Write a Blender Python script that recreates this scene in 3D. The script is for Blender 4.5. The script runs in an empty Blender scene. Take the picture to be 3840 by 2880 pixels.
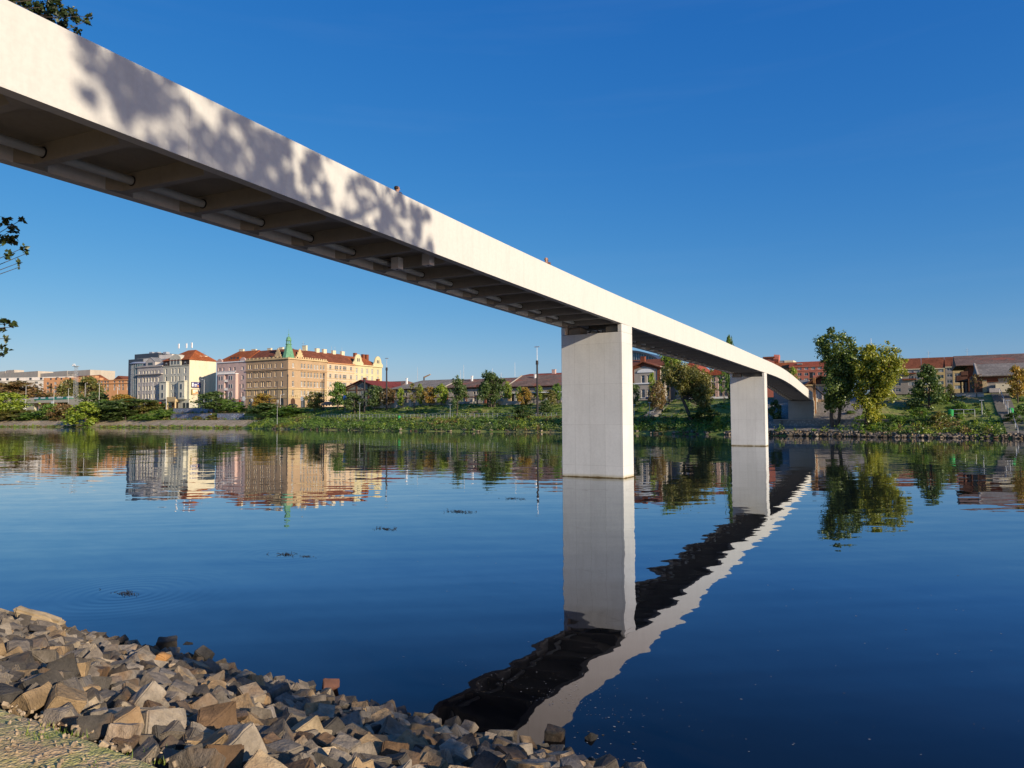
import bpy, bmesh, math, random
from mathutils import Vector, Matrix, Euler
from mathutils import noise as mnoise
S = bpy.context.scene
COL = S.collection
rad = math.radians
# ------------------------------------------------------------ camera, sky, sun, exposure
# frame: x runs along the banks (to the right), y runs across the river, z up, water at z = 0
FPX, HEYE, PITCH, ROLL, HEAD = 2662.0, 3.7, rad(2.617), rad(0.31), rad(29.5)
def _basis():
    cp, sp = math.cos(PITCH), math.sin(PITCH)
    f, u, r = Vector((0, cp, sp)), Vector((0, -sp, cp)), Vector((1, 0, 0))
    c, s = math.cos(ROLL), math.sin(ROLL)
    r, u = c * r - s * u, s * r + c * u
    R = Matrix.Rotation(HEAD, 3, 'Z')
    return R @ r, R @ u, R @ f
RT, UP, FW = _basis()
EYE = Vector((0, 0, HEYE))
cam_d = bpy.data.cameras.new('camera'); cam = bpy.data.objects.new('camera', cam_d); COL.objects.link(cam)
cam_d.sensor_width = 36; cam_d.lens = FPX / 3840 * 36; cam_d.clip_start = 0.05; cam_d.clip_end = 4000
M = Matrix((RT, UP, -FW)).transposed().to_4x4(); M.translation = EYE
cam.matrix_world = M
S.camera = cam
SUNV = Vector((1.0, -0.28, 0.335)).normalized()
SUN_EL = math.asin(SUNV.z); SUN_AZ = math.atan2(SUNV.x, SUNV.y)
wd = bpy.data.worlds.new('World'); S.world = wd; wd.use_nodes = True
nt = wd.node_tree; nt.nodes.clear()
sky = nt.nodes.new('ShaderNodeTexSky'); sky.sky_type = 'NISHITA'; sky.sun_disc = False
sky.sun_elevation = SUN_EL; sky.sun_rotation = SUN_AZ
sky.altitude = 200; sky.air_density = 1.0; sky.dust_density = 0.6; sky.ozone_density = 2.2
hs = nt.nodes.new('ShaderNodeHueSaturation'); hs.inputs['Saturation'].default_value = 1.28; hs.inputs['Value'].default_value = 1.0
bg = nt.nodes.new('ShaderNodeBackground'); bg.inputs['Strength'].default_value = 0.089
wo = nt.nodes.new('ShaderNodeOutputWorld')
nt.links.new(sky.outputs[0], hs.inputs['Color']); 
sp_ = nt.nodes.new('ShaderNodeSeparateColor'); cb_ = nt.nodes.new('ShaderNodeCombineColor'); nt.links.new(hs.outputs[0], sp_.inputs[0])
for i_, (g_, p_) in enumerate(((.76, 1.12), (.69, .75), (.80, .42))):      # white balance and contrast of the sky, channel by channel
    a_ = nt.nodes.new('ShaderNodeMath'); a_.operation = 'MULTIPLY'; a_.inputs[1].default_value = .1; nt.links.new(sp_.outputs[i_], a_.inputs[0])
    b_ = nt.nodes.new('ShaderNodeMath'); b_.operation = 'POWER'; b_.inputs[1].default_value = p_; nt.links.new(a_.outputs[0], b_.inputs[0])
    c_ = nt.nodes.new('ShaderNodeMath'); c_.operation = 'MULTIPLY'; c_.inputs[1].default_value = g_*10; nt.links.new(b_.outputs[0], c_.inputs[0]); nt.links.new(c_.outputs[0], cb_.inputs[i_])

tc_ = nt.nodes.new('ShaderNodeTexCoord'); mp_ = nt.nodes.new('ShaderNodeMapping'); mp_.inputs['Scale'].default_value = (1.2, 1.2, 14); mp_.inputs['Rotation'].default_value = (.05, .10, 0)
nz_ = nt.nodes.new('ShaderNodeTexNoise'); nz_.inputs['Scale'].default_value = 1.7; nz_.inputs['Detail'].default_value = 6; nz_.inputs['Roughness'].default_value = .55
nt.links.new(tc_.outputs['Generated'], mp_.inputs[0]); nt.links.new(mp_.outputs[0], nz_.inputs[0])
rp_ = nt.nodes.new('ShaderNodeValToRGB'); rp_.color_ramp.elements[0].position = .54; rp_.color_ramp.elements[0].color = (0,0,0,1); rp_.color_ramp.elements[1].position = .80; rp_.color_ramp.elements[1].color = (.02,.02,.02,1); nt.links.new(nz_.outputs['Fac'], rp_.inputs[0])
mx_ = nt.nodes.new('ShaderNodeMix'); mx_.data_type = 'RGBA'; mx_.inputs[7].default_value = (6.5, 7.2, 8.0, 1); nt.links.new(rp_.outputs[0], mx_.inputs[0]); nt.links.new(cb_.outputs[0], mx_.inputs[6])   # faint high cirrus
nt.links.new(mx_.outputs[2], bg.inputs[0]); nt.links.new(bg.outputs[0], wo.inputs[0])
sl = bpy.data.lights.new('sun', 'SUN'); sl.energy = 5.0; sl.angle = rad(0.48); sl.color = (1.0, 0.86, 0.68)
sun = bpy.data.objects.new('sun', sl); COL.objects.link(sun); sun.rotation_euler = SUNV.to_track_quat('Z', 'Y').to_euler(); sun.location = (60, -40, 60)
S.view_settings.view_transform = 'Standard'; S.view_settings.look = 'None'; S.view_settings.exposure = 0.22; S.view_settings.gamma = 1
S.render.engine = 'CYCLES'
S.cycles.max_bounces = 6; S.cycles.diffuse_bounces = 3; S.cycles.glossy_bounces = 4; S.cycles.transmission_bounces = 3; S.cycles.transparent_max_bounces = 8
S.cycles.caustics_reflective = True; S.cycles.blur_glossy = 2.5; S.cycles.caustics_refractive = False
S.cycles.use_denoising = True

def PX(px, py, u=None, w=None, z=None):
    """point of the world seen at pixel (px, py) of the 3840 wide frame on the plane y=u, x=w or height z"""
    d = FW + RT * ((px - 1920) / FPX) - UP * ((py - 1440) / FPX)
    if u is not None: t = (u - EYE.y) / d.y
    elif w is not None: t = (w - EYE.x) / d.x
    else: t = (z - EYE.z) / d.z
    return EYE + d * t
def to_px(p):
    v = Vector(p) - EYE; d = v.dot(FW)
    if d <= 0.05: return None
    return 1920 + FPX * v.dot(RT) / d, 1440 - FPX * v.dot(UP) / d, d

# ------------------------------------------------------------ helpers
class MB:
    def __init__(s): s.v = []; s.f = []; s.m = []
    def quad(s, a, b, c, d, m=0):
        i = len(s.v); s.v += [tuple(a), tuple(b), tuple(c), tuple(d)]; s.f.append((i, i+1, i+2, i+3)); s.m.append(m)
    def poly(s, pts, m=0):
        i = len(s.v); s.v += [tuple(p) for p in pts]; s.f.append(tuple(range(i, i+len(pts)))); s.m.append(m)
    def box(s, x0, x1, y0, y1, z0, z1, m=0):
        i = len(s.v)
        s.v += [(x0,y0,z0),(x1,y0,z0),(x1,y1,z0),(x0,y1,z0),(x0,y0,z1),(x1,y0,z1),(x1,y1,z1),(x0,y1,z1)]
        for f in ((0,3,2,1),(4,5,6,7),(0,1,5,4),(1,2,6,5),(2,3,7,6),(3,0,4,7)):
            s.f.append(tuple(i+k for k in f)); s.m.append(m)
    def obox(s, c, ax, ay, hx, hy, z0, z1, m=0):
        """upright box about c (x, y) with half sizes along the unit vectors ax, ay"""
        i = len(s.v)
        for z in (z0, z1):
            for sx, sy in ((-1,-1),(1,-1),(1,1),(-1,1)):
                s.v.append((c[0]+ax[0]*hx*sx+ay[0]*hy*sy, c[1]+ax[1]*hx*sx+ay[1]*hy*sy, z))
        for f in ((0,3,2,1),(4,5,6,7),(0,1,5,4),(1,2,6,5),(2,3,7,6),(3,0,4,7)):
            s.f.append(tuple(i+k for k in f)); s.m.append(m)
    def prism(s, pts, z0, z1, m=0):
        n = len(pts); i = len(s.v)
        s.v += [(p[0], p[1], z0) for p in pts] + [(p[0], p[1], z1) for p in pts]
        s.f.append(tuple(i+k for k in reversed(range(n)))); s.m.append(m)
        s.f.append(tuple(i+n+k for k in range(n))); s.m.append(m)
        for k in range(n):
            s.f.append((i+k, i+(k+1) % n, i+n+(k+1) % n, i+n+k)); s.m.append(m)
    def tube(s, p, q, r0, r1=None, n=8, m=0, cap=True):
        r1 = r0 if r1 is None else r1
        p, q = Vector(p), Vector(q); d = (q-p)
        if d.length < 1e-6: return
        d.normalize(); a = d.orthogonal().normalized(); b = d.cross(a)
        i = len(s.v)
        for c, r in ((p, r0), (q, r1)):
            for k in range(n):
                t = 2*math.pi*k/n; s.v.append(tuple(c + a*(r*math.cos(t)) + b*(r*math.sin(t))))
        for k in range(n):
            s.f.append((i+k, i+(k+1) % n, i+n+(k+1) % n, i+n+k)); s.m.append(m)
        if cap:
            s.f.append(tuple(i+k for k in reversed(range(n)))); s.m.append(m)
            s.f.append(tuple(i+n+k for k in range(n))); s.m.append(m)
    def path(s, pts, r, n=7, m=0):
        for k in range(len(pts)-1):
            r0 = r[k] if isinstance(r, (list, tuple)) else r; r1 = r[k+1] if isinstance(r, (list, tuple)) else r
            s.tube(pts[k], pts[k+1], r0, r1, n, m)
    def mesh(s, name, mats, smooth=False):
        me = bpy.data.meshes.new(name); me.from_pydata(s.v, [], s.f); me.update()
        for x in (mats if isinstance(mats, (list, tuple)) else [mats]): me.materials.append(x)
        if any(s.m): me.polygons.foreach_set('material_index', s.m)
        if smooth: me.polygons.foreach_set('use_smooth', [True]*len(me.polygons))
        return me
    def build(s, name, mats, parent=None, smooth=False):
        return link(name, s.mesh(name, mats, smooth), parent)
def link(name, me, parent=None, loc=None, scale=None, rot=None):
    o = bpy.data.objects.new(name, me); COL.objects.link(o)
    if parent is not None: o.parent = parent
    if loc is not None: o.location = loc
    if scale is not None: o.scale = scale
    if rot is not None: o.rotation_euler = rot
    return o
def tag(o, label=None, cat=None, group=None, kind=None):
    if label: o['label'] = label
    if cat: o['category'] = cat
    if group: o['group'] = group
    if kind: o['kind'] = kind
    return o
def thing(name, label, cat, loc=(0,0,0), group=None, rotz=0):
    o = bpy.data.objects.new(name, None); COL.objects.link(o); o.location = loc; o.rotation_euler = (0,0,rotz)
    o.empty_display_size = 0.3
    return tag(o, label, cat, group)
def struct(o): o['kind'] = 'structure'; return o

# ------------------------------------------------------------ materials
class NT:
    def __init__(s, name):
        s.m = bpy.data.materials.new(name); s.m.use_nodes = True; s.t = s.m.node_tree; s.t.nodes.clear()
        s.out = s.n('ShaderNodeOutputMaterial')
    def n(s, t, **k):
        x = s.t.nodes.new(t)
        for a, b in k.items(): setattr(x, a, b)
        return x
    def l(s, a, b): s.t.links.new(a, b)
    def coord(s, kind='Object', scale=(1,1,1)):
        if kind == 'World': c = s.n('ShaderNodeNewGeometry').outputs['Position']
        else: c = s.n('ShaderNodeTexCoord').outputs[kind]
        mp = s.n('ShaderNodeMapping'); mp.inputs['Scale'].default_value = scale; s.l(c, mp.inputs[0]); return mp.outputs[0]
    def noise(s, vec, scale=1, detail=3, rough=.55):
        x = s.n('ShaderNodeTexNoise'); x.inputs['Scale'].default_value = scale; x.inputs['Detail'].default_value = detail; x.inputs['Roughness'].default_value = rough
        s.l(vec, x.inputs['Vector']); return x
    def ramp(s, fac, stops, interp='LINEAR'):
        x = s.n('ShaderNodeValToRGB'); x.color_ramp.interpolation = interp; e = x.color_ramp.elements
        while len(e) < len(stops): e.new(0.5)
        for k, (p, c) in enumerate(stops): e[k].position = p; e[k].color = (*c, 1) if len(c) == 3 else c
        s.l(fac, x.inputs[0]); return x.outputs[0]
    def mix(s, a, b, fac, mode='MIX'):
        x = s.n('ShaderNodeMix', data_type='RGBA', blend_type=mode)
        for v, k in ((fac, 0), (a, 6), (b, 7)):
            if hasattr(v, 'is_linked'): s.l(v, x.inputs[k])
            else: x.inputs[k].default_value = v if k == 0 else (*v, 1)
        return x.outputs[2]
    def math(s, op, a, b=0.0, c=None, clamp=False):
        x = s.n('ShaderNodeMath', operation=op); x.use_clamp = clamp
        for k, v in enumerate((a, b) if c is None else (a, b, c)):
            if hasattr(v, 'is_linked'): s.l(v, x.inputs[k])
            else: x.inputs[k].default_value = v
        return x.outputs[0]
    def bsdf(s, col, rough=.8, bump=None, strength=.3, dist=.02, spec=.3, metal=0):
        p = s.n('ShaderNodeBsdfPrincipled'); p.inputs['Roughness'].default_value = rough; p.inputs['Metallic'].default_value = metal
        p.inputs['Specular IOR Level'].default_value = spec
        if hasattr(col, 'is_linked'): s.l(col, p.inputs['Base Color'])
        else: p.inputs['Base Color'].default_value = (*col, 1)
        if bump is not None:
            b = s.n('ShaderNodeBump'); b.inputs['Strength'].default_value = strength; b.inputs['Distance'].default_value = dist
            s.l(bump, b.inputs['Height']); s.l(b.outputs[0], p.inputs['Normal'])
        s.l(p.outputs[0], s.out.inputs[0]); return p
_mc = {}
def flat(name, col, var=.12, scale=1.5, rough=.8, spec=.3, metal=0):
    """painted or plain surface with faint unevenness"""
    if name in _mc: return _mc[name]
    k = NT(name); nz = k.noise(k.coord('World'), scale, 5, .6)
    lo = tuple(c*(1-var) for c in col); hi = tuple(min(1, c*(1+var)) for c in col)
    k.bsdf(k.ramp(nz.outputs['Fac'], [(.3, lo), (.7, hi)]), rough, nz.outputs['Fac'], .15, .02, spec, metal)
    _mc[name] = k.m; return k.m
def concrete(name, col, joints=None, stain=0.1):
    k = NT(name); w = k.coord('World')
    n1 = k.noise(w, .45, 5, .6); n2 = k.noise(w, 9, 4, .6); n3 = k.noise(k.coord('World', (3, 3, .35)), 1.3, 3, .6)
    c = k.ramp(n1.outputs['Fac'], [(.3, tuple(x*(1-stain) for x in col)), (.65, col)])
    c = k.mix(c, k.ramp(n2.outputs['Fac'], [(.35, (.94,.94,.94)), (.6, (1,1,1))]), 1.0, 'MULTIPLY')
    c = k.mix(c, k.ramp(n3.outputs['Fac'], [(.32, (.87,.86,.85)), (.52, (1,1,1))]), .35, 'MULTIPLY')
    if joints == 'pier':
        sx = k.n('ShaderNodeSeparateXYZ'); k.l(k.n('ShaderNodeTexCoord').outputs['Object'], sx.inputs[0])
        def lines(v, per, off, wid):
            a = k.math('ADD', v, off); a = k.math('DIVIDE', a, per); a = k.math('FRACT', a); a = k.math('SUBTRACT', a, .5); a = k.math('ABSOLUTE', a)
            return k.math('LESS_THAN', a, wid/per/2)
        j = k.math('MAXIMUM', lines(sx.outputs[0], .98, .33, .025), lines(sx.outputs[2], 2.45, .5, .022))
        c = k.mix(c, (.62,.6,.57), k.math('MULTIPLY', j, .45), 'MULTIPLY')
        # shuttering boards: each panel a shade of its own
        va = k.n('ShaderNodeTexVoronoi'); va.inputs['Scale'].default_value = 1
        vm = k.n('ShaderNodeMapping'); vm.inputs['Scale'].default_value = (1/.98, .2, 1/4.9); k.l(k.n('ShaderNodeTexCoord').outputs['Object'], vm.inputs[0])
        wn = k.n('ShaderNodeTexWhiteNoise', noise_dimensions='2D'); cb = k.n('ShaderNodeCombineXYZ')
        k.l(k.math('FLOOR', k.math('DIVIDE', k.math('ADD', sx.outputs[0], .82), .98)), cb.inputs[0])
        k.l(k.math('FLOOR', k.math('DIVIDE', k.math('ADD', sx.outputs[2], 1.72), 4.9)), cb.inputs[1])
        k.l(cb.outputs[0], wn.inputs['Vector'])
        c = k.mix(c, k.ramp(wn.outputs['Value'], [(0, (.93,.93,.93)), (1, (1,1,1))]), 1.0, 'MULTIPLY')
        # algae and rust coloured tide mark just above the water
        wob = k.math('MULTIPLY', k.noise(w, 1.5, 4).outputs['Fac'], .16)
        tide = k.ramp(k.math('ADD', k.math('SUBTRACT', sx.outputs[2], wob), .04), [(0.0, (.20,.14,.06)), (.02, (.72,.64,.46)), (.18, (1,1,1))])
        c = k.mix(c, tide, 1.0, 'MULTIPLY')
    k.bsdf(c, .75, n2.outputs['Fac'], .12, .02, .25)
    return k.m
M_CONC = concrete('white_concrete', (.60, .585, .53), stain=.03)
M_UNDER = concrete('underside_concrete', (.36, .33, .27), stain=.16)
M_PIER = concrete('pier_concrete', (.68, .67, .62), 'pier')
M_DARK = flat('dark_gap', (.02, .02, .022)); M_PIPE = flat('grey_pipe', (.42, .44, .42), rough=.5)
M_STEEL = flat('galvanised_steel', (.42, .43, .44), rough=.45, spec=.5, metal=.4)
M_DKMETAL = flat('dark_painted_metal', (.035, .03, .03), rough=.5)
M_WHITE = flat('white_paint', (.78, .77, .74), var=.05)

def leafmat(name, cols, trans=.42):
    k = NT(name)
    r = k.n('ShaderNodeNewGeometry').outputs['Random Per Island']; oi = k.n('ShaderNodeObjectInfo').outputs['Random']
    v = k.math('FRACT', k.math('ADD', r, k.math('MULTIPLY', oi, .37)))
    n = len(cols); c = k.ramp(r, [(i/(n-1) if n > 1 else 0, x) for i, x in enumerate(cols)])
    nz = k.noise(k.coord('World'), .55, 2); c = k.mix(c, k.ramp(nz.outputs['Fac'], [(.3, (.62,.66,.6)), (.7, (1.3,1.25,1.1))]), 1.0, 'MULTIPLY')
    d = k.n('ShaderNodeBsdfDiffuse'); k.l(c, d.inputs[0])
    t = k.n('ShaderNodeBsdfTranslucent'); k.l(k.mix(c, (1.15, 1.2, .55), 1.0, 'MULTIPLY'), t.inputs[0])
    g = k.n('ShaderNodeBsdfGlossy'); g.inputs['Roughness'].default_value = .45; g.inputs[0].default_value = (.8,.85,.8,1)
    m1 = k.n('ShaderNodeMixShader'); m1.inputs[0].default_value = trans; k.l(d.outputs[0], m1.inputs[1]); k.l(t.outputs[0], m1.inputs[2])
    m2 = k.n('ShaderNodeMixShader'); m2.inputs[0].default_value = .04; k.l(m1.outputs[0], m2.inputs[1]); k.l(g.outputs[0], m2.inputs[2])
    k.l(m2.outputs[0], k.out.inputs[0]); return k.m
L_GREEN = leafmat('green_leaves', [(0.073,0.146,0.029), (0.157,0.272,0.046), (0.209,0.312,0.062)])
L_DARK = leafmat('dark_leaves', [(0.066,0.120,0.034), (0.108,0.168,0.048), (0.156,0.204,0.066)])
L_YELLOW = leafmat('yellow_green_leaves', [(0.155,0.252,0.034), (0.293,0.377,0.046), (0.401,0.448,0.068)])
L_OLIVE = leafmat('olive_leaves', [(0.125,0.146,0.042), (0.230,0.230,0.062), (0.272,0.209,0.073)])
L_AUTUMN = leafmat('autumn_leaves', [(0.272,0.146,0.042), (0.460,0.272,0.052), (0.418,0.354,0.062)])
L_BROWN = leafmat('brown_leaves', [(0.167,0.103,0.052), (0.293,0.178,0.073), (0.188,0.178,0.062)])
L_SHADED = leafmat('poplar_leaves_shaded', [(.018,.032,.010), (.035,.055,.014), (.06,.08,.02)], .12)  # left edge poplar: backlit shade painted into a darker leaf colour
L_POPLAR = leafmat('poplar_leaves', [(0.062,0.115,0.029), (0.125,0.209,0.042), (0.230,0.272,0.052)], .3)
def barkmat():
    k = NT('bark'); nz = k.noise(k.coord('World', (1, 1, .25)), 6, 4)
    k.bsdf(k.ramp(nz.outputs['Fac'], [(.3, (.035,.027,.02)), (.7, (.13,.105,.08))]), .9, nz.outputs['Fac'], .6, .04); return k.m
M_BARK = barkmat()

# ------------------------------------------------------------ ground, banks, water
def lerp_tab(tab, x):
    if x <= tab[0][0]: return tab[0][1]
    for (a, b), (c, d) in zip(tab, tab[1:]):
        if x <= c: return b + (d-b)*(x-a)/(c-a)
    return tab[-1][1]
SHORE = [(-900,185),(-369,174),(-288,177),(-210,172),(-155,157),(-110,149.5),(-72,146.5),(-50,142.5),(-32,137.5),(-17.5,133),(-1,129.6),(14,128.5),(80,125),(400,120)]
def shore(w): return lerp_tab(SHORE, w)
PROF_R = [(-10,-2.5),(-.3,-.15),(.4,.25),(3,.9),(6,2.2),(9,3.2),(9.6,3.4),(13.4,3.4),(14.4,3.7),(24,7.0),(27,7.5),(600,7.6)]
PROF_L = [(-10,-2.5),(-.3,-.15),(.5,.3),(9,2.85),(13,3.0),(13.8,3.0),(14,5.6),(19.6,5.9),(20,7.6),(600,7.6)]
PROF_B = [(-10,-2.5),(-.3,-.1),(.6,.5),(2,.9),(6,1.6),(6.5,2.5),(14,5.0),(20,7.0),(24,7.5),(600,7.6)]
def prof(w, d):
    if w < -206: return lerp_tab(PROF_L, d)
    if w < -200:
        t = (w+206)/6; return lerp_tab(PROF_L, d)*(1-t) + lerp_tab(PROF_R, d)*t
    if w < -34: return lerp_tab(PROF_R, d)
    if w < -28: t = (w+34)/6; return lerp_tab(PROF_R, d)*(1-t) + lerp_tab(PROF_B, d)*t
    if w < -8: return lerp_tab(PROF_B, d)
    if w < -2: t = (w+8)/6; return lerp_tab(PROF_B, d)*(1-t) + lerp_tab(PROF_R, d)*t
    return lerp_tab(PROF_R, d)
def gz(w, u):
    """height of the ground at (w, u)"""
    if u < 60: return near_z(w, u)
    return prof(w, u - shore(w))
NEAR_U = [(-60,2.6),(-6,2.1),(1.0,2.1),(2.15,2.03),(7.4,-.15),(12,-1.8),(25,-2.5)]
def near_z(w, u):
    z = lerp_tab(NEAR_U, u)
    return z + (.05*mnoise.noise(Vector((w*.6, u*.6, 0))) if u > -8 else 0)
def grassmat():
    k = NT('river_bank_ground'); w = k.coord('World')
    n1 = k.noise(w, .12, 4); n2 = k.noise(w, 2.2, 4)
    c = k.ramp(n1.outputs['Fac'], [(.35, (.12,.18,.04)), (.5, (.21,.25,.06)), (.62, (.30,.25,.11)), (.75, (.17,.14,.08))])
    c = k.mix(c, k.ramp(n2.outputs['Fac'], [(.3, (.55,.55,.5)), (.7, (1.3,1.25,1.1))]), 1.0, 'MULTIPLY')
    k.bsdf(c, .95, n2.outputs['Fac'], .8, .12); return k.m
M_GRASS = grassmat()
def grid_surface(name, ws, offs, zf, mat, base):
    vs = []; fs = []; n = len(offs)
    for w in ws:
        s0 = base(w)
        for d in offs: vs.append((w, s0+d, zf(w, d)))
    for i in range(len(ws)-1):
        for j in range(n-1):
            a = i*n+j; fs.append((a, a+n, a+n+1, a+1))
    me = bpy.data.meshes.new(name); me.from_pydata(vs, [], fs); me.materials.append(mat); me.update()
    return link(name, me)
def frange(a, b, st):
    r = []; x = a
    while x < b: r.append(x); x += st
    return r + [b]
offs = [-10,-.3,.4,.5,.6,2,3,6,6.5,9,9.6,13,13.4,13.8,14,14.4,17,19.6,20,22,24,27,40,90,300,1500]
g = grid_surface('far_bank_ground', frange(-900, -380, 40)+frange(-376, 110, 4)+frange(140, 900, 60), offs, lambda w, d: prof(w, d), M_GRASS, shore); struct(g)
def nearmat():
    k = NT('near_bank_soil'); w = k.coord('World')
    n2 = k.noise(w, 5, 6, .65); v = k.n('ShaderNodeTexVoronoi'); v.inputs['Scale'].default_value = 24; k.l(w, v.inputs['Vector'])
    c = k.ramp(n2.outputs['Fac'], [(.3, (.07,.055,.035)), (.7, (.16,.125,.08))])
    c = k.mix(c, k.ramp(v.outputs['Distance'], [(.1, (1.1,1.05,1)), (.6, (.55,.5,.45))]), .8, 'MULTIPLY')
    k.bsdf(c, .95, v.outputs['Distance'], .6, .04); return k.m
def pathmat():
    k = NT('gravel_path'); w = k.coord('World')
    nw = k.n('ShaderNodeVectorMath', operation='ADD'); k.l(w, nw.inputs[0]); k.l(k.noise(w, 6, 3).outputs['Color'], nw.inputs[1])
    v = k.n('ShaderNodeTexVoronoi'); v.inputs['Scale'].default_value = 14; v.inputs['Randomness'].default_value = 1; k.l(nw.outputs[0], v.inputs['Vector'])
    v2 = k.n('ShaderNodeTexVoronoi'); v2.inputs['Scale'].default_value = 42; k.l(w, v2.inputs['Vector'])
    n1 = k.noise(w, 2.0, 5, .65); n2 = k.noise(w, 28, 3)
    c = k.ramp(n1.outputs['Fac'], [(.3, (.58,.41,.225)), (.7, (.80,.60,.35))])
    bw = k.n('ShaderNodeRGBToBW'); k.l(v.outputs['Color'], bw.inputs[0])
    c = k.mix(c, k.ramp(bw.outputs[0], [(.2, (.6,.58,.55)), (.8, (1.25,1.2,1.15))]), .7, 'MULTIPLY')
    c = k.mix(c, k.ramp(v2.outputs['Distance'], [(.2, (1.1,1.08,1.05)), (.7, (.6,.55,.5))]), .6, 'MULTIPLY')
    sx = k.n('ShaderNodeSeparateXYZ'); k.l(w, sx.inputs[0])
    band = k.ramp(k.math('ADD', sx.outputs[1], k.math('MULTIPLY', n1.outputs['Fac'], 1.0)), [(.62, (0,0,0)), (.9, (1,1,1))])  # moss near the stones
    sc = k.math('MULTIPLY', k.math('SUBTRACT', sx.outputs[1], 1.3), 1.0, clamp=True)
    moss = k.math('MULTIPLY', sc, k.ramp(k.noise(w, 3.3, 5, .7).outputs['Fac'], [(.40, (0,0,0)), (.56, (.85,.85,.85))]))
    c = k.mix(c, (.36, .40, .09), moss)
    h = k.math('ADD', k.math('MULTIPLY', v2.outputs['Distance'], -.6), k.math('ADD', k.math('MULTIPLY', v.outputs['Distance'], -.7), k.math('MULTIPLY', n2.outputs['Fac'], .3)))
    k.bsdf(c, .95, h, .55, .03); return k.m
ng = grid_surface('near_bank_ground', frange(-120, 60, 1.5), [-60,-30,-10,-6,-3,-1,0,1,2.1,3,4,5,6,7.4,9,12,25], lambda w, d: near_z(w, d)-.06, nearmat(), lambda w: 0); struct(ng)
pt = grid_surface('path', frange(-60, 40, .25), [-6,-4,-2,-1,-.5,0,.2,.4,.6,.8,1.0,1.2,1.4,1.6,1.8,2.0,2.18], lambda w, d: near_z(w, d)+.03*mnoise.noise(Vector((w*3, d*3, 4)))+.012, pathmat(), lambda w: 0); struct(pt)

def watermat():
    k = NT('river_water'); geo = k.n('ShaderNodeNewGeometry'); pos = geo.outputs['Position']
    def field(scale, det, amp, off, st=(1,1,1)):
        mp = k.n('ShaderNodeMapping'); mp.inputs['Scale'].default_value = st; mp.inputs['Location'].default_value = off; k.l(pos, mp.inputs[0])
        nz = k.noise(mp.outputs[0], scale, det, .5)
        a = k.n('ShaderNodeVectorMath', operation='SUBTRACT'); k.l(nz.outputs['Color'], a.inputs[0]); a.inputs[1].default_value = (.5,.5,.5)
        b = k.n('ShaderNodeVectorMath', operation='MULTIPLY'); k.l(a.outputs[0], b.inputs[0]); b.inputs[1].default_value = (amp, amp, 0); return b.outputs[0]
    def vadd(a, b):
        x = k.n('ShaderNodeVectorMath', operation='ADD'); k.l(a, x.inputs[0]); k.l(b, x.inputs[1]); return x.outputs[0]
    st = (.55, 1.0, 1)
    tot = vadd(vadd(field(.16, 1, WAVE[0], (3,7,0), st), field(.8, 1.5, WAVE[1], (13,1,5), st)), field(2.8, 2, WAVE[2], (5,31,2), (.6,1,1)))
    mp = k.n('ShaderNodeMapping'); mp.vector_type = 'TEXTURE'; mp.inputs['Rotation'].default_value = (0, 0, HEAD+.12); mp.inputs['Scale'].default_value = (9, .8, 1); k.l(pos, mp.inputs[0])   # long low swell crests
    nz = k.noise(mp.outputs[0], 1.0, 2, .5); sw = k.math('MULTIPLY', k.math('SUBTRACT', nz.outputs['Fac'], .5), WAVE[3])
    cb = k.n('ShaderNodeCombineXYZ'); k.l(k.math('MULTIPLY', sw, -.49), cb.inputs[0]); k.l(k.math('MULTIPLY', sw, .87), cb.inputs[1]); tot = vadd(tot, cb.outputs[0])
    # ring ripples round the floating weed
    for (cx, cy, kk, amp, rr) in RINGS:
        d = k.n('ShaderNodeVectorMath', operation='SUBTRACT'); k.l(pos, d.inputs[0]); d.inputs[1].default_value = (cx, cy, 0)
        ln = k.n('ShaderNodeVectorMath', operation='LENGTH'); k.l(d.outputs[0], ln.inputs[0])
        nm = k.n('ShaderNodeVectorMath', operation='NORMALIZE'); k.l(d.outputs[0], nm.inputs[0])
        wv = k.math('SINE', k.math('MULTIPLY', ln.outputs['Value'], kk))
        fall = k.math('SUBTRACT', 1, k.math('DIVIDE', ln.outputs['Value'], rr), clamp=True)
        wv = k.math('MULTIPLY', k.math('MULTIPLY', wv, amp), k.math('MULTIPLY', fall, fall))
        s = k.n('ShaderNodeVectorMath', operation='SCALE'); k.l(nm.outputs[0], s.inputs[0]); k.l(wv, s.inputs['Scale']); tot = vadd(tot, s.outputs[0])
    up = k.n('ShaderNodeVectorMath', operation='ADD'); k.l(tot, up.inputs[0]); up.inputs[1].default_value = (0,0,1)
    nn = k.n('ShaderNodeVectorMath', operation='NORMALIZE'); k.l(up.outputs[0], nn.inputs[0])
    fr = k.n('ShaderNodeFresnel'); fr.inputs[0].default_value = 1.333; k.l(nn.outputs[0], fr.inputs['Normal'])
    refl = k.ramp(fr.outputs[0], [(0, (.02,.02,.025)), (.10, (.10,.095,.105)), (.165, (.20,.20,.235)), (.28, (.34,.38,.455)), (.40, (.48,.52,.565)), (.6, (.70,.72,.74)), (1, (1,1,1))])
    gl = k.n('ShaderNodeBsdfGlossy'); gl.inputs['Roughness'].default_value = .012; k.l(refl, gl.inputs[0]); k.l(nn.outputs[0], gl.inputs['Normal'])
    df = k.n('ShaderNodeBsdfDiffuse'); df.inputs[0].default_value = (.003,.0035,.004,1)
    ms = k.n('ShaderNodeAddShader'); k.l(df.outputs[0], ms.inputs[0]); k.l(gl.outputs[0], ms.inputs[1])
    k.l(ms.outputs[0], k.out.inputs[0]); return k.m
WAVE = (.012, .018, .012, .034); WATER_IOR = 1.72
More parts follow.
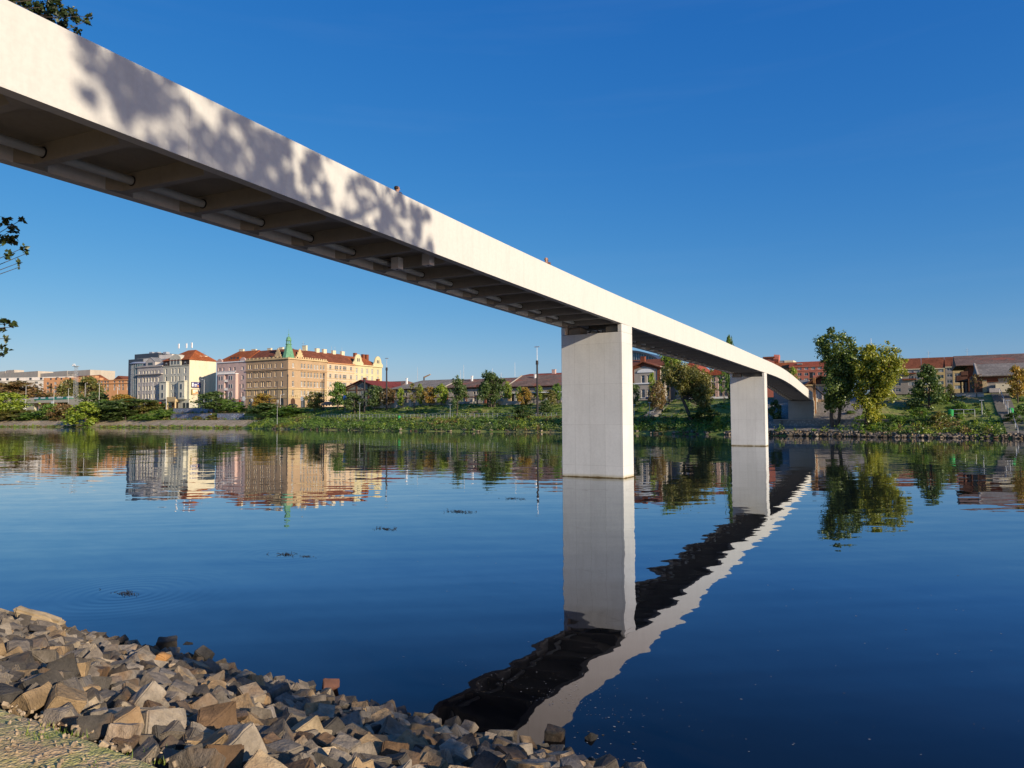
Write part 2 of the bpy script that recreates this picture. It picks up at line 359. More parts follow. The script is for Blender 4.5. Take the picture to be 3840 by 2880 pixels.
WEED_PX = [(475,2227,.55),(1073,2080,.6),(1149,2087,.35),(1448,1984,.7),(1714,1919,.9),(1923,1870,.8)]
WEEDS = [(*PX(x, y, z=0).to_tuple()[:2], s) for x, y, s in WEED_PX]
RINGS = [(WEEDS[0][0], WEEDS[0][1], 26, .022, 3.4), (WEEDS[1][0], WEEDS[1][1], 20, .012, 3.0)]
wm = MB(); wm.quad((-900,-5,0), (900,-5,0), (900,240,0), (-900,240,0)); struct(wm.build('water', watermat()))
# ------------------------------------------------------------ footbridge
KN = [-2,10,22,38,58,85,100,115,132.5,141.5]
KW = [-12.706,-13.964,-14.815,-15.009,-14.93,-15.36,-15.65,-15.88,-16.1,-16.2]
KZ = [9.274,9.503,9.522,9.24,8.97,8.80,8.70,8.08,6.83,6.30]
def spline(k, v):
    n = len(k); h = [k[i+1]-k[i] for i in range(n-1)]
    a = [0]*n; b = [1]*n; c = [0]*n; d = [0]*n
    for i in range(1, n-1):
        a[i] = h[i-1]; b[i] = 2*(h[i-1]+h[i]); c[i] = h[i]; d[i] = 6*((v[i+1]-v[i])/h[i]-(v[i]-v[i-1])/h[i-1])
    for i in range(1, n): m = a[i]/b[i-1]; b[i] -= m*c[i-1]; d[i] -= m*d[i-1]
    M2 = [0]*n; M2[-1] = d[-1]/b[-1]
    for i in range(n-2, -1, -1): M2[i] = (d[i]-c[i]*M2[i+1])/b[i]
    def f(x):
        i = 0
        while i < n-2 and x > k[i+1]: i += 1
        if x < k[0]:
            s = (v[1]-v[0])/h[0]-h[0]*M2[1]/6; return v[0]+s*(x-k[0])
        t = x-k[i]; H = h[i]
        return v[i]+((v[i+1]-v[i])/H-H*(2*M2[i]+M2[i+1])/6)*t+M2[i]/2*t*t+(M2[i+1]-M2[i])/(6*H)*t**3
    return f
bw_, bz_ = spline(KN, KW), spline(KN, KZ)
HB, WB, UE = 1.58, 4.0, 141.2
def bfr(u):
    """right bottom edge point, sideways unit vector (to the left) and height at u"""
    w = bw_(u); dw = (bw_(u+.05)-bw_(u-.05))/.1; L = math.hypot(1, dw)
    return Vector((w, u)), Vector((-1/L, dw/L)), Vector((dw/L, 1/L)), bz_(u)
def bp(u, lat, dz):
    p, s, t, z = bfr(u); q = p + s*lat; return (q.x, q.y, z+dz)
bridge = thing('footbridge', 'long white concrete footbridge crossing the river on two slab piers', 'footbridge', (-15, 39.8, 0))
def bobj(name, mb, mat, smooth=False, parent=None):
    for i, v in enumerate(mb.v): mb.v[i] = (v[0]+15, v[1]-39.8, v[2])
    return mb.build(name, mat, parent or bridge, smooth)
us = frange(-34, UE, .55)
def sweep(mb, sec, us, m=0, caps=True):
    n = len(sec); i0 = len(mb.v)
    for u in us:
        for lat, dz in sec: mb.v.append(bp(u, lat, dz))
    for i in range(len(us)-1):
        for j in range(n):
            a = i0+i*n+j; b = i0+i*n+(j+1) % n; mb.f.append((a, a+n, b+n, b)); mb.m.append(m)
    if caps:
        mb.f.append(tuple(i0+j for j in range(n))); mb.m.append(m)
        mb.f.append(tuple(i0+(len(us)-1)*n+j for j in reversed(range(n)))); mb.m.append(m)
TB = .30
b = MB(); sweep(b, [(0,0),(TB,0),(TB,.44),(.18,.6),(.16,HB),(.02,HB),(0,HB-.02)], us); bobj('side_beam', b, M_CONC)
b = MB(); sweep(b, [(WB-TB,0),(WB,0),(WB,HB-.02),(WB-.02,HB),(WB-.16,HB),(WB-.18,.6),(WB-TB,.44)], us); bobj('side_beam', b, M_CONC)
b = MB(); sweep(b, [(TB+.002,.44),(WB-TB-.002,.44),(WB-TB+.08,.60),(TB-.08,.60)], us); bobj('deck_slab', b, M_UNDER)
RIBS = []
k0 = 39.72
u = k0 - 2.2*33
SP = 2.2
while u < UE-1: RIBS.append(u); u += SP
RIBS = RIBS[:99]
for u in RIBS:
    b = MB(); p, s, t, z = bfr(u); c = .28; h = .11
    pts = [(TB+.003, -h-c), (TB+c, -h), (WB-TB-c, -h), (WB-TB-.003, -h-c), (WB-TB-.003, h+c), (WB-TB-c, h), (TB+c, h), (TB+.003, h+c)]
    pl = [(p.x+s.x*a+t.x*e, p.y+s.y*a+t.y*e) for a, e in pts]
    i = len(b.v); n = len(pl)
    for (zz, ) in ((.006,), (.437,)):
        for (x, y) in pl: b.v.append((x, y, bz_(y if abs(y-u) < 2 else u)+zz))
    b.f.append(tuple(i+q for q in range(n))); b.f.append(tuple(i+n+q for q in reversed(range(n))))
    for q in range(n): b.f.append((i+q, i+n+q, i+n+(q+1) % n, i+(q+1) % n))
    b.m += [0]*(n+2)
    nb = len(b.f); b.tube(bp(u-.135, WB-TB-.62, .21), bp(u-.112, WB-TB-.62, .21), .13, .13, 14, 1)
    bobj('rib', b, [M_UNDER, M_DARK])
b = MB(); r = .105; cl, cz = WB-TB-.62, .21
for i in range(len(us)-1):
    b.tube(bp(us[i], cl, cz), bp(us[i+1], cl, cz), r, r, 12, 0, False)
bobj('drain_pipe', b, M_PIPE, True)
for u0, lat in ((PX(1556,1015,z=9.4).y, 2.6), (PX(1700,1005,z=9.4).y, 1.15)):
    u0 = RIBS[min(range(len(RIBS)), key=lambda i: abs(RIBS[i]-u0))]
    b = MB(); p, s, t, z = bfr(u0); cc = p+s*lat-t*.3
    b.obox(cc, s, t, .17, .17, z-.06, z+.38); o = bobj('junction_box', b, M_WHITE)
    b = MB(); b.tube((cc.x, cc.y, z-.075), (cc.x, cc.y, z-.058), .03); b.v = [(v[0]+15, v[1]-39.8, v[2]) for v in b.v]; b.build('lamp_eye', M_DARK, o)
# joints in the near face: hair lines, one wider expansion joint near the far bank
for u0, wd_ in ((PX(738,500,w=-13.7).y, .005), (27.6, .006), (63, .008), (110.5, .10), (88, .006)):
    b = MB()
    q = [bp(u0-wd_/2, -.004, .0), bp(u0+wd_/2, -.004, .0), bp(u0+wd_/2, -.004, HB-.03), bp(u0-wd_/2, -.004, HB-.03)]
    q2 = [bp(u0-wd_/2, .01, .0), bp(u0+wd_/2, .01, .0), bp(u0+wd_/2, .01, HB-.03), bp(u0-wd_/2, .01, HB-.03)]
    i = len(b.v); b.v += q+q2; b.f += [(i,i+1,i+2,i+3),(i,i+4,i+5,i+1),(i+1,i+5,i+6,i+2),(i+2,i+6,i+7,i+3),(i+3,i+7,i+4,i)]; b.m += [0]*5
    bobj('joint', b, flat('joint_shade', (.44,.42,.39)) if wd_ < .05 else flat('joint_dark', (.2,.19,.17)))
# piers: slab with two cheeks at the top and a slot with bearings
def pier(u0, T):
    p, s, t, z = bfr(u0); ps = thing('pier', None, None); COL.objects.unlink(ps); bpy.data.objects.remove(ps)
    b = MB(); SL = .50
    def sb(l0, l1, e0, e1, za, zb): b.obox(p+s*((l0+l1)/2)+t*((e0+e1)/2), s, t, (l1-l0)/2, (e1-e0)/2, za, zb)
    sb(0, WB, 0, T, -2.5, z-SL)
    sb(0, .27, 0, T, z-SL, z-.02); sb(WB-.27, WB, 0, T, z-SL, z-.02)
    sb(.27, WB-.27, T*.45, T*.55, z-SL, z-SL+.06)
    org = Vector((p.x, p.y, 0)); ang = math.atan2(s.y, s.x)
    Rm = Matrix.Rotation(-ang, 3, 'Z')
    b.v = [tuple(Rm @ (Vector(v)-org)) for v in b.v]
    o = b.build('pier', M_PIER, bridge); o.location = org - Vector((-15, 39.8, 0)); o.rotation_euler = (0, 0, ang)
    mod = o.modifiers.new('bevel', 'BEVEL'); mod.width = .025; mod.segments = 2; mod.limit_method = 'ANGLE'
    for l0, l1 in ((.42, 1.15), (WB-1.15, WB-.35)):
        c = MB(); c.obox(p+s*((l0+l1)/2)+t*(T/2), s, t, (l1-l0)/2, T*.3, z-SL+.003, z-.10); c.obox(p+s*((l0+l1)/2)+t*(T/2), s, t, (l1-l0)/2-.1, T*.2, z-.10, z-.002)
        bobj('bearing_block', c, M_UNDER)
pier(39.8, 1.75); pier(88.4, 1.9)
# diaphragm above each pier and abutment at the far bank
p, s, t, z = bfr(UE); b = MB()
pts = [p+s*-.15-t*1.0, p+s*(WB+.15)-t*1.0, p+s*(WB+.15)+t*5, p+s*-.15+t*5]
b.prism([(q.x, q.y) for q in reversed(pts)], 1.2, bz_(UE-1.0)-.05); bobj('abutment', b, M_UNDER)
b = MB(); pts = [p+s*.0+t*.0, p+s*WB+t*.0, p+s*WB+t*9, p+s*.0+t*9]
b.prism([(q.x, q.y) for q in reversed(pts)], z-.1, z+.6); bobj('landing_slab', b, M_UNDER)
# ------------------------------------------------------------ stones of the near bank
random.seed(11)
def stonemat(rub=False):
    k = NT('rubble_stone' if rub else 'quarry_stone'); w = k.coord('World'); o = k.coord('Object')
    r = k.math('FRACT', k.math('ADD', k.math('MULTIPLY', k.n('ShaderNodeNewGeometry').outputs['Random Per Island'], 3.7), k.n('ShaderNodeObjectInfo').outputs['Random']))
    c = k.ramp(r, [(0, (.09,.078,.065)), (.2, (.20,.17,.135)), (.36, (.32,.265,.19)), (.5, (.15,.135,.115)), (.62, (.28,.20,.115)), (.74, (.10,.08,.06)), (.85, (.27,.235,.19)), (1, (.20,.12,.065))], 'CONSTANT')
    if not rub: c = k.n('ShaderNodeObjectInfo').outputs['Color']
    n1 = k.noise(w, 5, 5, .65); n2 = k.noise(w, 26, 5, .7); n3 = k.noise(w, 2.2, 3)
    c = k.mix(c, k.ramp(n1.outputs['Fac'], [(.3, (.55,.53,.5)), (.7, (1.35,1.3,1.25))]), 1.0, 'MULTIPLY')
    c = k.mix(c, k.ramp(n2.outputs['Fac'], [(.3, (.75,.75,.75)), (.7, (1.2,1.2,1.2))]), .8, 'MULTIPLY')
    c = k.mix(c, (.26,.13,.045), k.ramp(n3.outputs['Fac'], [(.56, (0,0,0)), (.72, (.5,.5,.5))]))
    sx = k.n('ShaderNodeSeparateXYZ'); k.l(w, sx.inputs[0])   # wet and weedy foot at the waterline
    c = k.mix(c, (.3,.3,.27), k.ramp(sx.outputs[2], [(.06, (1,1,1)), (.30, (0,0,0))]), 'MULTIPLY')
    h = k.math('ADD', k.math('MULTIPLY', n1.outputs['Fac'], 1.0), k.math('MULTIPLY', n2.outputs['Fac'], .45))
    k.bsdf(c, .85, h, .85, .05, .3); return k.m
M_STONE = stonemat()
def stone_mesh(seed, sx=1, sy=.75, sz=.6, round_=0.0, low=False):
    rs = random.Random(seed); bm = bmesh.new(); pts = []
    for cx in (-1, 1):
        for cy in (-1, 1):
            for cz in (-1, 1):
                if rs.random() < .05: continue
                pts.append(Vector((cx*sx*rs.uniform(.74,1), cy*sy*rs.uniform(.7,1), cz*sz*rs.uniform(.66,1))))
    for _ in range(rs.randint(1, 4)):
        v = Vector((rs.gauss(0,1), rs.gauss(0,1), rs.gauss(0,1))).normalized(); pts.append(Vector((v.x*sx, v.y*sy, v.z*sz))*rs.uniform(.85,1.15))
    for p in pts: bm.verts.new(p*.5)
    bmesh.ops.convex_hull(bm, input=bm.verts)
    bmesh.ops.delete(bm, geom=[v for v in bm.verts if not v.link_faces], context='VERTS')
    bmesh.ops.dissolve_limit(bm, angle_limit=rad(9), verts=bm.verts, edges=bm.edges)
    bmesh.ops.bevel(bm, geom=bm.edges[:], offset=.035+.03*round_, segments=2, affect='EDGES')
    bmesh.ops.triangulate(bm, faces=bm.faces[:])
    if not low: bmesh.ops.subdivide_edges(bm, edges=[e for e in bm.edges if e.calc_length() > .16], cuts=2, use_grid_fill=True)
    bmesh.ops.triangulate(bm, faces=bm.faces[:])
    for v in bm.verts:
        n = mnoise.noise_vector(v.co*3.1+Vector((seed*3.7, 0, 0))); v.co += n*.045
        v.co += mnoise.noise_vector(v.co*9+Vector((seed, 5, 0)))*.014
    me = bpy.data.meshes.new('stone'); bm.to_mesh(me); bm.free(); me.materials.append(M_STONE); return me
SM = [stone_mesh(i, 1, random.uniform(.66,.95), random.uniform(.52,.9)) for i in range(26)]
cand = []
def sline(u): return near_z(0, u)
for layer, (st, smin, smax, lift) in enumerate(((.18,.17,.25,-.08), (.18,.11,.23,.0), (.27,.17,.28,.045))):
    u = 2.25
    while u < 7.75:
        w = -21.0
        while w < 3.0:
            uu = u+random.uniform(-.5,.5)*st; ww = w+random.uniform(-.5,.5)*st
            if uu > (2.34 if layer < 2 else 2.5) and not (layer == 0 and uu > 7.5) and not (layer == 2 and (uu > 7.1 or random.random() < .4)):
                sz = random.uniform(smin, smax)*(1.0 if random.random() < .85 else 1.25)
                if uu < 2.5: sz *= 1.0
                edge = .0 if uu < 7.2 else -.10
                cand.append((ww, uu, lerp_tab(NEAR_U, uu)+lift+edge+random.uniform(-.03,.05), sz))
            w += st
        u += st
def shown(c):
    q = to_px((c[0], c[1], c[2]))
    if not q or not (-60 < q[0] < 3900 and q[1] < 2960): return 0
    return c[3]*FPX/q[2]*(1.25 if c[1] > 7.1 else 1)
cand.sort(key=shown, reverse=True)
cand = [c for c in cand if not (c[1] < 2.35 and c[0] > -1.2)]
STONE_GROUP = 'loose quarry stones of the near riverbank'
PLACES = [(-30,-11.5,'on the far left stretch of the stone bank'), (-11.5,-8,'on the left stretch of the stone bank'), (-8,-5.2,'on the middle stretch of the stone bank'), (-5.2,-2.9,'on the right stretch of the stone bank'), (-2.9,9,'at the right end of the stone bank')]
def place_name(w, u):
    a = next(t for lo, hi, t in PLACES if lo <= w < hi)
    b = 'at the waterline' if u > 6.5 else ('beside the path' if u < 2.9 else 'in mid slope')
    return 'angular quarried stone %s %s' % (b, a)
STC = [('light grey', (.31,.265,.205)), ('mid grey', (.17,.146,.115)), ('dark grey', (.075,.068,.058)), ('tan', (.33,.235,.13)), ('brown', (.16,.10,.055)), ('cream', (.42,.33,.21))]
STC = STC+STC[0:3]+STC[1:4]
for i, c in enumerate(cand[:290]):
    o = link('stone', random.choice(SM), None, (c[0], c[1], c[2]), (c[3],)*3, (random.uniform(-.6,.6), random.uniform(-.6,.6), random.uniform(0,6.28)))
    nm_, cc_ = random.choice(STC); kf_ = random.uniform(.72,1.15); o.color = (*[x*kf_ for x in cc_], 1)
    pn = place_name(c[0], c[1]).replace('angular', nm_); tag(o, pn, 'stone', 'stones: '+pn)
RB = MB(); SMV = [([v.co.copy() for v in m.vertices], [tuple(p.vertices) for p in m.polygons]) for m in [stone_mesh(200+i, 1, random.uniform(.66,.95), random.uniform(.5,.85), 0, True) for i in range(14)]]
for c in cand[290:]:
    vv, ff = random.choice(SMV); mt = Matrix.Translation((c[0], c[1], c[2])) @ Euler((random.uniform(-.6,.6), random.uniform(-.6,.6), random.uniform(0,6.28))).to_matrix().to_4x4() @ Matrix.Scale(c[3], 4)
    n0 = len(RB.v); RB.v += [tuple(mt @ v) for v in vv]; RB.f += [tuple(n0+i for i in f) for f in ff]
RB.m = [0]; me = RB.mesh('stone_rubble', stonemat(True))
tag(link('stone_rubble', me), 'smaller broken stones filling the gaps of the near riverbank', 'rubble', None, 'stuff')
# stones that stand out
M_TAN = flat('tan_stone', (.38,.29,.175), .3, 5, .9); M_RUST = flat('rust_stone', (.33,.17,.06), .3, 6, .9); M_RED = flat('red_brown_stone', (.15,.07,.045), .3, 6, .9)
def special(px, py, z, size, mesh, rot, label, mat=None, stretch=(1,1,1)):
    p = PX(px, py, z=z); me = mesh
    if mat: me = mesh.copy(); me.materials.clear(); me.materials.append(mat)
    o = link('stone', me, None, p, (size*stretch[0], size*stretch[1], size*stretch[2]), rot); o.color = (.09,.085,.08,1); tag(o, label, 'stone')
special(150, 2325, .35, .60, stone_mesh(91, 1, .42, .42, 1), (.1,.30,.5), 'long tan boulder at the upper left end of the stone bank', M_TAN, (1.5,1,1))
special(590, 2490, .55, .36, stone_mesh(92, 1, .5, .45), (.2,-.9,.4), 'small orange stone leaning among grey stones at upper left', M_RUST)
special(2078, 2757, .03, .24, stone_mesh(93, 1, .9, .8), (0,.1,.3), 'dark stone standing alone in the bridge reflection')
special(2230, 2775, -.01, .20, stone_mesh(94, 1, .7, .6), (.4,.5,1.2), 'pale stone tip poking out of the water right of the bank')
special(704, 2420, -.02, .16, stone_mesh(95, 1, .7, .5), (.2,.1,.2), 'tiny dark stone tip in the water off the left stones')
special(625, 2420, .08, .32, stone_mesh(96, 1, .85, .8), (.1,.1,.9), 'black angular boulder at the waterline above the orange stone')
special(763, 2462, .06, .29, stone_mesh(97, 1, .7, .8), (.2,.5,.2), 'dark wedge shaped boulder at the waterline right of the black one')
special(1240, 2580, .04, .25, stone_mesh(98, 1, .8, .8), (.5,.1,.9), 'reddish brown block standing at the waterline', M_RED)

# foam flecks and floating bits (nobody could count them)
random.seed(5); b = MB()
def fleck(x, y, r):
    a = random.uniform(0, 6.28); e = random.uniform(.3,.8); n = 6
    b.poly([(x+math.cos(a+k*6.283/n)*r*random.uniform(.6,1.2), y+math.sin(a+k*6.283/n)*r*e*random.uniform(.6,1.2), .004) for k in range(n)], 0 if random.random() < .7 else 1)
for _ in range(200):
    u = 7.6+abs(random.gauss(0, 1))*7; w = random.uniform(-.8*u, .35*u+1)
    fleck(w, u, random.uniform(.003,.011)*(1+u*.05))
for _ in range(200):
    fleck(random.gauss(-4.2,.9), 8.2+abs(random.gauss(0,.6)), random.uniform(.004,.012))
for _ in range(40):
    q = PX(random.uniform(2150,2420), random.uniform(2690,2860), z=0); fleck(q.x, q.y, random.uniform(.005,.02))
tag(b.build('floating_flecks', [flat('foam', (.34,.33,.31)), flat('leaf_bits', (.16,.12,.07))]), 'pale foam flecks and leaf bits drifting on the near water', 'foam', None, 'stuff')
# tufts of water weed that break the surface
for i, (x, y, s) in enumerate(WEEDS):
    b = MB(); 
    for _ in range(46):
        a = random.uniform(0, 6.28); rr = abs(random.gauss(0,.3))*s; h = random.uniform(.015,.05)*s; L = random.uniform(.05,.22)*s
        c = Vector((math.cos(a)*rr*1.6, math.sin(a)*rr*.8, .003)); d = Vector((random.gauss(0,1), random.gauss(0,.5), random.uniform(0,.5))).normalized()
        q = c+d*L; q.z = max(.006, q.z*.6); m = (c+q)/2; m.z = h
        b.tube(c, m, .008*s, .008*s, 4); b.tube(m, q, .008*s, .003*s, 4)
    o = b.build('water_weed', flat('wet_weed', (.02,.018,.015)), None); o.location = (x, y, 0)
    tag(o, ['dark weed tuft with ring ripples nearest the stones at left', 'dark weed tuft in open water below the corner house reflection', 'small weed tuft just right of a larger one', 'dark weed tuft in mid river left of the near pier', 'fourth weed tuft towards the pier, low in the water', 'farthest weed tuft, nearest to the tall pier'][i], 'water weed', 'weed tufts breaking the water surface')

# loose gravel and grass tufts where the path meets the stones (uncountable)
random.seed(31); PB_ = MB(); SML = [([v.co.copy() for v in m.vertices], [tuple(p.vertices) for p in m.polygons]) for m in [stone_mesh(300+i, 1, .8, .6, 0, True) for i in range(6)]]
for _ in range(1500):
    u = random.choice((random.gauss(2.15,.2), random.gauss(1.7,.45), random.uniform(.2,2.3))); w = random.uniform(-9,-1.2)
    if u > 2.6 or u < -.5: continue
    vv, ff = random.choice(SML); s_ = random.uniform(.007,.022)*(2.2 if u > 2 and random.random() < .12 else 1); mt = Matrix.Translation((w, u, near_z(w,u)+.02)) @ Euler((random.uniform(0,6), random.uniform(0,6), random.uniform(0,6))).to_matrix().to_4x4() @ Matrix.Scale(s_, 4)
    n0 = len(PB_.v); PB_.v += [tuple(mt @ v) for v in vv]; PB_.f += [tuple(n0+i for i in f) for f in ff]
PB_.m = [0]; tag(link('path_gravel', PB_.mesh('path_gravel', flat('gravel_bits', (.36,.27,.17), .5, 30, .95))), 'loose gravel scattered on the sandy path edge', 'gravel', None, 'stuff')
G_ = MB()
for _ in range(70):
    w, u = random.uniform(-10,-1.5), random.gauss(2.05,.22)
    if u > 2.5: continue
    for k in range(random.randint(5,14)):
        a = random.uniform(0,6.28); x, y = w+random.gauss(0,.03), u+random.gauss(0,.03); z = near_z(x,y)+.005; h = random.uniform(.015,.04); dx, dy = math.cos(a)*h*.6, math.sin(a)*h*.6; px_, py_ = -math.sin(a)*.003, math.cos(a)*.003
        G_.poly([(x-px_,y-py_,z),(x+px_,y+py_,z),(x+dx,y+dy,z+h)])
tag(G_.build('grass_tufts', L_YELLOW), 'short yellow green grass tufts along the path edge', 'grass', None, 'stuff')
# ------------------------------------------------------------ buildings
def wallmat(name, col, streak=.12):
    k = NT(name); w = k.coord('World'); n1 = k.noise(k.coord('World', (1,1,.3)), .35, 5, .65); n2 = k.noise(w, 2.5, 4)
    c = k.ramp(n1.outputs['Fac'], [(.3, tuple(x*(1-streak*1.6) for x in col)), (.6, col)])
    c = k.mix(c, k.ramp(n2.outputs['Fac'], [(.3, (.88,.88,.88)), (.65, (1,1,1))]), 1.0, 'MULTIPLY')
    k.bsdf(c, .9, n2.outputs['Fac'], .2, .03, .15); return k.m
def rustic(name, col):
    k = NT(name); w = k.coord('World'); sx = k.n('ShaderNodeSeparateXYZ'); k.l(w, sx.inputs[0])
    f = k.math('ABSOLUTE', k.math('SUBTRACT', k.math('FRACT', k.math('DIVIDE', sx.outputs[2], .62)), .5)); ln = k.ramp(f, [(.06, (.72,.7,.66)), (.12, (1,1,1))])
    n1 = k.noise(w, .5, 5, .6); c = k.ramp(n1.outputs['Fac'], [(.3, tuple(x*.8 for x in col)), (.65, col)])
    k.bsdf(k.mix(c, ln, 1.0, 'MULTIPLY'), .9, f, .3, .05, .15); return k.m
def tiles(name, col, var=.35, patch=None):
    k = NT(name); w = k.coord('World'); n1 = k.noise(w, .3, 5, .7); n2 = k.noise(w, 4, 4, .7)
    br = k.n('ShaderNodeTexVoronoi'); br.inputs['Scale'].default_value = 3.2; k.l(w, br.inputs['Vector'])
    c = k.ramp(n1.outputs['Fac'], [(.3, tuple(x*(1-var) for x in col)), (.7, tuple(x*(1+var*.6) for x in col))])
    c = k.mix(c, k.ramp(n2.outputs['Fac'], [(.3, (.7,.7,.7)), (.7, (1.2,1.2,1.2))]), 1.0, 'MULTIPLY')
    bw = k.n('ShaderNodeRGBToBW'); k.l(br.outputs['Color'], bw.inputs[0]); c = k.mix(c, k.ramp(bw.outputs[0], [(.2, (.82,.82,.82)), (.8, (1.12,1.12,1.12))]), 1.0, 'MULTIPLY')
    if patch: c = k.mix(c, patch, k.ramp(k.noise(w, .22, 6, .75).outputs['Fac'], [(.55, (0,0,0)), (.6, (1,1,1))]))
    k.bsdf(c, .9, bw.outputs[0], .5, .06, .15); return k.m
R_ORANGE = tiles('orange_roof_tiles', (.34,.10,.035)); R_RED = tiles('red_brown_roof_tiles', (.22,.075,.04)); R_BROWN = tiles('weathered_brown_tiles', (.22,.145,.11), .35, (.30,.11,.07))
R_GREY = tiles('grey_roof_tiles', (.27,.235,.195)); R_SLATE = tiles('pale_slate_roof', (.25,.25,.245), .15); R_REDNEW = tiles('dark_red_sheet_roof', (.22,.05,.04), .15)
R_SALMON = tiles('salmon_red_roof', (.33,.085,.045), .15)
M_GLASSD = flat('window_glass', (.045,.055,.065), .3, .4, .12, .6); M_CURT = flat('window_glass_with_curtain', (.30,.30,.29), .2, .8, .3, .5)
M_FRAME = flat('window_frame_paint', (.62,.6,.56), .05)
M_COPPER = flat('green_copper', (.13,.30,.17), .22, 1.2, .6); M_GOLD = flat('gilded_letters', (.16,.12,.03), .1, 3, .4)
_winc = {}
def window(parent, F, c, z, w, h, style='plain', glass=None):
    """F = ('u', y) front plane facing the river or ('w', x) side plane facing right"""
    key = (round(w,1), round(h,1), style)
    if key not in _winc:
        f = MB(); t = .09
        f.box(-w/2, w/2, -.04, .04, -h/2, -h/2+t); f.box(-w/2, w/2, -.04, .04, h/2-t, h/2)
        f.box(-w/2, -w/2+t, -.04, .04, -h/2+t, h/2-t); f.box(w/2-t, w/2, -.04, .04, -h/2+t, h/2-t)
        if w > .75: f.box(-.04, .04, -.035, .035, -h/2+t, h/2-t)
        if h > 1.5: f.box(-w/2+t, w/2-t, -.03, .03, h*.2, h*.2+.07)
        if style == 'sill': f.box(-w/2-.12, w/2+.12, -.40, -.05, -h/2-.12, -h/2-.003)
        p = MB(); p.box(-w/2+t, w/2-t, .0, .02, -h/2+t, h/2-t)
        _winc[key] = (f.mesh('window', M_FRAME), p.mesh('pane', M_GLASSD), p.mesh('pane', M_CURT))
    fm, pm, pc = _winc[key]
    if F[0] == 'u': loc = Vector((c, F[1]+.24, z)); rz = 0
    else: loc = Vector((F[1]-.24, c, z)); rz = math.pi/2
    o = link('window', fm, parent, loc - parent.location, None, (0,0,rz)); link('pane', pc if (random.random() < .25 if glass is None else glass) else pm, o)
    return o
def holes_wall(mb, F, a0, a1, z0, z1, wins, m=0, mr=1, depth=.24):
    xs = sorted({a0, a1, *[v for (c, z, w, h) in wins for v in (c-w/2, c+w/2) if a0 < v < a1]}); zs = sorted({z0, z1, *[v for (c, z, w, h) in wins for v in (z-h/2, z+h/2) if z0 < v < z1]})
    def P(a, z, d=0):
        return (a, F[1]+d, z) if F[0] == 'u' else (F[1]-d, a, z)
    for i in range(len(xs)-1):
        # merge vertical runs
        zc = None
        for j in range(len(zs)-1):
            cx, cz = (xs[i]+xs[i+1])/2, (zs[j]+zs[j+1])/2
            inside = any(abs(cx-c) < w/2 and abs(cz-z) < h/2 for c, z, w, h in wins)
            if not inside:
                if zc is None: zc = zs[j]
            if inside and zc is not None:
                mb.quad(P(xs[i], zc), P(xs[i+1], zc), P(xs[i+1], zs[j]), P(xs[i], zs[j]), m); zc = None
        if zc is not None: mb.quad(P(xs[i], zc), P(xs[i+1], zc), P(xs[i+1], zs[-1]), P(xs[i], zs[-1]), m)
    for c, z, w, h in wins:
        l, r, b, t = c-w/2, c+w/2, z-h/2, z+h/2
        for p, q in (((l,b),(l,t)), ((r,t),(r,b)), ((l,t),(r,t)), ((r,b),(l,b))):
            mb.quad(P(*p), P(*p, depth+.1), P(*q, depth+.1), P(*q), mr)
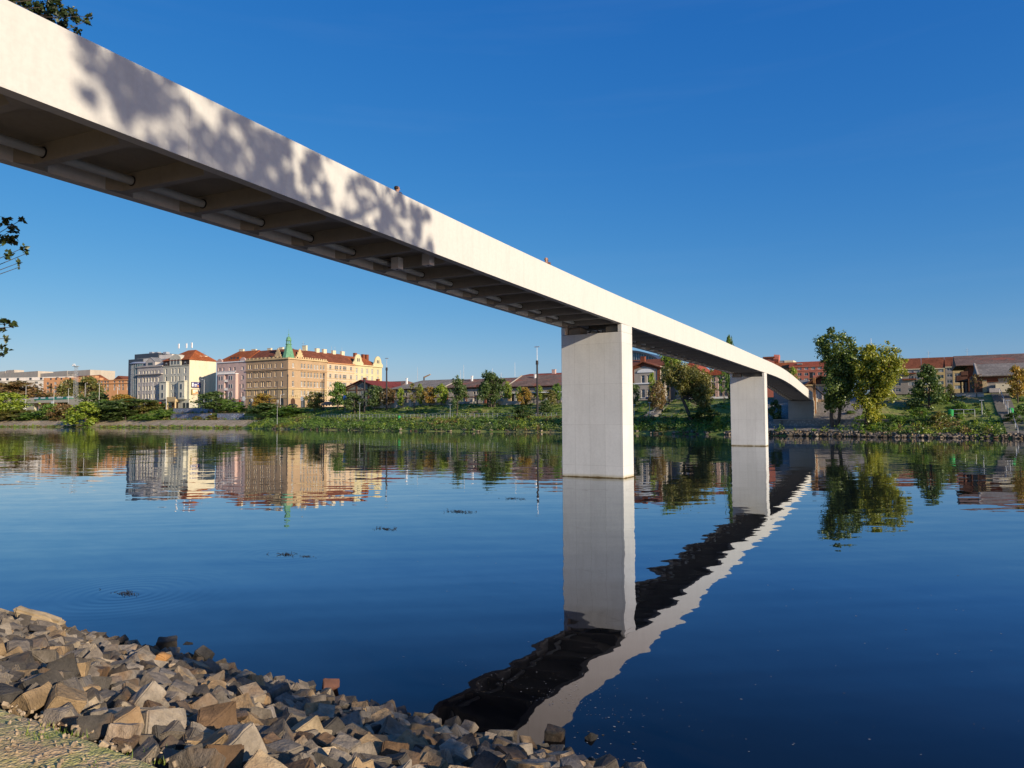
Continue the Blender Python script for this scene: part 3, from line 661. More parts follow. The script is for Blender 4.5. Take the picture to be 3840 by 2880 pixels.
class Bld:
    def __init__(s, name, label, x0, x1, y0, y1, z0, z1, mats, cat='building', group=None):
        s.x0, s.x1, s.y0, s.y1, s.z0, s.z1 = x0, x1, y0, y1, z0, z1
        s.o = thing(name, label, cat, ((x0+x1)/2, (y0+y1)/2, z0), group); s.mats = mats if isinstance(mats, list) else [mats, mats]
        s.front = []; s.right = []; s.left = []
    def loc(s, mb):
        L = s.o.location; mb.v = [(v[0]-L.x, v[1]-L.y, v[2]-L.z) for v in mb.v]; return mb
    def part(s, name, mb, mat, parent=None):
        s.loc(mb); return mb.build(name, mat, parent or s.o)
    def walls(s, extra=None):
        b = MB()
        holes_wall(b, ('u', s.y0), s.x0, s.x1, s.z0, s.z1, [w[:4] for w in s.front])
        holes_wall(b, ('w', s.x1), s.y0, s.y1, s.z0, s.z1, [w[:4] for w in s.right])
        b.quad((s.x0,s.y1,s.z0),(s.x0,s.y0,s.z0),(s.x0,s.y0,s.z1),(s.x0,s.y1,s.z1)); b.quad((s.x1,s.y1,s.z0),(s.x0,s.y1,s.z0),(s.x0,s.y1,s.z1),(s.x1,s.y1,s.z1))
        b.quad((s.x0,s.y0,s.z1),(s.x1,s.y0,s.z1),(s.x1,s.y1,s.z1),(s.x0,s.y1,s.z1)); b.quad((s.x0+.3,s.y0+.6,s.z0),(s.x0+.3,s.y1-.3,s.z0),(s.x0+.3,s.y1-.3,s.z1-.01),(s.x0+.3,s.y0+.6,s.z1-.01))
        if extra: extra(b)
        s.wall = s.part('wall', b, s.mats)
        n = 0
        for F, L in ((('u', s.y0), s.front), (('w', s.x1), s.right)):
            for w in L:
                if n < 99: window(s.o, F, w[0], w[1], w[2], w[3], w[4] if len(w) > 4 else 'plain', w[5] if len(w) > 5 else None); n += 1
        return s
    def band(s, z, h=.35, d=.3, sides='fr', mat=None, name='cornice', over=0):
        b = MB()
        if 'f' in sides: b.box(s.x0-over, s.x1+(d if 'r' in sides else over), s.y0-d, s.y0-.003, z, z+h)
        if 'r' in sides: b.box(s.x1+.003, s.x1+d, s.y0-(0.0 if 'f' in sides else 0), s.y1, z, z+h)
        return s.part(name, b, mat or s.mats[0])
    def roof(s, zr, axis='x', mat=None, ze=None, over=.35, hip0=0, hip1=0, mid=.5, name='roof', box=None):
        x0, x1, y0, y1 = box or (s.x0, s.x1, s.y0, s.y1); x0 -= over; x1 += over; y0 -= over; y1 += over; ze = s.z1 if ze is None else ze; ze += .004
        b = MB()
        if axis == 'x':
            ym = y0+(y1-y0)*mid; A = (x0+hip0, ym, zr); B_ = (x1-hip1, ym, zr)
            b.quad((x0,y0,ze),(x1,y0,ze),B_,A); b.quad((x1,y1,ze),(x0,y1,ze),A,B_); b.poly([(x0,y1,ze),(x0,y0,ze),A]); b.poly([(x1,y0,ze),(x1,y1,ze),B_])
        else:
            xm = x0+(x1-x0)*mid; A = (xm, y0+hip0, zr); B_ = (xm, y1-hip1, zr)
            b.quad((x0,y1,ze),(x0,y0,ze),A,B_); b.quad((x1,y0,ze),(x1,y1,ze),B_,A); b.poly([(x0,y0,ze),(x1,y0,ze),A]); b.poly([(x1,y1,ze),(x0,y1,ze),B_])
        b.quad((x0,y0,ze-.15),(x0,y1,ze-.15),(x1,y1,ze-.15),(x1,y0,ze-.15))
        for p, q in (((x0,y0),(x1,y0)),((x1,y0),(x1,y1)),((x1,y1),(x0,y1)),((x0,y1),(x0,y0))): b.quad((*p,ze-.15),(*q,ze-.15),(*q,ze),(*p,ze))
        s.rf = s.part(name, b, mat or R_RED); return s.rf
    def chimney(s, x, y, z0, z1, w=.9, d=.7, mat=None):
        b = MB(); b.box(x-w/2, x+w/2, y-d/2, y+d/2, z0, z1); b.box(x-w/2-.08, x+w/2+.08, y-d/2-.08, y+d/2+.08, z1, z1+.15)
        s.loc(b); return b.build('chimney', mat or M_CREAM, getattr(s, 'rf', s.o))
    def dormer(s, x, y0, w, h, z, depth, mat, rmat, style='gable', nwin=1):
        """front dormer on the river side"""
        b = MB(); b.box(x-w/2, x+w/2, y0, y0+depth, z, z+h); 
        if style == 'gable': b.poly([(x-w/2, y0, z+h),(x+w/2, y0, z+h),(x, y0, z+h+w*.32)])
        o = s.part('dormer', b, mat)
        b = MB(); k = w*.32 if style == 'gable' else .1
        b.quad((x-w/2-.15,y0-.15,z+h-.05),(x,y0-.15,z+h+k),(x,y0+depth,z+h+k),(x-w/2-.15,y0+depth,z+h-.05)); b.quad((x,y0-.15,z+h+k),(x+w/2+.15,y0-.15,z+h-.05),(x+w/2+.15,y0+depth,z+h-.05),(x,y0+depth,z+h+k))
        s.loc(b); b.build('dormer_roof', rmat, o)
        ww = w/(nwin)*.5
        for i in range(nwin):
            cx = x-w/2+w*(i+.5)/nwin; b = MB(); b.box(cx-ww/2, cx+ww/2, y0-.03, y0-.004, z+h*.2, z+h*.85); s.loc(b); b.build('pane', M_GLASSD, o)
    def door(s, x, w, h, side='f', arch=False, mat=None, name='door'):
        b = MB(); n = 8
        def P(a, z, d): return (a, s.y0+d, z) if side == 'f' else (s.x1-d, a, z)
        pts = [(x-w/2, s.z0), (x+w/2, s.z0)]
        if arch: pts += [(x+w/2*math.cos(t), s.z0+h-w/2+w/2*math.sin(t)) for t in [math.pi*k/n for k in range(n+1)]]
        else: pts += [(x+w/2, s.z0+h), (x-w/2, s.z0+h)]
        b.poly([P(a, z, -.05) for a, z in pts])
        for (a, z), (c, e) in zip(pts, pts[1:]+pts[:1]): b.quad(P(a,z,-.05), P(c,e,-.05), P(c,e,.05), P(a,z,.05))
        return s.part(name, b, mat or M_DOOR)
M_CREAM = wallmat('cream_render', (.78,.68,.47)); M_DOOR = flat('dark_brown_wood', (.07,.035,.02), .3, 3)
W_GREY = wallmat('grey_render', (.52,.47,.42)); W_GREEN = wallmat('pale_grey_green_render', (.62,.59,.47)); W_PINK = wallmat('pink_render', (.60,.43,.37)); W_SAND = rustic('sandstone', (.52,.39,.23)); W_SAND2 = wallmat('sandstone_upper', (.47,.325,.195))
W_PEACH = wallmat('peach_render', (.64,.49,.34)); W_YELLOW = wallmat('yellow_render', (.66,.57,.34)); W_WHITE = wallmat('white_render', (.80,.73,.63)); W_ORANGE = wallmat('orange_render', (.60,.31,.15))
W_BEIGE = wallmat('beige_concrete', (.50,.44,.36)); W_DKPANEL = flat('dark_grey_cladding', (.05,.055,.065), .1, .5, .4, .5); W_BRICK = wallmat('red_brick', (.26,.085,.045), .3); W_PLASTER = wallmat('old_white_plaster', (.42,.37,.31))
W_SALMON = wallmat('salmon_render', (.50,.17,.12)); W_OCHRE = wallmat('ochre_render', (.58,.42,.20)); W_TAUPE = wallmat('taupe_render', (.30,.26,.23)); W_TIMBER = wallmat('weathered_timber', (.20,.095,.06), .4); W_LEDGE = wallmat('pale_ledge_stone', (.62,.46,.25))
def W(px, u, py=1450): return PX(px, py, u=u).x
def Zu(px, py, u): return PX(px, py, u=u).z
def Zw(px, py, w): return PX(px, py, w=w).z
def Uw(px, w, py=1450): return PX(px, py, w=w).y
YF = 205.0; ZST = 7.6
XC = W(1080, YF)                      # the street corner of the sandstone house
# --- sandstone corner house
x0 = W(922, YF); zc = Zu(1080, 1345, YF); uE = Uw(1226, XC)
sh = Bld('corner_house', 'ornate sandstone corner tenement with green copper spire', x0, XC, YF, uE, ZST, zc, [W_SAND2, W_LEDGE])
rows = [Zu(1000, 1240+y/4.61, YF) for y in (612, 762, 925, 1080)]
zt = [1.9, 2.1, 2.2, 2.0]
for ci in (720, 838, 950, 1063):
    px = 780+ci/4.61
    for r, h in zip(rows, zt):
        for d in (-.62, .62): sh.front.append((W(px, YF)+d, r, .85, h, 'sill'))
for r, h in zip(rows, zt):
    sh.front.append((W(780+1165/4.61, YF), r, .85, h, 'sill')); sh.front.append((W(780+1278/4.61, YF), r, .95, h, 'sill'))
for r, h in zip(rows, zt): sh.right.append((Uw(780+1470/4.61, XC), r, 1.0, h, 'sill'))
for a in (1645, 1760, 1868, 1975, 2080):
    px = 780+a/4.61
    if px < 1222:
        for r, h in zip(rows, zt):
            for d in (-.8, .8): sh.right.append((Uw(px, XC)+d, r, .95, h, 'sill'))
sh.walls()
zl = Zu(1000, 1240+1005/4.61, YF)

sh.band(zc-.1, .55, .55, mat=W_LEDGE); sh.band(Zu(1000, 1240+690/4.61, YF), .40, .38, mat=W_SAND2); sh.band(zl-.25, .45, .4, mat=W_LEDGE); sh.band(Zu(1000,1240+1165/4.61,YF)-.1, .25, .22, mat=W_LEDGE)
def hood(F, c, z, w, mat=W_SAND2):
    b = MB()
    if F == 'f': b.box(c-w/2, c+w/2, YF-.28, YF-.004, z, z+.18)
    else: b.box(XC+.004, XC+.28, c-w/2, c+w/2, z, z+.18)
    sh.part('window_hood', b, mat)
for ci in (720, 838, 950, 1063):
    for r in rows[1:3]: hood('f', W(780+ci/4.61, YF), r+1.2, 2.5)
for a in (1645, 1760, 1868, 1975):
    for r in rows[1:3]: hood('r', Uw(780+a/4.61, XC), r+1.2, 3.0)
for ci in (735, 838, 955, 1063, 1280): sh.door(W(780+ci/4.61, YF), 1.9, 4.2, 'f', True, M_GLASSD, 'arched_shopfront')
for a in (1470, 1642, 1760, 1868): sh.door(Uw(780+a/4.61, XC), 2.3, 4.0, 'r', True, M_DOOR if a == 1470 else M_GLASSD, 'arched_door')
# lower storeys clad in ribbed ledge stone, 6 cm proud between the openings
b = MB(); xs = [x0+.02] ; holes = [(w[0]-w[2]/2, w[0]+w[2]/2) for w in sh.front if abs(w[1]-rows[3]) < .01]; holes.sort(); cur = x0+.02
for l, r in holes:
    if l-.12 > cur: b.box(cur, l-.12, YF-.07, YF-.004, zl-4.3, zl-.26)
    cur = r+.12
b.box(cur, XC, YF-.07, YF-.004, zl-4.3, zl-.26)
holes = [(w[0]-w[2]/2, w[0]+w[2]/2) for w in sh.right if abs(w[1]-rows[3]) < .01]; holes.sort(); cur = YF
for l, r in holes:
    if l-.12 > cur: b.box(XC+.004, XC+.07, cur, l-.12, zl-4.3, zl-.26)
    cur = r+.12
b.box(XC+.004, XC+.07, cur, uE, zl-4.3, zl-.26); sh.part('ribbed_cladding', b, W_SAND)
# parapet with oval openings
for i in range(9):
    x = x0+1.2+i*2.35
    b = MB(); b.box(x-.9, x+.9, YF+.02, YF+.3, zc+.452, zc+1.15); o = sh.part('parapet_block', b, W_LEDGE)
    b = MB(); b.tube((x, YF+.0, zc+.8), (x, YF+.018, zc+.8), .3, .3, 10); sh.loc(b); b.build('oval_opening', M_DARK, o)
for i in range(8):
    y = YF+5+i*2.6
    if y > uE-1: break
    b = MB(); b.box(XC-.3, XC-.02, y-1.0, y+1.0, zc+.452, zc+1.15); o = sh.part('parapet_block', b, W_LEDGE)
    b = MB(); b.tube((XC-.018, y, zc+.8), (XC, y, zc+.8), .32, .32, 10); sh.loc(b); b.build('oval_opening', M_DARK, o)
zr = Zu(1010, 1313, YF+7)
sh.roof(zr, 'x', R_RED, zc+.45, .1, 0, 5, .5, box=(x0, XC, YF+.3, YF+14)); rfx = sh.rf
sh.roof(zr-.02, 'y', R_RED, zc+.45, .1, 5, 0, .5, box=(XC-14, XC-.3, YF+2, uE))
for px in (1010, 1054, 1142): sh.chimney(W(px, YF+8), YF+8, zr-1.2, zr+.8, 2.2, .8, M_CREAM)
# copper spire on the corner
tx, ty = XC-2.2, YF+2.2; tz = zc+.46
def sq(b, h0, r0, h1, r1, n=8):
    for k in range(n):
        a0 = math.pi/n+2*math.pi*k/n; a1 = a0+2*math.pi/n
        b.quad((tx+r0*math.cos(a0), ty+r0*math.sin(a0), h0), (tx+r0*math.cos(a1), ty+r0*math.sin(a1), h0), (tx+r1*math.cos(a1), ty+r1*math.sin(a1), h1), (tx+r1*math.cos(a0), ty+r1*math.sin(a0), h1))
zz = [Zu(1080, y, YF+2) for y in (1344, 1292, 1290, 1280, 1278, 1270, 1264, 1253)]
b = MB(); sq(b, tz, 2.6, zz[1], 1.05); sq(b, zz[1], 1.35, zz[1]+.25, 1.35); sq(b, zz[1], 1.0, zz[1], 1.35); sq(b, zz[1]+.25, 1.35, zz[1]+.25, .2); sp = sh.part('spire', b, M_COPPER)
for k in range(8):
    a = 2*math.pi*k/8; b = MB(); b.tube((tx+.85*math.cos(a), ty+.85*math.sin(a), zz[1]+.25), (tx+.85*math.cos(a), ty+.85*math.sin(a), zz[4]), .13, .13, 6); sh.loc(b); b.build('lantern_post', M_COPPER, sp)
b = MB(); sq(b, zz[4], 1.2, zz[4]+.2, 1.2); sq(b, zz[4]+.2, 1.2, zz[5], .95); sq(b, zz[5], 1.0, zz[5]+.5, .85); sq(b, zz[5]+.5, .85, zz[6]+.2, .3); sq(b, zz[4], .1, zz[4], 1.2); b.tube((tx,ty,zz[6]), (tx,ty,zz[6]+3.4), .10, .03, 6); b.tube((tx,ty,zz[6]+.9),(tx,ty,zz[6]+1.2),.25,.25,8); sh.loc(b); b.build('lantern_cap', M_COPPER, sp)
for (gx, gy, ax) in ((tx-4.2, YF+.4, 'x'), (XC-.4, ty+4.4, 'y')):
    b = MB(); w = 1.7
    for i, (ww, hh) in enumerate(((1.7,1.6),(1.25,2.6),(.7,3.5),(.3,4.1))):
        if ax == 'x': b.box(gx-ww, gx+ww, gy-.12+i*.01, gy+.2-i*.01, zc+.452 if i == 0 else zc+.45+[0,1.6,2.6,3.5][i], zc+.45+hh)
        else: b.box(gx-.2+i*.01, gx+.12-i*.01, gy-ww, gy+ww, zc+.452 if i == 0 else zc+.45+[0,1.6,2.6,3.5][i], zc+.45+hh)
    sh.part('corner_gable', b, W_LEDGE)
def text_on(parent, name, body, size, mat, loc, rot, depth=.02, sx=1):
    cu = bpy.data.curves.new(name, 'FONT'); cu.body = body; cu.size = size; cu.extrude = depth; cu.align_x = 'CENTER'; cu.align_y = 'CENTER'
    tmp = bpy.data.objects.new(name, cu); COL.objects.link(tmp); dg = bpy.context.evaluated_depsgraph_get()
    me = bpy.data.meshes.new_from_object(tmp.evaluated_get(dg)); bpy.data.objects.remove(tmp); me.materials.clear(); me.materials.append(mat)
    o = link(name, me, parent, Vector(loc)-(parent.location if parent else Vector()), (sx,1,1), rot); return o
zl2 = Zw(1098, 1486, XC); ul = Uw(1098, XC)
text_on(sh.o, 'lettering', 'L I S T E L', 1.35, M_GOLD, (XC+.1, ul, zl2), (math.pi/2, 0, math.pi/2), .02)
# --- pink house
px0, px1 = W(812, YF), x0-.05; zp = Zu(860, 1359, YF)
ph = Bld('pink_house', 'pink tenement with orange roof and white balustraded bay', px0, px1, YF, YF+14, ZST, zp, [W_PINK, W_PINK])
prow = [Zu(866, 1240+y/4.61, YF) for y in (662, 820, 965, 1110)]
cols = [195, 262, 375, 455, 598]
for j, r in enumerate(prow):
    for i, c in enumerate(cols):
        if i in (1, 2, 3) and j > 0: continue
        ph.front.append((W(780+c/4.61, YF), r, 1.25, 1.9 if j else 1.5, 'sill'))
ph.walls()
bx0, bx1 = W(780+212/4.61, YF), W(780+520/4.61, YF); zb0, zb1 = Zu(866, 1240+1190/4.61, YF), Zu(866, 1240+755/4.61, YF)
b = MB(); b.box(bx0, bx0+4.2, YF-1.3, YF-.004, zb0, zb1); b.box(bx0+6.4, bx1, YF-1.3, YF-.004, zb0, zb1); b.box(bx0+4.2, bx0+6.4, YF-.6, YF-.004, zb0, zb1-.4); bay = ph.part('bay', b, W_PINK)
for r in prow[1:]:
    for cx in (bx0+1.2, bx0+2.9, bx0+7.6, bx0+9.0):
        if cx < bx1-.6:
            b = MB(); b.box(cx-.5, cx+.5, YF-1.36, YF-1.304, r-.95, r+.95); ph.loc(b); fr = b.build('window', M_FRAME, bay); b = MB(); b.box(cx-.40, cx-.04, YF-1.38, YF-1.363, r-.85, r+.85); b.box(cx+.04, cx+.40, YF-1.38, YF-1.363, r-.85, r+.85); ph.loc(b); b.build('pane', M_GLASSD, bay)
for r in prow[1:3]:
    b = MB(); b.box(bx0+4.21, bx0+6.39, YF-1.35, YF-.62, r-1.7, r-1.45)
    for k in range(8): b.tube((bx0+4.4+k*.26, YF-1.25, r-1.45), (bx0+4.4+k*.26, YF-1.25, r-.75), .06, .06, 5)
    b.box(bx0+4.21, bx0+6.39, YF-1.35, YF-1.15, r-.75, r-.62); ph.part('balcony', b, M_WHITE)
b = MB(); zbt = zb1
b.box(bx0-.2, bx1+.2, YF-1.5, YF-.01, zbt+.003, zbt+.25); b.box(bx0-.2, bx1+.2, YF-1.5, YF-1.3, zbt+.95, zbt+1.15)
for k in range(26): b.box(bx0-.1+k*.42, bx0+.08+k*.42, YF-1.47, YF-1.33, zbt+.25, zbt+.95)
ph.part('balustrade', b, M_WHITE)
ph.band(zp-.1, .4, .35, 'f', M_WHITE)
for cx in (W(823, YF), W(910, YF)):
    b = MB(); h = Zu(910, 1343, YF)
    b.box(cx-1.7, cx+1.7, YF-.25, YF+.5, zp+.31, h-.6); b.prism([(0,0),(0,0),(0,0)], 0, 0) if False else None
    pts = [(cx-1.7+3.4*t, h-.6+.9*math.sin(math.pi*t)) for t in [k/8 for k in range(9)]]
    b.poly([(x, YF-.25, z) for x, z in pts]); b.poly([(x, YF+.5, z) for x, z in reversed(pts)])
    for (xa, za), (xb, zb_) in zip(pts, pts[1:]): b.quad((xa, YF-.25, za), (xa, YF+.5, za), (xb, YF+.5, zb_), (xb, YF-.25, zb_))
    ph.part('gable', b, W_PINK)
ph.roof(Zu(900, 1318, YF+7), 'x', R_ORANGE, zp+.3, .2, 5.5, 0); ph.dormer(W(870, YF), YF+1.2, 6, 1.0, zp+1.3, 3, R_ORANGE, R_ORANGE, 'flat', 3)
for px in (905, 952): ph.chimney(W(px, YF+8), YF+8, ph.z1+4.5, Zu(px, 1311, YF+8), 2.6, .8, M_CREAM)
for i, c in enumerate((375, 455, 598)): ph.door(W(780+c/4.61, YF), 2.4, 3.2, 'f', False, M_DARK if i == 0 else M_GLASSD, 'shopfront')
# --- peach and yellow houses up the side street
xp = XC-.15; uP = Uw(1329, xp); zpe = Zw(1280, 1364, xp)
pe = Bld('peach_house', 'pale peach tenement with plain bands between sandstone and yellow houses', xp-14, xp, uE+.05, uP, ZST, zpe, [W_PEACH, W_PEACH])
prw = [Zw(1250, 1240+y/4.148, xp) for y in (578, 712, 836, 965)]
for c in (368, 450, 475, 526, 576, 605, 690):
    u = Uw(1150+c/4.148, xp)
    for r in prw: pe.right.append((u, r, 1.25, 2.1, 'sill'))
pe.walls(); 
for y in (600, 640, 740, 780, 880): pe.band(Zw(1235, 1240+y/4.148, xp), .25, .15, 'r', W_LEDGE)
pe.band(zpe-.3, .45, .5, 'r', W_ORANGE)
pe.roof(zr-.05, 'y', R_RED, zpe+.15, .1, 0, 0)
for px, py in ((1188, 1308), (1215, 1311), (1250, 1316), (1283, 1319)): 
    u = Uw(px, xp-7); pe.chimney(xp-7, u, zr-1, Zw(px, py, xp-7), 1.2, 1.8, M_CREAM)
xy = XC-.3; uY = Uw(1432, xy); zy = Zw(1380, 1373, xy)
ye = Bld('yellow_house', 'lemon yellow tenement with two curved baroque gables', xy-14, xy, uP+.05, uY, ZST, zy, [W_YELLOW, W_YELLOW])
yr = [Zw(1380, 1240+y/4.148, xy) for y in (632, 745, 860)]
for c in (778, 862, 942, 1018, 1108):
    u = Uw(1150+c/4.148, xy)
    for r in yr: ye.right.append((u, r, 1.3, 2.3, 'sill', True))
ye.walls(); ye.band(zy-.15, .5, .6, 'r', W_YELLOW)
for c in (802, 1110):
    u = Uw(1150+c/4.148, xy); b = MB(); pts = []
    prof_g = [(-4.4,0),(-4.4,1.2),(-3.6,1.6),(-3.0,2.6),(-2.6,4.2),(-1.8,5.3),(-.8,5.9),(0,6.0),(.8,5.9),(1.8,5.3),(2.6,4.2),(3.0,2.6),(3.6,1.6),(4.4,1.2),(4.4,0)]
    k = .78; pts = [(u+a*k, zy+.36+z*k) for a, z in prof_g]
    b.poly([(xy+.02, a, z) for a, z in pts]); b.poly([(xy-.5, a, z) for a, z in reversed(pts)])
    for (ya, za), (yb, zb_) in zip(pts, pts[1:]): b.quad((xy+.02, ya, za), (xy-.5, ya, za), (xy-.5, yb, zb_), (xy+.02, yb, zb_))
    gg = ye.part('gable', b, W_YELLOW)
    for d in (-.5, .5): b = MB(); b.box(xy+.024, xy+.06, u+d-.3, u+d+.3, zy+1.7, zy+3.2); ye.loc(b); b.build('pane', M_GLASSD, gg)
ye.roof(Zw(1380, 1343, xy-7), 'y', R_ORANGE, zy+.3, .1, 0, 6)
for px, py in ((1331, 1325), (1361, 1330), (1375, 1331)): u = Uw(px, xy-7); ye.chimney(xy-7, u, zy+3, Zw(px, py, xy-7), 1.1, 1.6, W_BRICK)
# --- cream and grey block left of the side street
xg = W(709, YF); xgl = W(611, YF); zg = Zu(660, 1371, YF); zg2 = Zu(709, 1347, YF)
gh = Bld('art_nouveau_house', 'pale grey green tenement with red hipped roof and blank cream side wall', xgl, xg, YF, YF+14, ZST, zg2, [W_GREEN, W_GREEN])
ys = (700, 835, 975, 1115)
for j, y in enumerate(ys):
    r = Zu(655, 1240+y/4.607, YF)
    for i, c in enumerate((885, 990, 1045, 1105, 1215)):
        if i in (0, 4) and j >= 2: continue
        gh.front.append((W(430+c/4.607, YF), r, 1.35 if i in (0, 4) else 1.05, 2.5, 'sill'))
for a in (1505, 1540):
    for y in (575, 700): gh.right.append((Uw(430+a/4.607, xg), Zw(709, 1240+y/4.607, xg), .6, 1.1))
gh.walls()
b = MB(); b.box(xg+.004, xg+.05, YF+.02, YF+14, ZST+3.2, zg2-.02); gh.part('side_render', b, M_CREAM)
for f0, f1 in ((xgl+.02, W(635,YF)), (W(681,YF), xg)): b = MB(); b.box(f0, f1, YF-.08, YF-.004, zg+.05, zg2-.1); gh.part('dark_frieze', b, flat('dark_frieze', (.055,.04,.035)))
for c in (890, 1215): b = MB(); x = W(430+c/4.607, YF); b.box(x-.7, x+.7, YF-.12, YF-.083, zg+.3, zg2-1.6); b.tube((x, YF-.12, zg2-1.6), (x, YF-.083, zg2-1.6), .7, .7, 12); gh.part('arched_window', b, M_CURT)
gh.band(zg-.2, .25, .3, 'f', W_GREEN); gh.roof(Zu(692, 1315, YF+7), 'x', R_ORANGE, zg2-.05, .5, 8.5, 5.5, .5)
x = W(430+1050/4.607, YF); b = MB(); w = 3.9
pts = [(-w,0),(w,0),(w,3.4),(w*.55,4.6),(0,5.1),(-w*.55,4.6),(-w,3.4)]
b.poly([(x+a, YF-.35, zg+.1+z) for a, z in pts])
for (a, z), (c, e) in zip(pts, pts[1:]+pts[:1]): b.quad((x+a, YF-.35, zg+.1+z), (x+a, YF+3, zg+.1+z), (x+c, YF+3, zg+.1+e), (x+c, YF-.35, zg+.1+e))
ga = gh.part('front_gable', b, W_GREEN)
for d in (-2.2, 0, 2.2): b = MB(); b.box(x+d-.5, x+d+.5, YF-.40, YF-.354, zg+.6, zg+2.4); b.tube((x+d, YF-.40, zg+2.4), (x+d, YF-.354, zg+2.4), .5, .5, 12); gh.loc(b); b.build('arched_window', M_GLASSD, ga)
for c0, c1 in ((820, 935), (1145, 1250)):
    xa, xb = W(430+c0/4.607, YF), W(430+c1/4.607, YF); za, zb_ = Zu(655, 1240+1190/4.607, YF), Zu(655, 1240+885/4.607, YF)
    b = MB(); b.box(xa, xb, YF-1.4, YF-.004, za, zb_); b.box(xa-.25, xb+.25, YF-1.7, YF-.004, zb_+.003, zb_+.35); o = gh.part('oriel', b, W_GREEN)
    for y in (975, 1115):
        r = Zu(655, 1240+y/4.607, YF); xm = (xa+xb)/2; b = MB(); b.box(xm-.75, xm+.75, YF-1.46, YF-1.404, r-1.3, r+1.3); gh.loc(b); b.build('window', M_FRAME, o); b = MB(); b.box(xm-.62, xm-.05, YF-1.49, YF-1.463, r-1.15, r+1.15); b.box(xm+.05, xm+.62, YF-1.49, YF-1.463, r-1.15, r+1.15); gh.loc(b); b.build('pane', M_GLASSD, o)
xm = W(430+1045/4.607, YF); zb_ = Zu(655, 1240+1190/4.607, YF)
b = MB(); b.box(xm-3.2, xm+3.2, YF-2.2, YF-.004, zb_-1.0, zb_+.2); b.box(xm-3.2, xm+3.2, YF-2.2, YF-2.0, zb_+.2, zb_+1.1)
for sx_ in (-2.8, 2.8): b.box(xm+sx_-.3, xm+sx_+.3, YF-2.1, YF-1.5, ZST, zb_-1.0)
gh.part('entrance_balcony', b, W_LEDGE)
for d in (-9.5, -6.5, -1.2, 1.4, 6.5, 9.0): gh.door(xm+d, 1.8, 3.0, 'f', False, M_GLASSD if abs(d) > 2 else M_DOOR, 'shopfront' if abs(d) > 2 else 'door')
for px in (752, 771): gh.chimney(xg-2.2, Uw(px, xg-2, 1340), zg2, Zw(px, 1336, xg-2), 1.2, 1.3, M_CREAM)
def billboard(y0, y1, label, cols):
    za, zb = Zw(733, y1, xg), Zw(733, y0, xg); ua, ub = Uw(716, xg), Uw(751, xg)
    o = thing('billboard', label, 'billboard', (xg+.3, (ua+ub)/2, (za+zb)/2), 'billboards on the blank cream wall')
    b = MB(); hw, hh = (ub-ua)/2, (zb-za)/2; b.box(-.22, .0, -hw, hw, -hh, hh); b.build('frame', M_DKMETAL, o)
    b = MB(); b.box(.004, .03, -hw+.15, hw-.15, -hh+.12, hh-.12); p = b.build('poster', cols[0], o)
    for (a, c, e, f, m) in cols[1]:
        b = MB(); b.box(.034, .05, -hw+.15+(2*hw-.3)*a, -hw+.15+(2*hw-.3)*c, -hh+.12+(2*hh-.24)*e, -hh+.12+(2*hh-.24)*f); b.build('printed_shape', m, p)
PB = flat('poster_blue', (.015,.02,.16), .1); PW = flat('poster_white', (.7,.68,.68), .1); PO = flat('poster_orange', (.55,.30,.12), .2); PT = flat('poster_tan', (.40,.30,.09), .2); PC = flat('poster_cream', (.68,.58,.42), .2)
billboard(1433, 1454, 'blue and white advertising board on cream wall, upper of two', (PB, [(.02,.22,.15,.9,PW), (.3,.62,.5,.7,PW), (.3,.58,.3,.42,PW), (.3,.55,.14,.22,PW), (.62,.8,.08,.5,PO), (.68,.76,.7,.95,PW)]))
billboard(1460, 1481, 'faded orange and cream advertising board, lower of two', (PC, [(0,.13,0,1,PT), (.15,.45,.05,.3,PO), (.2,.36,.68,.85,PW), (.45,.72,.15,.55,PO), (.75,1,.1,.5,W_TAUPE)]))
# --- grey house
xa = W(514, YF); zgr = Zu(560, 1374, YF)
gr = Bld('grey_house', 'plain grey tenement with pale sheet roof beside the glass tower', xa, xgl-.05, YF, YF+14, ZST, zgr, [W_GREY, W_GREEN])
for y in (730, 855, 995, 1135):
    r = Zu(560, 1240+y/4.607, YF)
    for c in (430, 500, 550, 598, 650, 700, 768): gr.front.append((W(430+c/4.607, YF), r, 1.15, 2.1, 'sill'))
gr.walls(); gr.band(Zu(560, 1405, YF), .35, 1.1, 'f', W_GREY, 'ledge'); gr.band(zgr-.3, .4, .5, 'f', W_GREY)
for c in (395, 475, 525, 575, 625, 675, 730): b = MB(); x = W(430+c/4.607, YF); b.box(x-.12, x+.12, YF-.1, YF-.004, ZST+4, Zu(560,1406,YF)); gr.part('pilaster', b, W_GREY)
gr.roof(Zu(560, 1349, YF+7), 'x', R_SLATE, zgr+.1, .2, 4, 0); gr.dormer(W(561, YF), YF+.2, 7, 1.9, zgr+.15, 5, W_GREY, R_SLATE, 'gable', 1)
for d in (4, 8, 13, 18, 21): gr.door(xa+d, 1.9, 2.8, 'f', False, M_GLASSD, 'shopfront')
b = MB(); xr = W(430+765/4.607, YF); b.box(xr-2.6, xr+2.6, YF-1.4, YF-.004, ZST+2.9, ZST+3.6); gr.part('red_awning', b, flat('red_awning', (.38,.06,.04)))
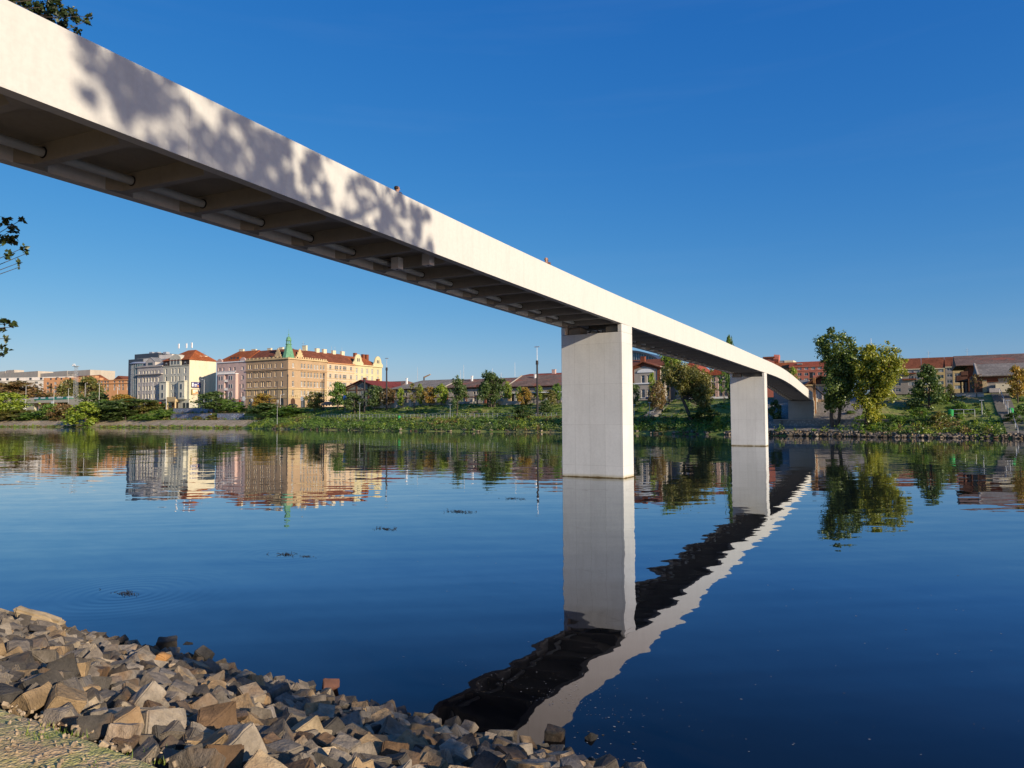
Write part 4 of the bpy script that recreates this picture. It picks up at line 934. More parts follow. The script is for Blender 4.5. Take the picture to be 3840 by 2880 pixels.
# --- glass cylinder office tower
xl = W(457, YF); R_ = (xa-.1-xl)*.62; cx = xa-.1-R_*.42; zt0 = Zu(480, 1366, YF)
gt = thing('glass_tower', 'rounded blue glass office tower with projecting fins', 'office building', (cx, YF+R_, ZST))
def glassm():
    k = NT('blue_curtain_wall'); w = k.coord('World'); nz = k.noise(w, .35, 3)
    k.bsdf(k.ramp(nz.outputs['Fac'], [(.35, (.02,.05,.07)), (.65, (.05,.12,.15))]), .08, None, spec=.8); return k.m
G_BLUE = glassm(); n = 40
b = MB(); H = zt0-ZST
for k in range(n):
    a0, a1 = 2*math.pi*k/n, 2*math.pi*(k+1)/n; b.quad((R_*math.cos(a0), R_*math.sin(a0), 0), (R_*math.cos(a1), R_*math.sin(a1), 0), (R_*math.cos(a1), R_*math.sin(a1), H), (R_*math.cos(a0), R_*math.sin(a0), H))
b.poly([(R_*math.cos(2*math.pi*k/n), R_*math.sin(2*math.pi*k/n), H) for k in range(n)]); b.build('curtain_wall', G_BLUE, gt)
for j in range(9):
    b = MB(); z = H*(j+1)/9
    for k in range(n):
        a0, a1 = 2*math.pi*k/n, 2*math.pi*(k+1)/n
        for r0, r1, za, zb in ((R_+.1, R_+.1, z-.3, z),): b.quad((r0*math.cos(a0), r0*math.sin(a0), za), (r0*math.cos(a1), r0*math.sin(a1), za), (r0*math.cos(a1), r0*math.sin(a1), zb), (r0*math.cos(a0), r0*math.sin(a0), zb))
    b.build('floor_band', flat('blue_grey_band', (.12,.16,.18)), gt)
for k in range(22):
    a = math.pi+k*math.pi/21; b = MB(); b.tube((1.02*R_*math.cos(a), 1.02*R_*math.sin(a), 0), (1.02*R_*math.cos(a), 1.02*R_*math.sin(a), H), .09, .09, 4); b.build('mullion', M_STEEL, gt)
for j in range(16):
    z = H*(j+.5)/16; b = MB(); b.box(-R_-1.6, -R_+.05, -.5, .6, z, z+.12); b.build('sun_fin', M_STEEL, gt)
b = MB()
for k in range(n):
    a0, a1 = 2*math.pi*k/n, 2*math.pi*(k+1)/n; b.quad((R_*1.12*math.cos(a0), R_*1.12*math.sin(a0), H+.1), (R_*1.12*math.cos(a1), R_*1.12*math.sin(a1), H+.1), (R_*.9*math.cos(a1), R_*.9*math.sin(a1), H+1.0), (R_*.9*math.cos(a0), R_*.9*math.sin(a0), H+1.0))
b.poly([(R_*.9*math.cos(2*math.pi*k/n), R_*.9*math.sin(2*math.pi*k/n), H+1.0) for k in range(n)]); b.build('roof_rim', M_STEEL, gt)
# dark office block stepping up behind
def slab(px0, px1, py0, u, d, mat, zb=None): return (W(px0,u,py0), W(px1,u,py0), u, u+d, ZST if zb is None else zb, Zu((px0+px1)/2, py0, u), mat)
ob = thing('office_block', 'dark stepped office block rising behind the glass tower', 'office building', (W(540, 222), 228, ZST))
for nm, t in (('lower_block', slab(482,536,1347,221,12,W_DKPANEL)), ('upper_block', slab(505,594,1326,228,12,W_DKPANEL)), ('white_wing', slab(594.5,645,1330,228.5,12,W_WHITE)), ('white_wing', slab(536.5,570,1345,221.3,8,W_WHITE))):
    b = MB(); L = ob.location; b.box(t[0]-L.x, t[1]-L.x, t[2]-L.y, t[3]-L.y, t[4]-L.z, t[5]-L.z); b.build(nm, t[6], ob)
b = MB(); xm0, xm1 = W(510,228), W(590,228); zq = Zu(545,1343,227.9)
for k in range(16): x = xm0+(xm1-xm0)*(k+.5)/16-ob.location.x; b.box(x-.35, x+.35, 227.92-ob.location.y, 227.99-ob.location.y, zq-1.4-ob.location.z, zq-ob.location.z)
b.build('window_strip', M_CURT, ob)
for px in (565, 585, 617): b = MB(); q = PX(px, 1326, u=230)-ob.location; b.box(q.x-1.3, q.x+1.3, q.y, q.y+2, q.z-.2, q.z+.9); b.build('rooftop_unit', M_STEEL, ob)
# --- far left blocks
def plain_block(name, label, px0, px1, py0, u, d, mat, zb=ZST, rows=(), cols=(), ww=1.4, wh=1.5, side=0, cat='apartment block', roof=None, rmat=None, sill='plain'):
    x0, x1 = W(px0,u,py0), W(px1,u,py0); z1 = Zu((px0+px1)/2, py0, u); B_ = Bld(name, label, x0, x1, u, u+d, zb, z1, [mat, mat], cat)
    for y in rows:
        for c in cols: B_.front.append((W(c,u,y), Zu((px0+px1)/2, y, u), ww, wh, sill))
    B_.walls()
    if roof: B_.roof(Zu((px0+px1)/2, roof, u+d/2), 'x', rmat or R_RED)
    return B_
UL = 285
o = plain_block('modern_apartment_block', 'long white apartment block with ribbon windows at far left', -120, 182, 1428, UL, 14, W_WHITE, rows=(1436.5,1451,1467), cols=(-80,-50,-20,5,38,62,90,118,150,172), ww=3.2, wh=1.6)
b = MB(); L = o.o.location; b.box(W(-120,UL+2)-L.x, W(178,UL+2)-L.x, 2.5-7, 12-7, o.z1-L.z+.004, Zu(90,1413,UL+2)-L.z); st_ = b.build('setback_floor', W_WHITE, o.o); o.band(o.z1-.2, .5, .5, 'f', W_WHITE, 'roof_edge')
for px in (8,25,50,80,106,146,168): b = MB(); x = W(px,UL+2); z = Zu(90,1419,UL+2); b.box(x-1.1-L.x, x+1.1-L.x, 2.42-7, 2.48-7, z-.9-L.z, z+.9-L.z); b.build('window', M_GLASSD, st_)
o = plain_block('orange_apartment_block', 'orange rendered apartment block next to the white one', 183.5, 292, 1424, UL, 14, W_ORANGE, rows=(1437,1453,1467.5), cols=(193,212,233,255,275), ww=2.2, wh=1.9)
b = MB(); L = o.o.location; b.box(W(184,UL+1)-L.x, W(280,UL+1)-L.x, 1.5-7, 12-7, o.z1-L.z+.004, Zu(235,1416,UL+1)-L.z); st_ = b.build('attic_storey', W_ORANGE, o.o)
for px in (202,215,228,250): b = MB(); x = W(px,UL+1); z = Zu(235,1421,UL+1); b.box(x-.7-L.x, x+.7-L.x, 1.42-7, 1.48-7, z-.8-L.z, z+.8-L.z); b.build('window', M_GLASSD, st_)
b = MB(); x = W(202,UL); b.box(x-.6-L.x, x+.6-L.x, -.1-7, -.01-7, 0, o.z1-L.z-2.5); b.build('stair_shaft', M_DARK, o.o)
o = plain_block('orange_corner_block', 'orange apartment block with balconies and stepped gable left of glass tower', 334, 458, 1426.5, UL-20, 14, W_ORANGE, rows=(1432.5,1445,1458.5), cols=(349,356,372,379,388,395,412,425,434,447), ww=1.4, wh=1.9)
b = MB(); L = o.o.location; o.band(Zu(400,1427.5,UL-20), .5, .7, 'f', W_ORANGE); o.band(Zu(400,1439,UL-20), .5, .7, 'f', W_ORANGE)
for k in range(3): b = MB(); b.box(W(350,UL-20)-L.x, W(381,UL-20)-L.x, -7-1.3, -7-.01, Zu(365,1450+k*8,UL-20)-L.z, Zu(365,1448+k*8,UL-20)-L.z+.4); b.build('balcony', W_ORANGE, o.o)
b = MB(); 
for (pa, pb, py) in ((333,341,1419),(341,362,1409.5),(362,374,1418)): b.box(W(pa,UL-20)-L.x, W(pb,UL-20)-L.x, -7, -4, o.z1-L.z, Zu(360,py,UL-20)-L.z)
b.build('stepped_gable', W_ORANGE, o.o)
o = plain_block('red_roofed_block', 'low block with red roof between the orange blocks', 245, 345, 1424, UL+20, 12, W_ORANGE, roof=1410, rmat=R_RED)
o = plain_block('cream_gabled_block', 'cream gabled block just left of the glass tower', 428, 462, 1423, UL+8, 12, M_CREAM); o.roof(Zu(445,1409,UL+8), 'y', R_RED)
plain_block('long_office_block', 'long pale office slab on the skyline at far left', -150, 142, 1401, 330, 20, W_BEIGE, cat='office building')
for px0_, px1_, py, lb in ((22,52,1388.5,'pale lift house on top of the skyline slab at far left'),(-30,18,1391,'dark topped roof house at the left picture edge')):
    q0, q1 = W(px0_,333), W(px1_,333); b = MB(); b.box(q0,q1,333,341,Zu(30,1401.5,333),Zu(30,py,333)); tag(b.build('roof_house', W_BEIGE), lb, 'roof house')
plain_block('beige_office_block', 'beige concrete office block behind orange houses, lower step', 143, 253, 1398, 332, 20, W_BEIGE, cat='office building')
plain_block('beige_office_tower', 'beige concrete office block with dark window band behind the light mast', 253.5, 338, 1389, 320, 20, W_BEIGE, rows=(1405,), cols=(258,263,268,273,278,283,288,293), ww=1.6, wh=2.4, cat='office building')
plain_block('beige_roof_block', 'beige roof block next to the light mast, middle step', 200, 252, 1392, 326, 10, W_BEIGE, cat='office building')
for o_ in COL.objects:
    if o_.get('label') in ('long white apartment block with ribbon windows at far left', 'orange rendered apartment block next to the white one', 'orange apartment block with balconies and stepped gable left of glass tower'): o_.rotation_euler.z = rad(17)
# --- viaduct
UV = 232
vd = thing('viaduct', 'pale concrete road viaduct on piers at far left', 'viaduct', (W(150,UV), UV, 3.2))
L = vd.location
zd0, zd1 = Zu(150,1511,UV), Zu(150,1501,UV)
b = MB(); b.box(W(-150,UV)-L.x, W(262,UV)-L.x, 0, 12, zd0-L.z, zd1-L.z); b.build('deck', concrete('viaduct_concrete', (.52,.46,.35)), vd)
MV = bpy.data.materials['viaduct_concrete']
b = MB(); b.box(W(-150,UV)-L.x, W(115,UV)-L.x, 6, 12.5, Zu(150,1499.5,UV)-L.z, Zu(50,1492,UV)-L.z); b.build('deck', MV, vd)
for p0_, p1_, m in ((-60,-30,MV),(30,52,MV),(92,120,MV),(136,147,flat('pink_pier', (.6,.33,.24)))):
    b = MB(); b.box(W(p0_,UV)-L.x, W(p1_,UV)-L.x, 1.5, 3.5, 0, zd0-L.z); b.build('pier', m, vd)
b = MB(); b.box(W(262,UV)-L.x+.02, W(314,UV)-L.x, -.5, 12, 0, Zu(290,1495,UV)-L.z); b.build('ramp_wall', MV, vd)
xs_ = [W(p,UV-1) for p in (118,134,143,152,160,172,184,193,203,214,226,240,251,264)]
ns = thing('noise_barrier', 'green and white painted barrier along the viaduct deck', 'barrier', (xs_[0], UV+.6, zd1))
gm = [flat('barrier_green', (.03,.20,.15), .2), flat('barrier_white', (.62,.62,.60), .1), flat('barrier_mint', (.12,.40,.22), .2)]
hb_ = Zu(180,1489,UV)-zd1
for i in range(13):
    b = MB(); b.box(xs_[i]-xs_[0]+.03, xs_[i+1]-xs_[0]-.03, 0, .2, 0.02, hb_*.5); b.build('panel', gm[0 if i < 11 else 2], ns)
    b = MB(); b.box(xs_[i]-xs_[0]+.03, xs_[i+1]-xs_[0]-.03, 0, .2, hb_*.5+.004, hb_); b.build('panel', gm[1 if i % 3 != 1 else 0], ns)
# --- market halls
UM = 185
gx0, gx1 = W(1285,UM), W(1437,UM); gp = Zu(1343,1425,UM); ge = Zu(1285,1457,UM)
W_GP = wallmat('grey_green_plaster', (.26,.27,.22))
mg = Bld('market_gate_house', 'gabled market hall with round window and dark red roof', gx0+.8, gx1-.8, UM, UM+26, ZST-.6, ge, [W_GP, W_PLASTER])
for y, cs in ((1240+965/4.148, (1305,1311,1346,1352)), (1240+1050/4.148, (1305,1385))):
    for c in cs: mg.front.append((W(c,UM), Zu(1340,y,UM), .8, 1.2))
mg.walls(lambda b: b.poly([(gx0+.8,UM,ge),(gx1-.8,UM,ge),((gx0+gx1)/2,UM,gp-.35)]))
xm = (gx0+gx1)/2
b = MB(); ov = 1.2
for sx_ in (-1, 1):
    e = xm+sx_*((gx1-gx0)/2+.5); b.quad((e,UM-ov,ge-.45),(xm,UM-ov,gp),(xm,UM+26,gp),(e,UM+26,ge-.45)); b.quad((e,UM-ov,ge-.65),(xm,UM-ov,gp-.22),(xm,UM+26,gp-.22),(e,UM+26,ge-.65)); b.quad((e,UM-ov,ge-.65),(xm,UM-ov,gp-.22),(xm,UM-ov,gp),(e,UM-ov,ge-.45))
mg.rf = mg.part('roof', b, R_REDNEW)
b = MB()
for k in range(20):
    for sx_ in (-1, 1): x = xm+sx_*(.4+k*(gx1-gx0)/2/20); z = gp-.35-(abs(x-xm))/((gx1-gx0)/2)*(gp-ge); b.box(x-.12, x+.12, UM-.06, UM-.004, z-.8, z-.25)
mg.part('bargeboard_teeth', b, W_TIMBER)
b = MB(); zc_ = Zu(1348,1448,UM); b.tube((xm,UM-.10,zc_),(xm,UM-.004,zc_),1.0,1.0,18); o = mg.part('round_window', b, W_PLASTER); b = MB(); b.tube((xm,UM-.13,zc_),(xm,UM-.103,zc_),.72,.72,18); mg.loc(b); b.build('pane', M_GLASSD, o)
for x in (gx0+1.2, xm-2.6, xm+2.6, gx1-1.2): b = MB(); b.box(x-.3, x+.3, UM-.12, UM-.004, ZST-.6, ge-.2 if abs(x-xm) > 4 else ge+1); mg.part('pilaster', b, W_TIMBER)
mg.band(Zu(1340,1240+930/4.148,UM), .3, .1, 'f', W_TIMBER)
for px in (1368, 1417): mg.chimney(W(px,UM+8), UM+8, ge+.2, Zu(px,1418 if px < 1400 else 1423,UM+8), .9, .9, W_BRICK)
# long hall: one building, hipped roof sections
def hall(name, label, px0, px1, u, pe, pr, rmat, wins=True, groups=(), base=None, d=17, wallm=None, hips=(6,0), pyfix=None):
    x0, x1 = W(px0,u), W(px1,u); ze = Zu(px0 if pyfix is None else pyfix, pe, u); B_ = Bld(name, label, x0+.6, x1-.6, u, u+d, ZST-.6 if base is None else base, ze, [wallm or W_PLASTER, W_PLASTER], 'market hall')
    n = int((x1-x0)/7.2)
    for i in range(n):
        c = x0+(x1-x0)*(i+.5)/n
        for dd in (-.55, .55): B_.front.append((c+dd, ze-2.0, .7, .95))
        B_.front.append((c, B_.z0+2.0, 1.6, 2.6))
    B_.walls()
    for i in range(n+1):
        c = x0+.8+(x1-x0-1.6)*i/n; b = MB(); b.box(c-.35, c+.35, u-.16, u-.004, B_.z0, ze-.5); B_.part('pilaster', b, W_BRICK)
    B_.band(ze-3.3, .25, .1, 'f', W_TIMBER, 'string_course'); B_.band(ze-.6, .5, .35, 'f', W_TIMBER, 'eave_board')
    zr_ = Zu((px0+px1)/2, pr, u+d/2)
    B_.roof(zr_, 'x', rmat, ze-.1, 1.0, *hips, box=(B_.x0-(.4 if hips[0] else -.41), B_.x1+(.4 if hips[1] else -.41), B_.y0, B_.y1))
    if not hips[0]:
        b = MB(); ym = (B_.y0+B_.y1)/2; b.tube((B_.x0-.6, B_.y0-1.0, ze-.05), (B_.x0-.6, ym, zr_+.06), .22, .22, 5); B_.part('verge', b, W_PLASTER)
    return B_
h1 = hall('market_hall', 'market hall with diamond patterned grey tile roof right of the gabled hall', 1470, 1668, UM, 1457, 1427, R_GREY, hips=(7,0), pyfix=1490)
h2 = hall('market_hall', 'market hall with brown roof behind the two big dark green trees', 1669, 1905, UM, 1452, 1421, R_BROWN, hips=(0,0), pyfix=1700)
h3 = hall('market_hall', 'market hall with patched red brown roof and glazed canopy left of the tall pier', 1906, 2235, UM, 1443, 1405, R_BROWN, hips=(0,7), pyfix=2090)
for hh, pxs in ((h1, (1525,)), (h2, (1770,)), (h3, (2007,))):
    for px in pxs: hh.chimney(W(px,UM+6), UM+6, hh.z1+1.2, hh.z1+3.6, .5, .5, M_WHITE)
lh = hall('market_hall', 'low hall with mottled roof just behind the gabled market hall', 1400, 1500, UM+14, 1452, 1431, R_BROWN, hips=(0,4), pyfix=1450)
b = MB(); xk0, xk1 = W(1888,UM-6), W(2230,UM-6); zk = Zu(2000,1474,UM-6); L = h3.o.location
cn = thing('market_canopy', 'long flat canopy with glazed shop fronts before the market hall', 'canopy', (xk0, UM-5, ZST-.6)); 
b.box(0, xk1-xk0, 0, 4.9, zk-ZST+.6, zk-ZST+1.0); b.build('canopy_roof', flat('dark_canopy', (.06,.05,.05)), cn); b = MB(); b.box(0, xk1-xk0, -.08, -.003, zk-ZST+.65, zk-ZST+.95); b.build('fascia', M_WHITE, cn)
for k in range(12):
    x = (xk1-xk0)*k/11.5; b = MB(); b.box(x+.3, x+.9 if k % 3 else x+1.8, .3, .9 if k % 3 else 4.8, 0, zk-ZST+.59); b.build('post', M_STEEL if k % 3 else W_LEDGE, cn)
b = MB(); b.box(.5, xk1-xk0-.5, 3.2, 3.3, .3, zk-ZST+.4); b.build('glazing', M_GLASSD, cn)
rh = plain_block('red_roofed_hall', 'hall with plain dark red roof ridge behind the market, left of the tall pier', 1960, 2330, 1402, 215, 12, W_PLASTER, roof=1396, rmat=R_SALMON, cat='market hall'); rh.chimney(W(2078,218), 218, rh.z1, Zu(2078,1387,218), 1.2, 1, W_PINK)
# gate house right of the near pier
U2 = 178
cg = Bld('market_office', 'two storey market office with scalloped brown gable seen between the piers', W(2368,U2), W(2477,U2), U2, U2+14, ZST-.5, Zu(2425,1374,U2), [W_PLASTER, W_PLASTER])
for y, h in ((1240+715/3.95, 2.0), (1240+930/3.95, 2.2)):
    for c in (2411, 2433): cg.front.append((W(c,U2), Zu(2425,y,U2), .95, h, 'sill'))
xm = W(2414,U2); zp_ = Zu(2414,1354,U2)
cg.walls(lambda b: b.poly([(cg.x0,U2,cg.z1),(cg.x1,U2,cg.z1),(xm,U2,zp_-.3)]))
b = MB()
for e in (cg.x0-.5, cg.x1+.7):
    s_ = 1 if e > xm else -1; b.quad((e,U2-.7,cg.z1-.45),(xm,U2-.7,zp_),(xm,U2+14,zp_),(e,U2+14,cg.z1-.45)); b.quad((e,U2-.7,cg.z1-.7),(xm,U2-.7,zp_-.3),(xm,U2-.7,zp_),(e,U2-.7,cg.z1-.45)); b.quad((e,U2-.7,cg.z1-.7),(xm,U2-.7,zp_-.3),(xm,U2+14,zp_-.3),(e,U2+14,cg.z1-.7))
cg.rf = cg.part('roof', b, R_RED)
b = MB()
for k in range(14):
    for s_ in (-1, 1):
        hw = (cg.x1-xm if s_ > 0 else xm-cg.x0); x = xm+s_*hw*(k+.5)/14; z = zp_-.35-(k+.5)/14*(zp_-.3-cg.z1); b.box(x-.13, x+.13, U2-.1, U2-.004, z-.95, z-.02)
cg.part('scalloped_board', b, W_BRICK)
for x in (cg.x0+.35, cg.x1-.45): b = MB(); b.box(x-.35, x+.4, U2-.12, U2-.004, Zu(2425,1437,U2), cg.z1-.1); cg.part('brick_corner', b, W_BRICK)
cg.band(Zu(2425,1440,U2), .3, .25, 'f', M_WHITE); b = MB(); xw = W(2422,U2); zw = Zu(2422,1397,U2)
pts = [(xw+2.3*math.cos(t), zw+1.0*math.sin(t)) for t in [math.pi*k/10 for k in range(11)]]
b.poly([(x, U2-.2, z) for x, z in pts]); [b.quad((a,U2-.2,c),(a,U2-.004,c),(e,U2-.004,f),(e,U2-.2,f)) for (a,c),(e,f) in zip(pts, pts[1:]+pts[:1])]; cg.part('arched_pediment', b, M_WHITE)
mr = plain_block('market_wing', 'market wing with brick red roof and chimney behind the scalloped gable', 2300, 2500, 1372, 186, 14, W_PLASTER, roof=1349, rmat=R_RED, cat='market hall'); mr.chimney(W(2413,190), 190, mr.z1+.5, Zu(2413,1339,190), 1.2, 1, W_BRICK)
# blue glass arched roof behind
ah = thing('arched_hall', 'blue glazed hall with curved roof rising behind the market', 'hall', (W(2350,260), 260, ZST)); n = 24
xa_, xb_ = W(2255,260), W(2472,260); zA = Zu(2360,1322,260)-ZST; zB = Zu(2465,1345,260)-ZST-1; L = ah.location
pts = [(xa_+(xb_-xa_)*k/n-L.x, zB+(zA-zB)*math.sin(math.pi*k/n)**.8) for k in range(n+1)]
b = MB(); b.poly([(pts[0][0],0,0)]+[(pts[-1][0],0,0)]+[(x,0,z) for x, z in reversed(pts)]); b.build('glazed_wall', G_BLUE, ah)
b = MB()
for (x0_, z0_), (x1_, z1_) in zip(pts, pts[1:]): b.quad((x0_,-1,z0_),(x1_,-1,z1_),(x1_,20,z1_),(x0_,20,z0_)); b.quad((x0_,-1,z0_),(x1_,-1,z1_),(x1_,-1,z1_+.8),(x0_,-1,z0_+.8)); b.quad((x0_,-1,z0_+.8),(x1_,-1,z1_+.8),(x1_,20,z1_+.8),(x0_,20,z0_+.8))
b.build('curved_roof', W_DKPANEL, ah)
for k in range(1, n): b = MB(); b.box(pts[k][0]-.08, pts[k][0]+.08, -.15, -.01, 0, pts[k][1]); b.build('mullion', M_STEEL, ah)
# pink houses behind the park trees
UB = 182
for (a, c, e, rr, lab, mt) in ((2556,2625,1392,1358,'cream and pink house half hidden by the leaning tree', wallmat('pale_pink', (.55,.38,.30))), (2655,2733,1405,1378,'pale pink gabled villa right of the leaning tree', wallmat('rose_render', (.58,.38,.31)))):
    B_ = Bld('villa', lab, W(a,UB), W(c,UB), UB, UB+12, ZST-.4, Zu(a,e,UB), [mt, mt], 'house')
    for y in (1420, 1448, 1475):
        for k in (.25, .6, .85): B_.front.append((B_.x0+(B_.x1-B_.x0)*k, Zu(a,y,UB), 1.0, 1.6, 'sill'))
    B_.walls(); zrr = Zu((a+c)/2, rr, UB); B_.roof(zrr, 'y', R_SALMON, None, .5)
    b = MB(); b.poly([(B_.x0+.3,UB-.36,B_.z1),(B_.x1-.3,UB-.36,B_.z1),((B_.x0+B_.x1)/2,UB-.36,zrr-.5)]); B_.part('gable_face', b, mt); B_.band(Zu(a,1497,UB), .5, .2, 'f', M_WHITE)
# salmon apartment block behind the bridge end
UR = 430
o = plain_block('salmon_apartment_block', 'salmon red apartment block behind the far end of the bridge', 2960, 3110, 1374, UR, 13, W_SALMON, rows=(1380.5,1402.5,1424), cols=(2998,3023.5,3049,3074,3098), ww=2.1, wh=1.7)
o.roof(Zu(3030,1356,UR+6), 'x', R_SALMON); o.band(o.z1-.3, .3, .4, 'f', W_SALMON); o.band(Zu(3030,1391,UR), .25, .2, 'f', W_SALMON)
b = MB(); b.box(W(2990,UR+1), W(3009,UR+1), UR+1.4, UR+3, o.z1+1.4, o.z1+2.0); o.part('skylight', b, M_CURT)
o = plain_block('orange_block', 'orange red house in shadow left of the salmon block', 2905, 2959, 1382, UR+5, 12, W_ORANGE, rows=(1392,), cols=(2925,), roof=1360, rmat=R_ORANGE, cat='house')
o = plain_block('terrace_house', 'cream attic house with dark roof terrace above the bridge deck line', 2870, 2975, 1353, 456, 12, M_CREAM, rows=(1357,), cols=(2925,), ww=5, wh=1.4, cat='house')
b = MB(); b.box(W(2864,454), W(2905,454), 454, 460, ZST, Zu(2880,1343,454)); b.tube((W(2905,456),456,Zu(2880,1345,454)),(W(2925,456),456,Zu(2880,1347,454)),2.6,2.6,10); o.part('attic_tower', b, W_SALMON)
b = MB(); b.box(W(2862,453), W(2907,453), 453.2, 461, Zu(2880,1342.8,454), Zu(2880,1338,454)); o.part('attic_roof', b, R_RED)
# brown gabled pavilion by the bridge end
UP_ = 150
pv = Bld('gabled_pavilion', 'brown timber gabled pavilion beside the bridge end', W(3020,UP_), W(3145,UP_), UP_, UP_+14, 5.2, Zu(3060,1443,UP_), [wallmat('tan_render', (.40,.27,.17)), W_TIMBER], 'pavilion')
for c in (3068, 3095): pv.front.append((W(c,UP_), Zu(3080,1465,UP_), 1.2, 3.4))
pv.walls(); xm = W(3080,UP_); zp_ = Zu(3080,1405,UP_)
b = MB(); b.poly([(pv.x0,UP_-.01,pv.z1),(pv.x1,UP_-.01,pv.z1),(xm,UP_-.01,zp_-.2)]); pv.part('gable_face', b, W_TIMBER)
b = MB()
for e in (pv.x0-1.0, pv.x1+1): b.quad((e,UP_-1,pv.z1-.5),(xm,UP_-1,zp_),(xm,UP_+14,zp_),(e,UP_+14,pv.z1-.5)); b.quad((e,UP_-1,pv.z1-.75),(xm,UP_-1,zp_-.25),(xm,UP_-1,zp_),(e,UP_-1,pv.z1-.5)); b.quad((e,UP_-1,pv.z1-.75),(xm,UP_-1,zp_-.25),(xm,UP_+14,zp_-.25),(e,UP_+14,pv.z1-.75))
pv.rf = pv.part('roof', b, W_TIMBER); pv.band(pv.z1-.2, .3, .2, 'f', W_LEDGE); pv.chimney(xm-2, UP_+2, pv.z1+.5, zp_+.5, .6, .6, M_DKMETAL)
b = MB(); b.box(W(3110,UP_-1), W(3200,UP_-1), UP_-1.5, UP_-.02, 5.2, Zu(3120,1512,UP_)); pv.part('terrace_wall', b, W_PLASTER)
sb = plain_block('low_shed', 'low grey roofed shed joining the pavilion on its left', 2900, 3018, 1440, 152, 9, W_TAUPE, zb=5.5, roof=1427, rmat=R_GREY, cat='shed')
# right hand apartment row
for (a, c, e, m, lb) in ((3330,3455,1384,W_TAUPE,'grey beige apartment block with brown balconies right of the yellow green poplar'),(3456,3543,1381,W_OCHRE,'yellow ochre apartment block behind the dark spruce'),(3544,3571,1375,W_TAUPE,'narrow grey apartment section between two ochre ones'),(3572,3660,1373,W_OCHRE,'ochre apartment section next to the timber gable')):
    u = 420; B_ = plain_block('apartment_row', lb, a, c, e, u, 13, m, rows=(e+9, e+32, e+55, e+78), cols=[p for p in (3345,3368,3416,3438,3470,3500,3528,3561,3590,3620,3645) if a+8 < p < c-8], ww=2.4, wh=1.7)
    B_.roof(Zu(3460,1342,426), 'x', R_RED, None, .0 if c < 3640 else .3); B_.band(B_.z1-.4, .35, .5, 'f', M_CREAM)
    if a == 3330:
        for r in (e+15, e+37): b = MB(); x = W(3410,u); b.box(x-3, x+3.2, u-1.2, u-.01, Zu(3410,r+4,u), Zu(3410,r-1,u)); B_.part('balcony', b, R_RED)
# weathered market hall with timber gable at the right edge
U3 = 158
mh = hall('market_hall', 'white walled market hall with grey roof at the right edge', 3668, 3990, U3, 1407, 1360, R_GREY, base=6.5, d=14, hips=(0,0), pyfix=3700)
b = MB(); b.box(mh.x0-1.2, mh.x0-.02, U3-.4, U3+13, mh.z1-3.6, mh.z1+.2); mh.part('timber_gallery', b, W_TIMBER)
pz = Zu(3720,1446,U3); b = MB(); x = W(3712,U3); n=10
pts = [(x-1.3,6.5+3.1)]+[(x+1.3*math.cos(math.pi-math.pi*k/n), 9.9+.9*math.sin(math.pi*k/n)) for k in range(n+1)]+[(x+1.3,9.6)]
b.poly([(a,U3-.2,c) for a,c in pts]); mh.part('arched_window', b, W_BRICK)
b = MB(); x = W(3692,U3); b.box(x-.35, x+.35, U3-.25, U3-.005, 6.5, 10); mh.part('pilaster', b, W_LEDGE)
b = MB(); b.box(mh.x0+2.0, mh.x1, U3-1.2, U3-.17, 6.5, 9.2); mh.part('lower_wall', b, M_CREAM)
b = MB(); x = W(3727,U3); b.box(x-.8, x+.8, U3-1.25, U3-1.203, 6.6, 8.4); mh.part('gate', b, W_GREY)
U4 = 175
tg = Bld('timber_gabled_hall', 'tall hall with brown roof and stepped timber bay behind the white market hall', W(3632,U4), W(4000,U4), U4, U4+15, ZST-.5, Zu(3700,1368,U4), [W_TIMBER, W_TIMBER], 'market hall'); tg.walls(); tg.roof(Zu(3700,1330,U4+7), 'x', R_BROWN, None, 2.2, 0, 0)
b = MB(); x = W(3751,U4+3); b.box(x-.25, x+.25, U4-1.8, U4+7.3, tg.z1+.3, Zu(3700,1329,U4+7)+.25); 
for (a, c, e, f) in ((3605,3632,1392,1412),(3588,3630,1408,1430)): b = MB(); b.box(W(a,U4-3), W(c,U4-3), U4-3, U4+2, Zu(3610,f,U4-3), Zu(3610,e,U4-3)); tg.part('timber_bay', b, W_TIMBER)
for px in (3603, 3615, 3628): b = MB(); x = W(px,U4-2); b.tube((x,U4-2.5,ZST-.5),(x,U4-2.5,Zu(3610,1430,U4-3)+.05),.15,.15,6); tg.part('post', b, W_BRICK)
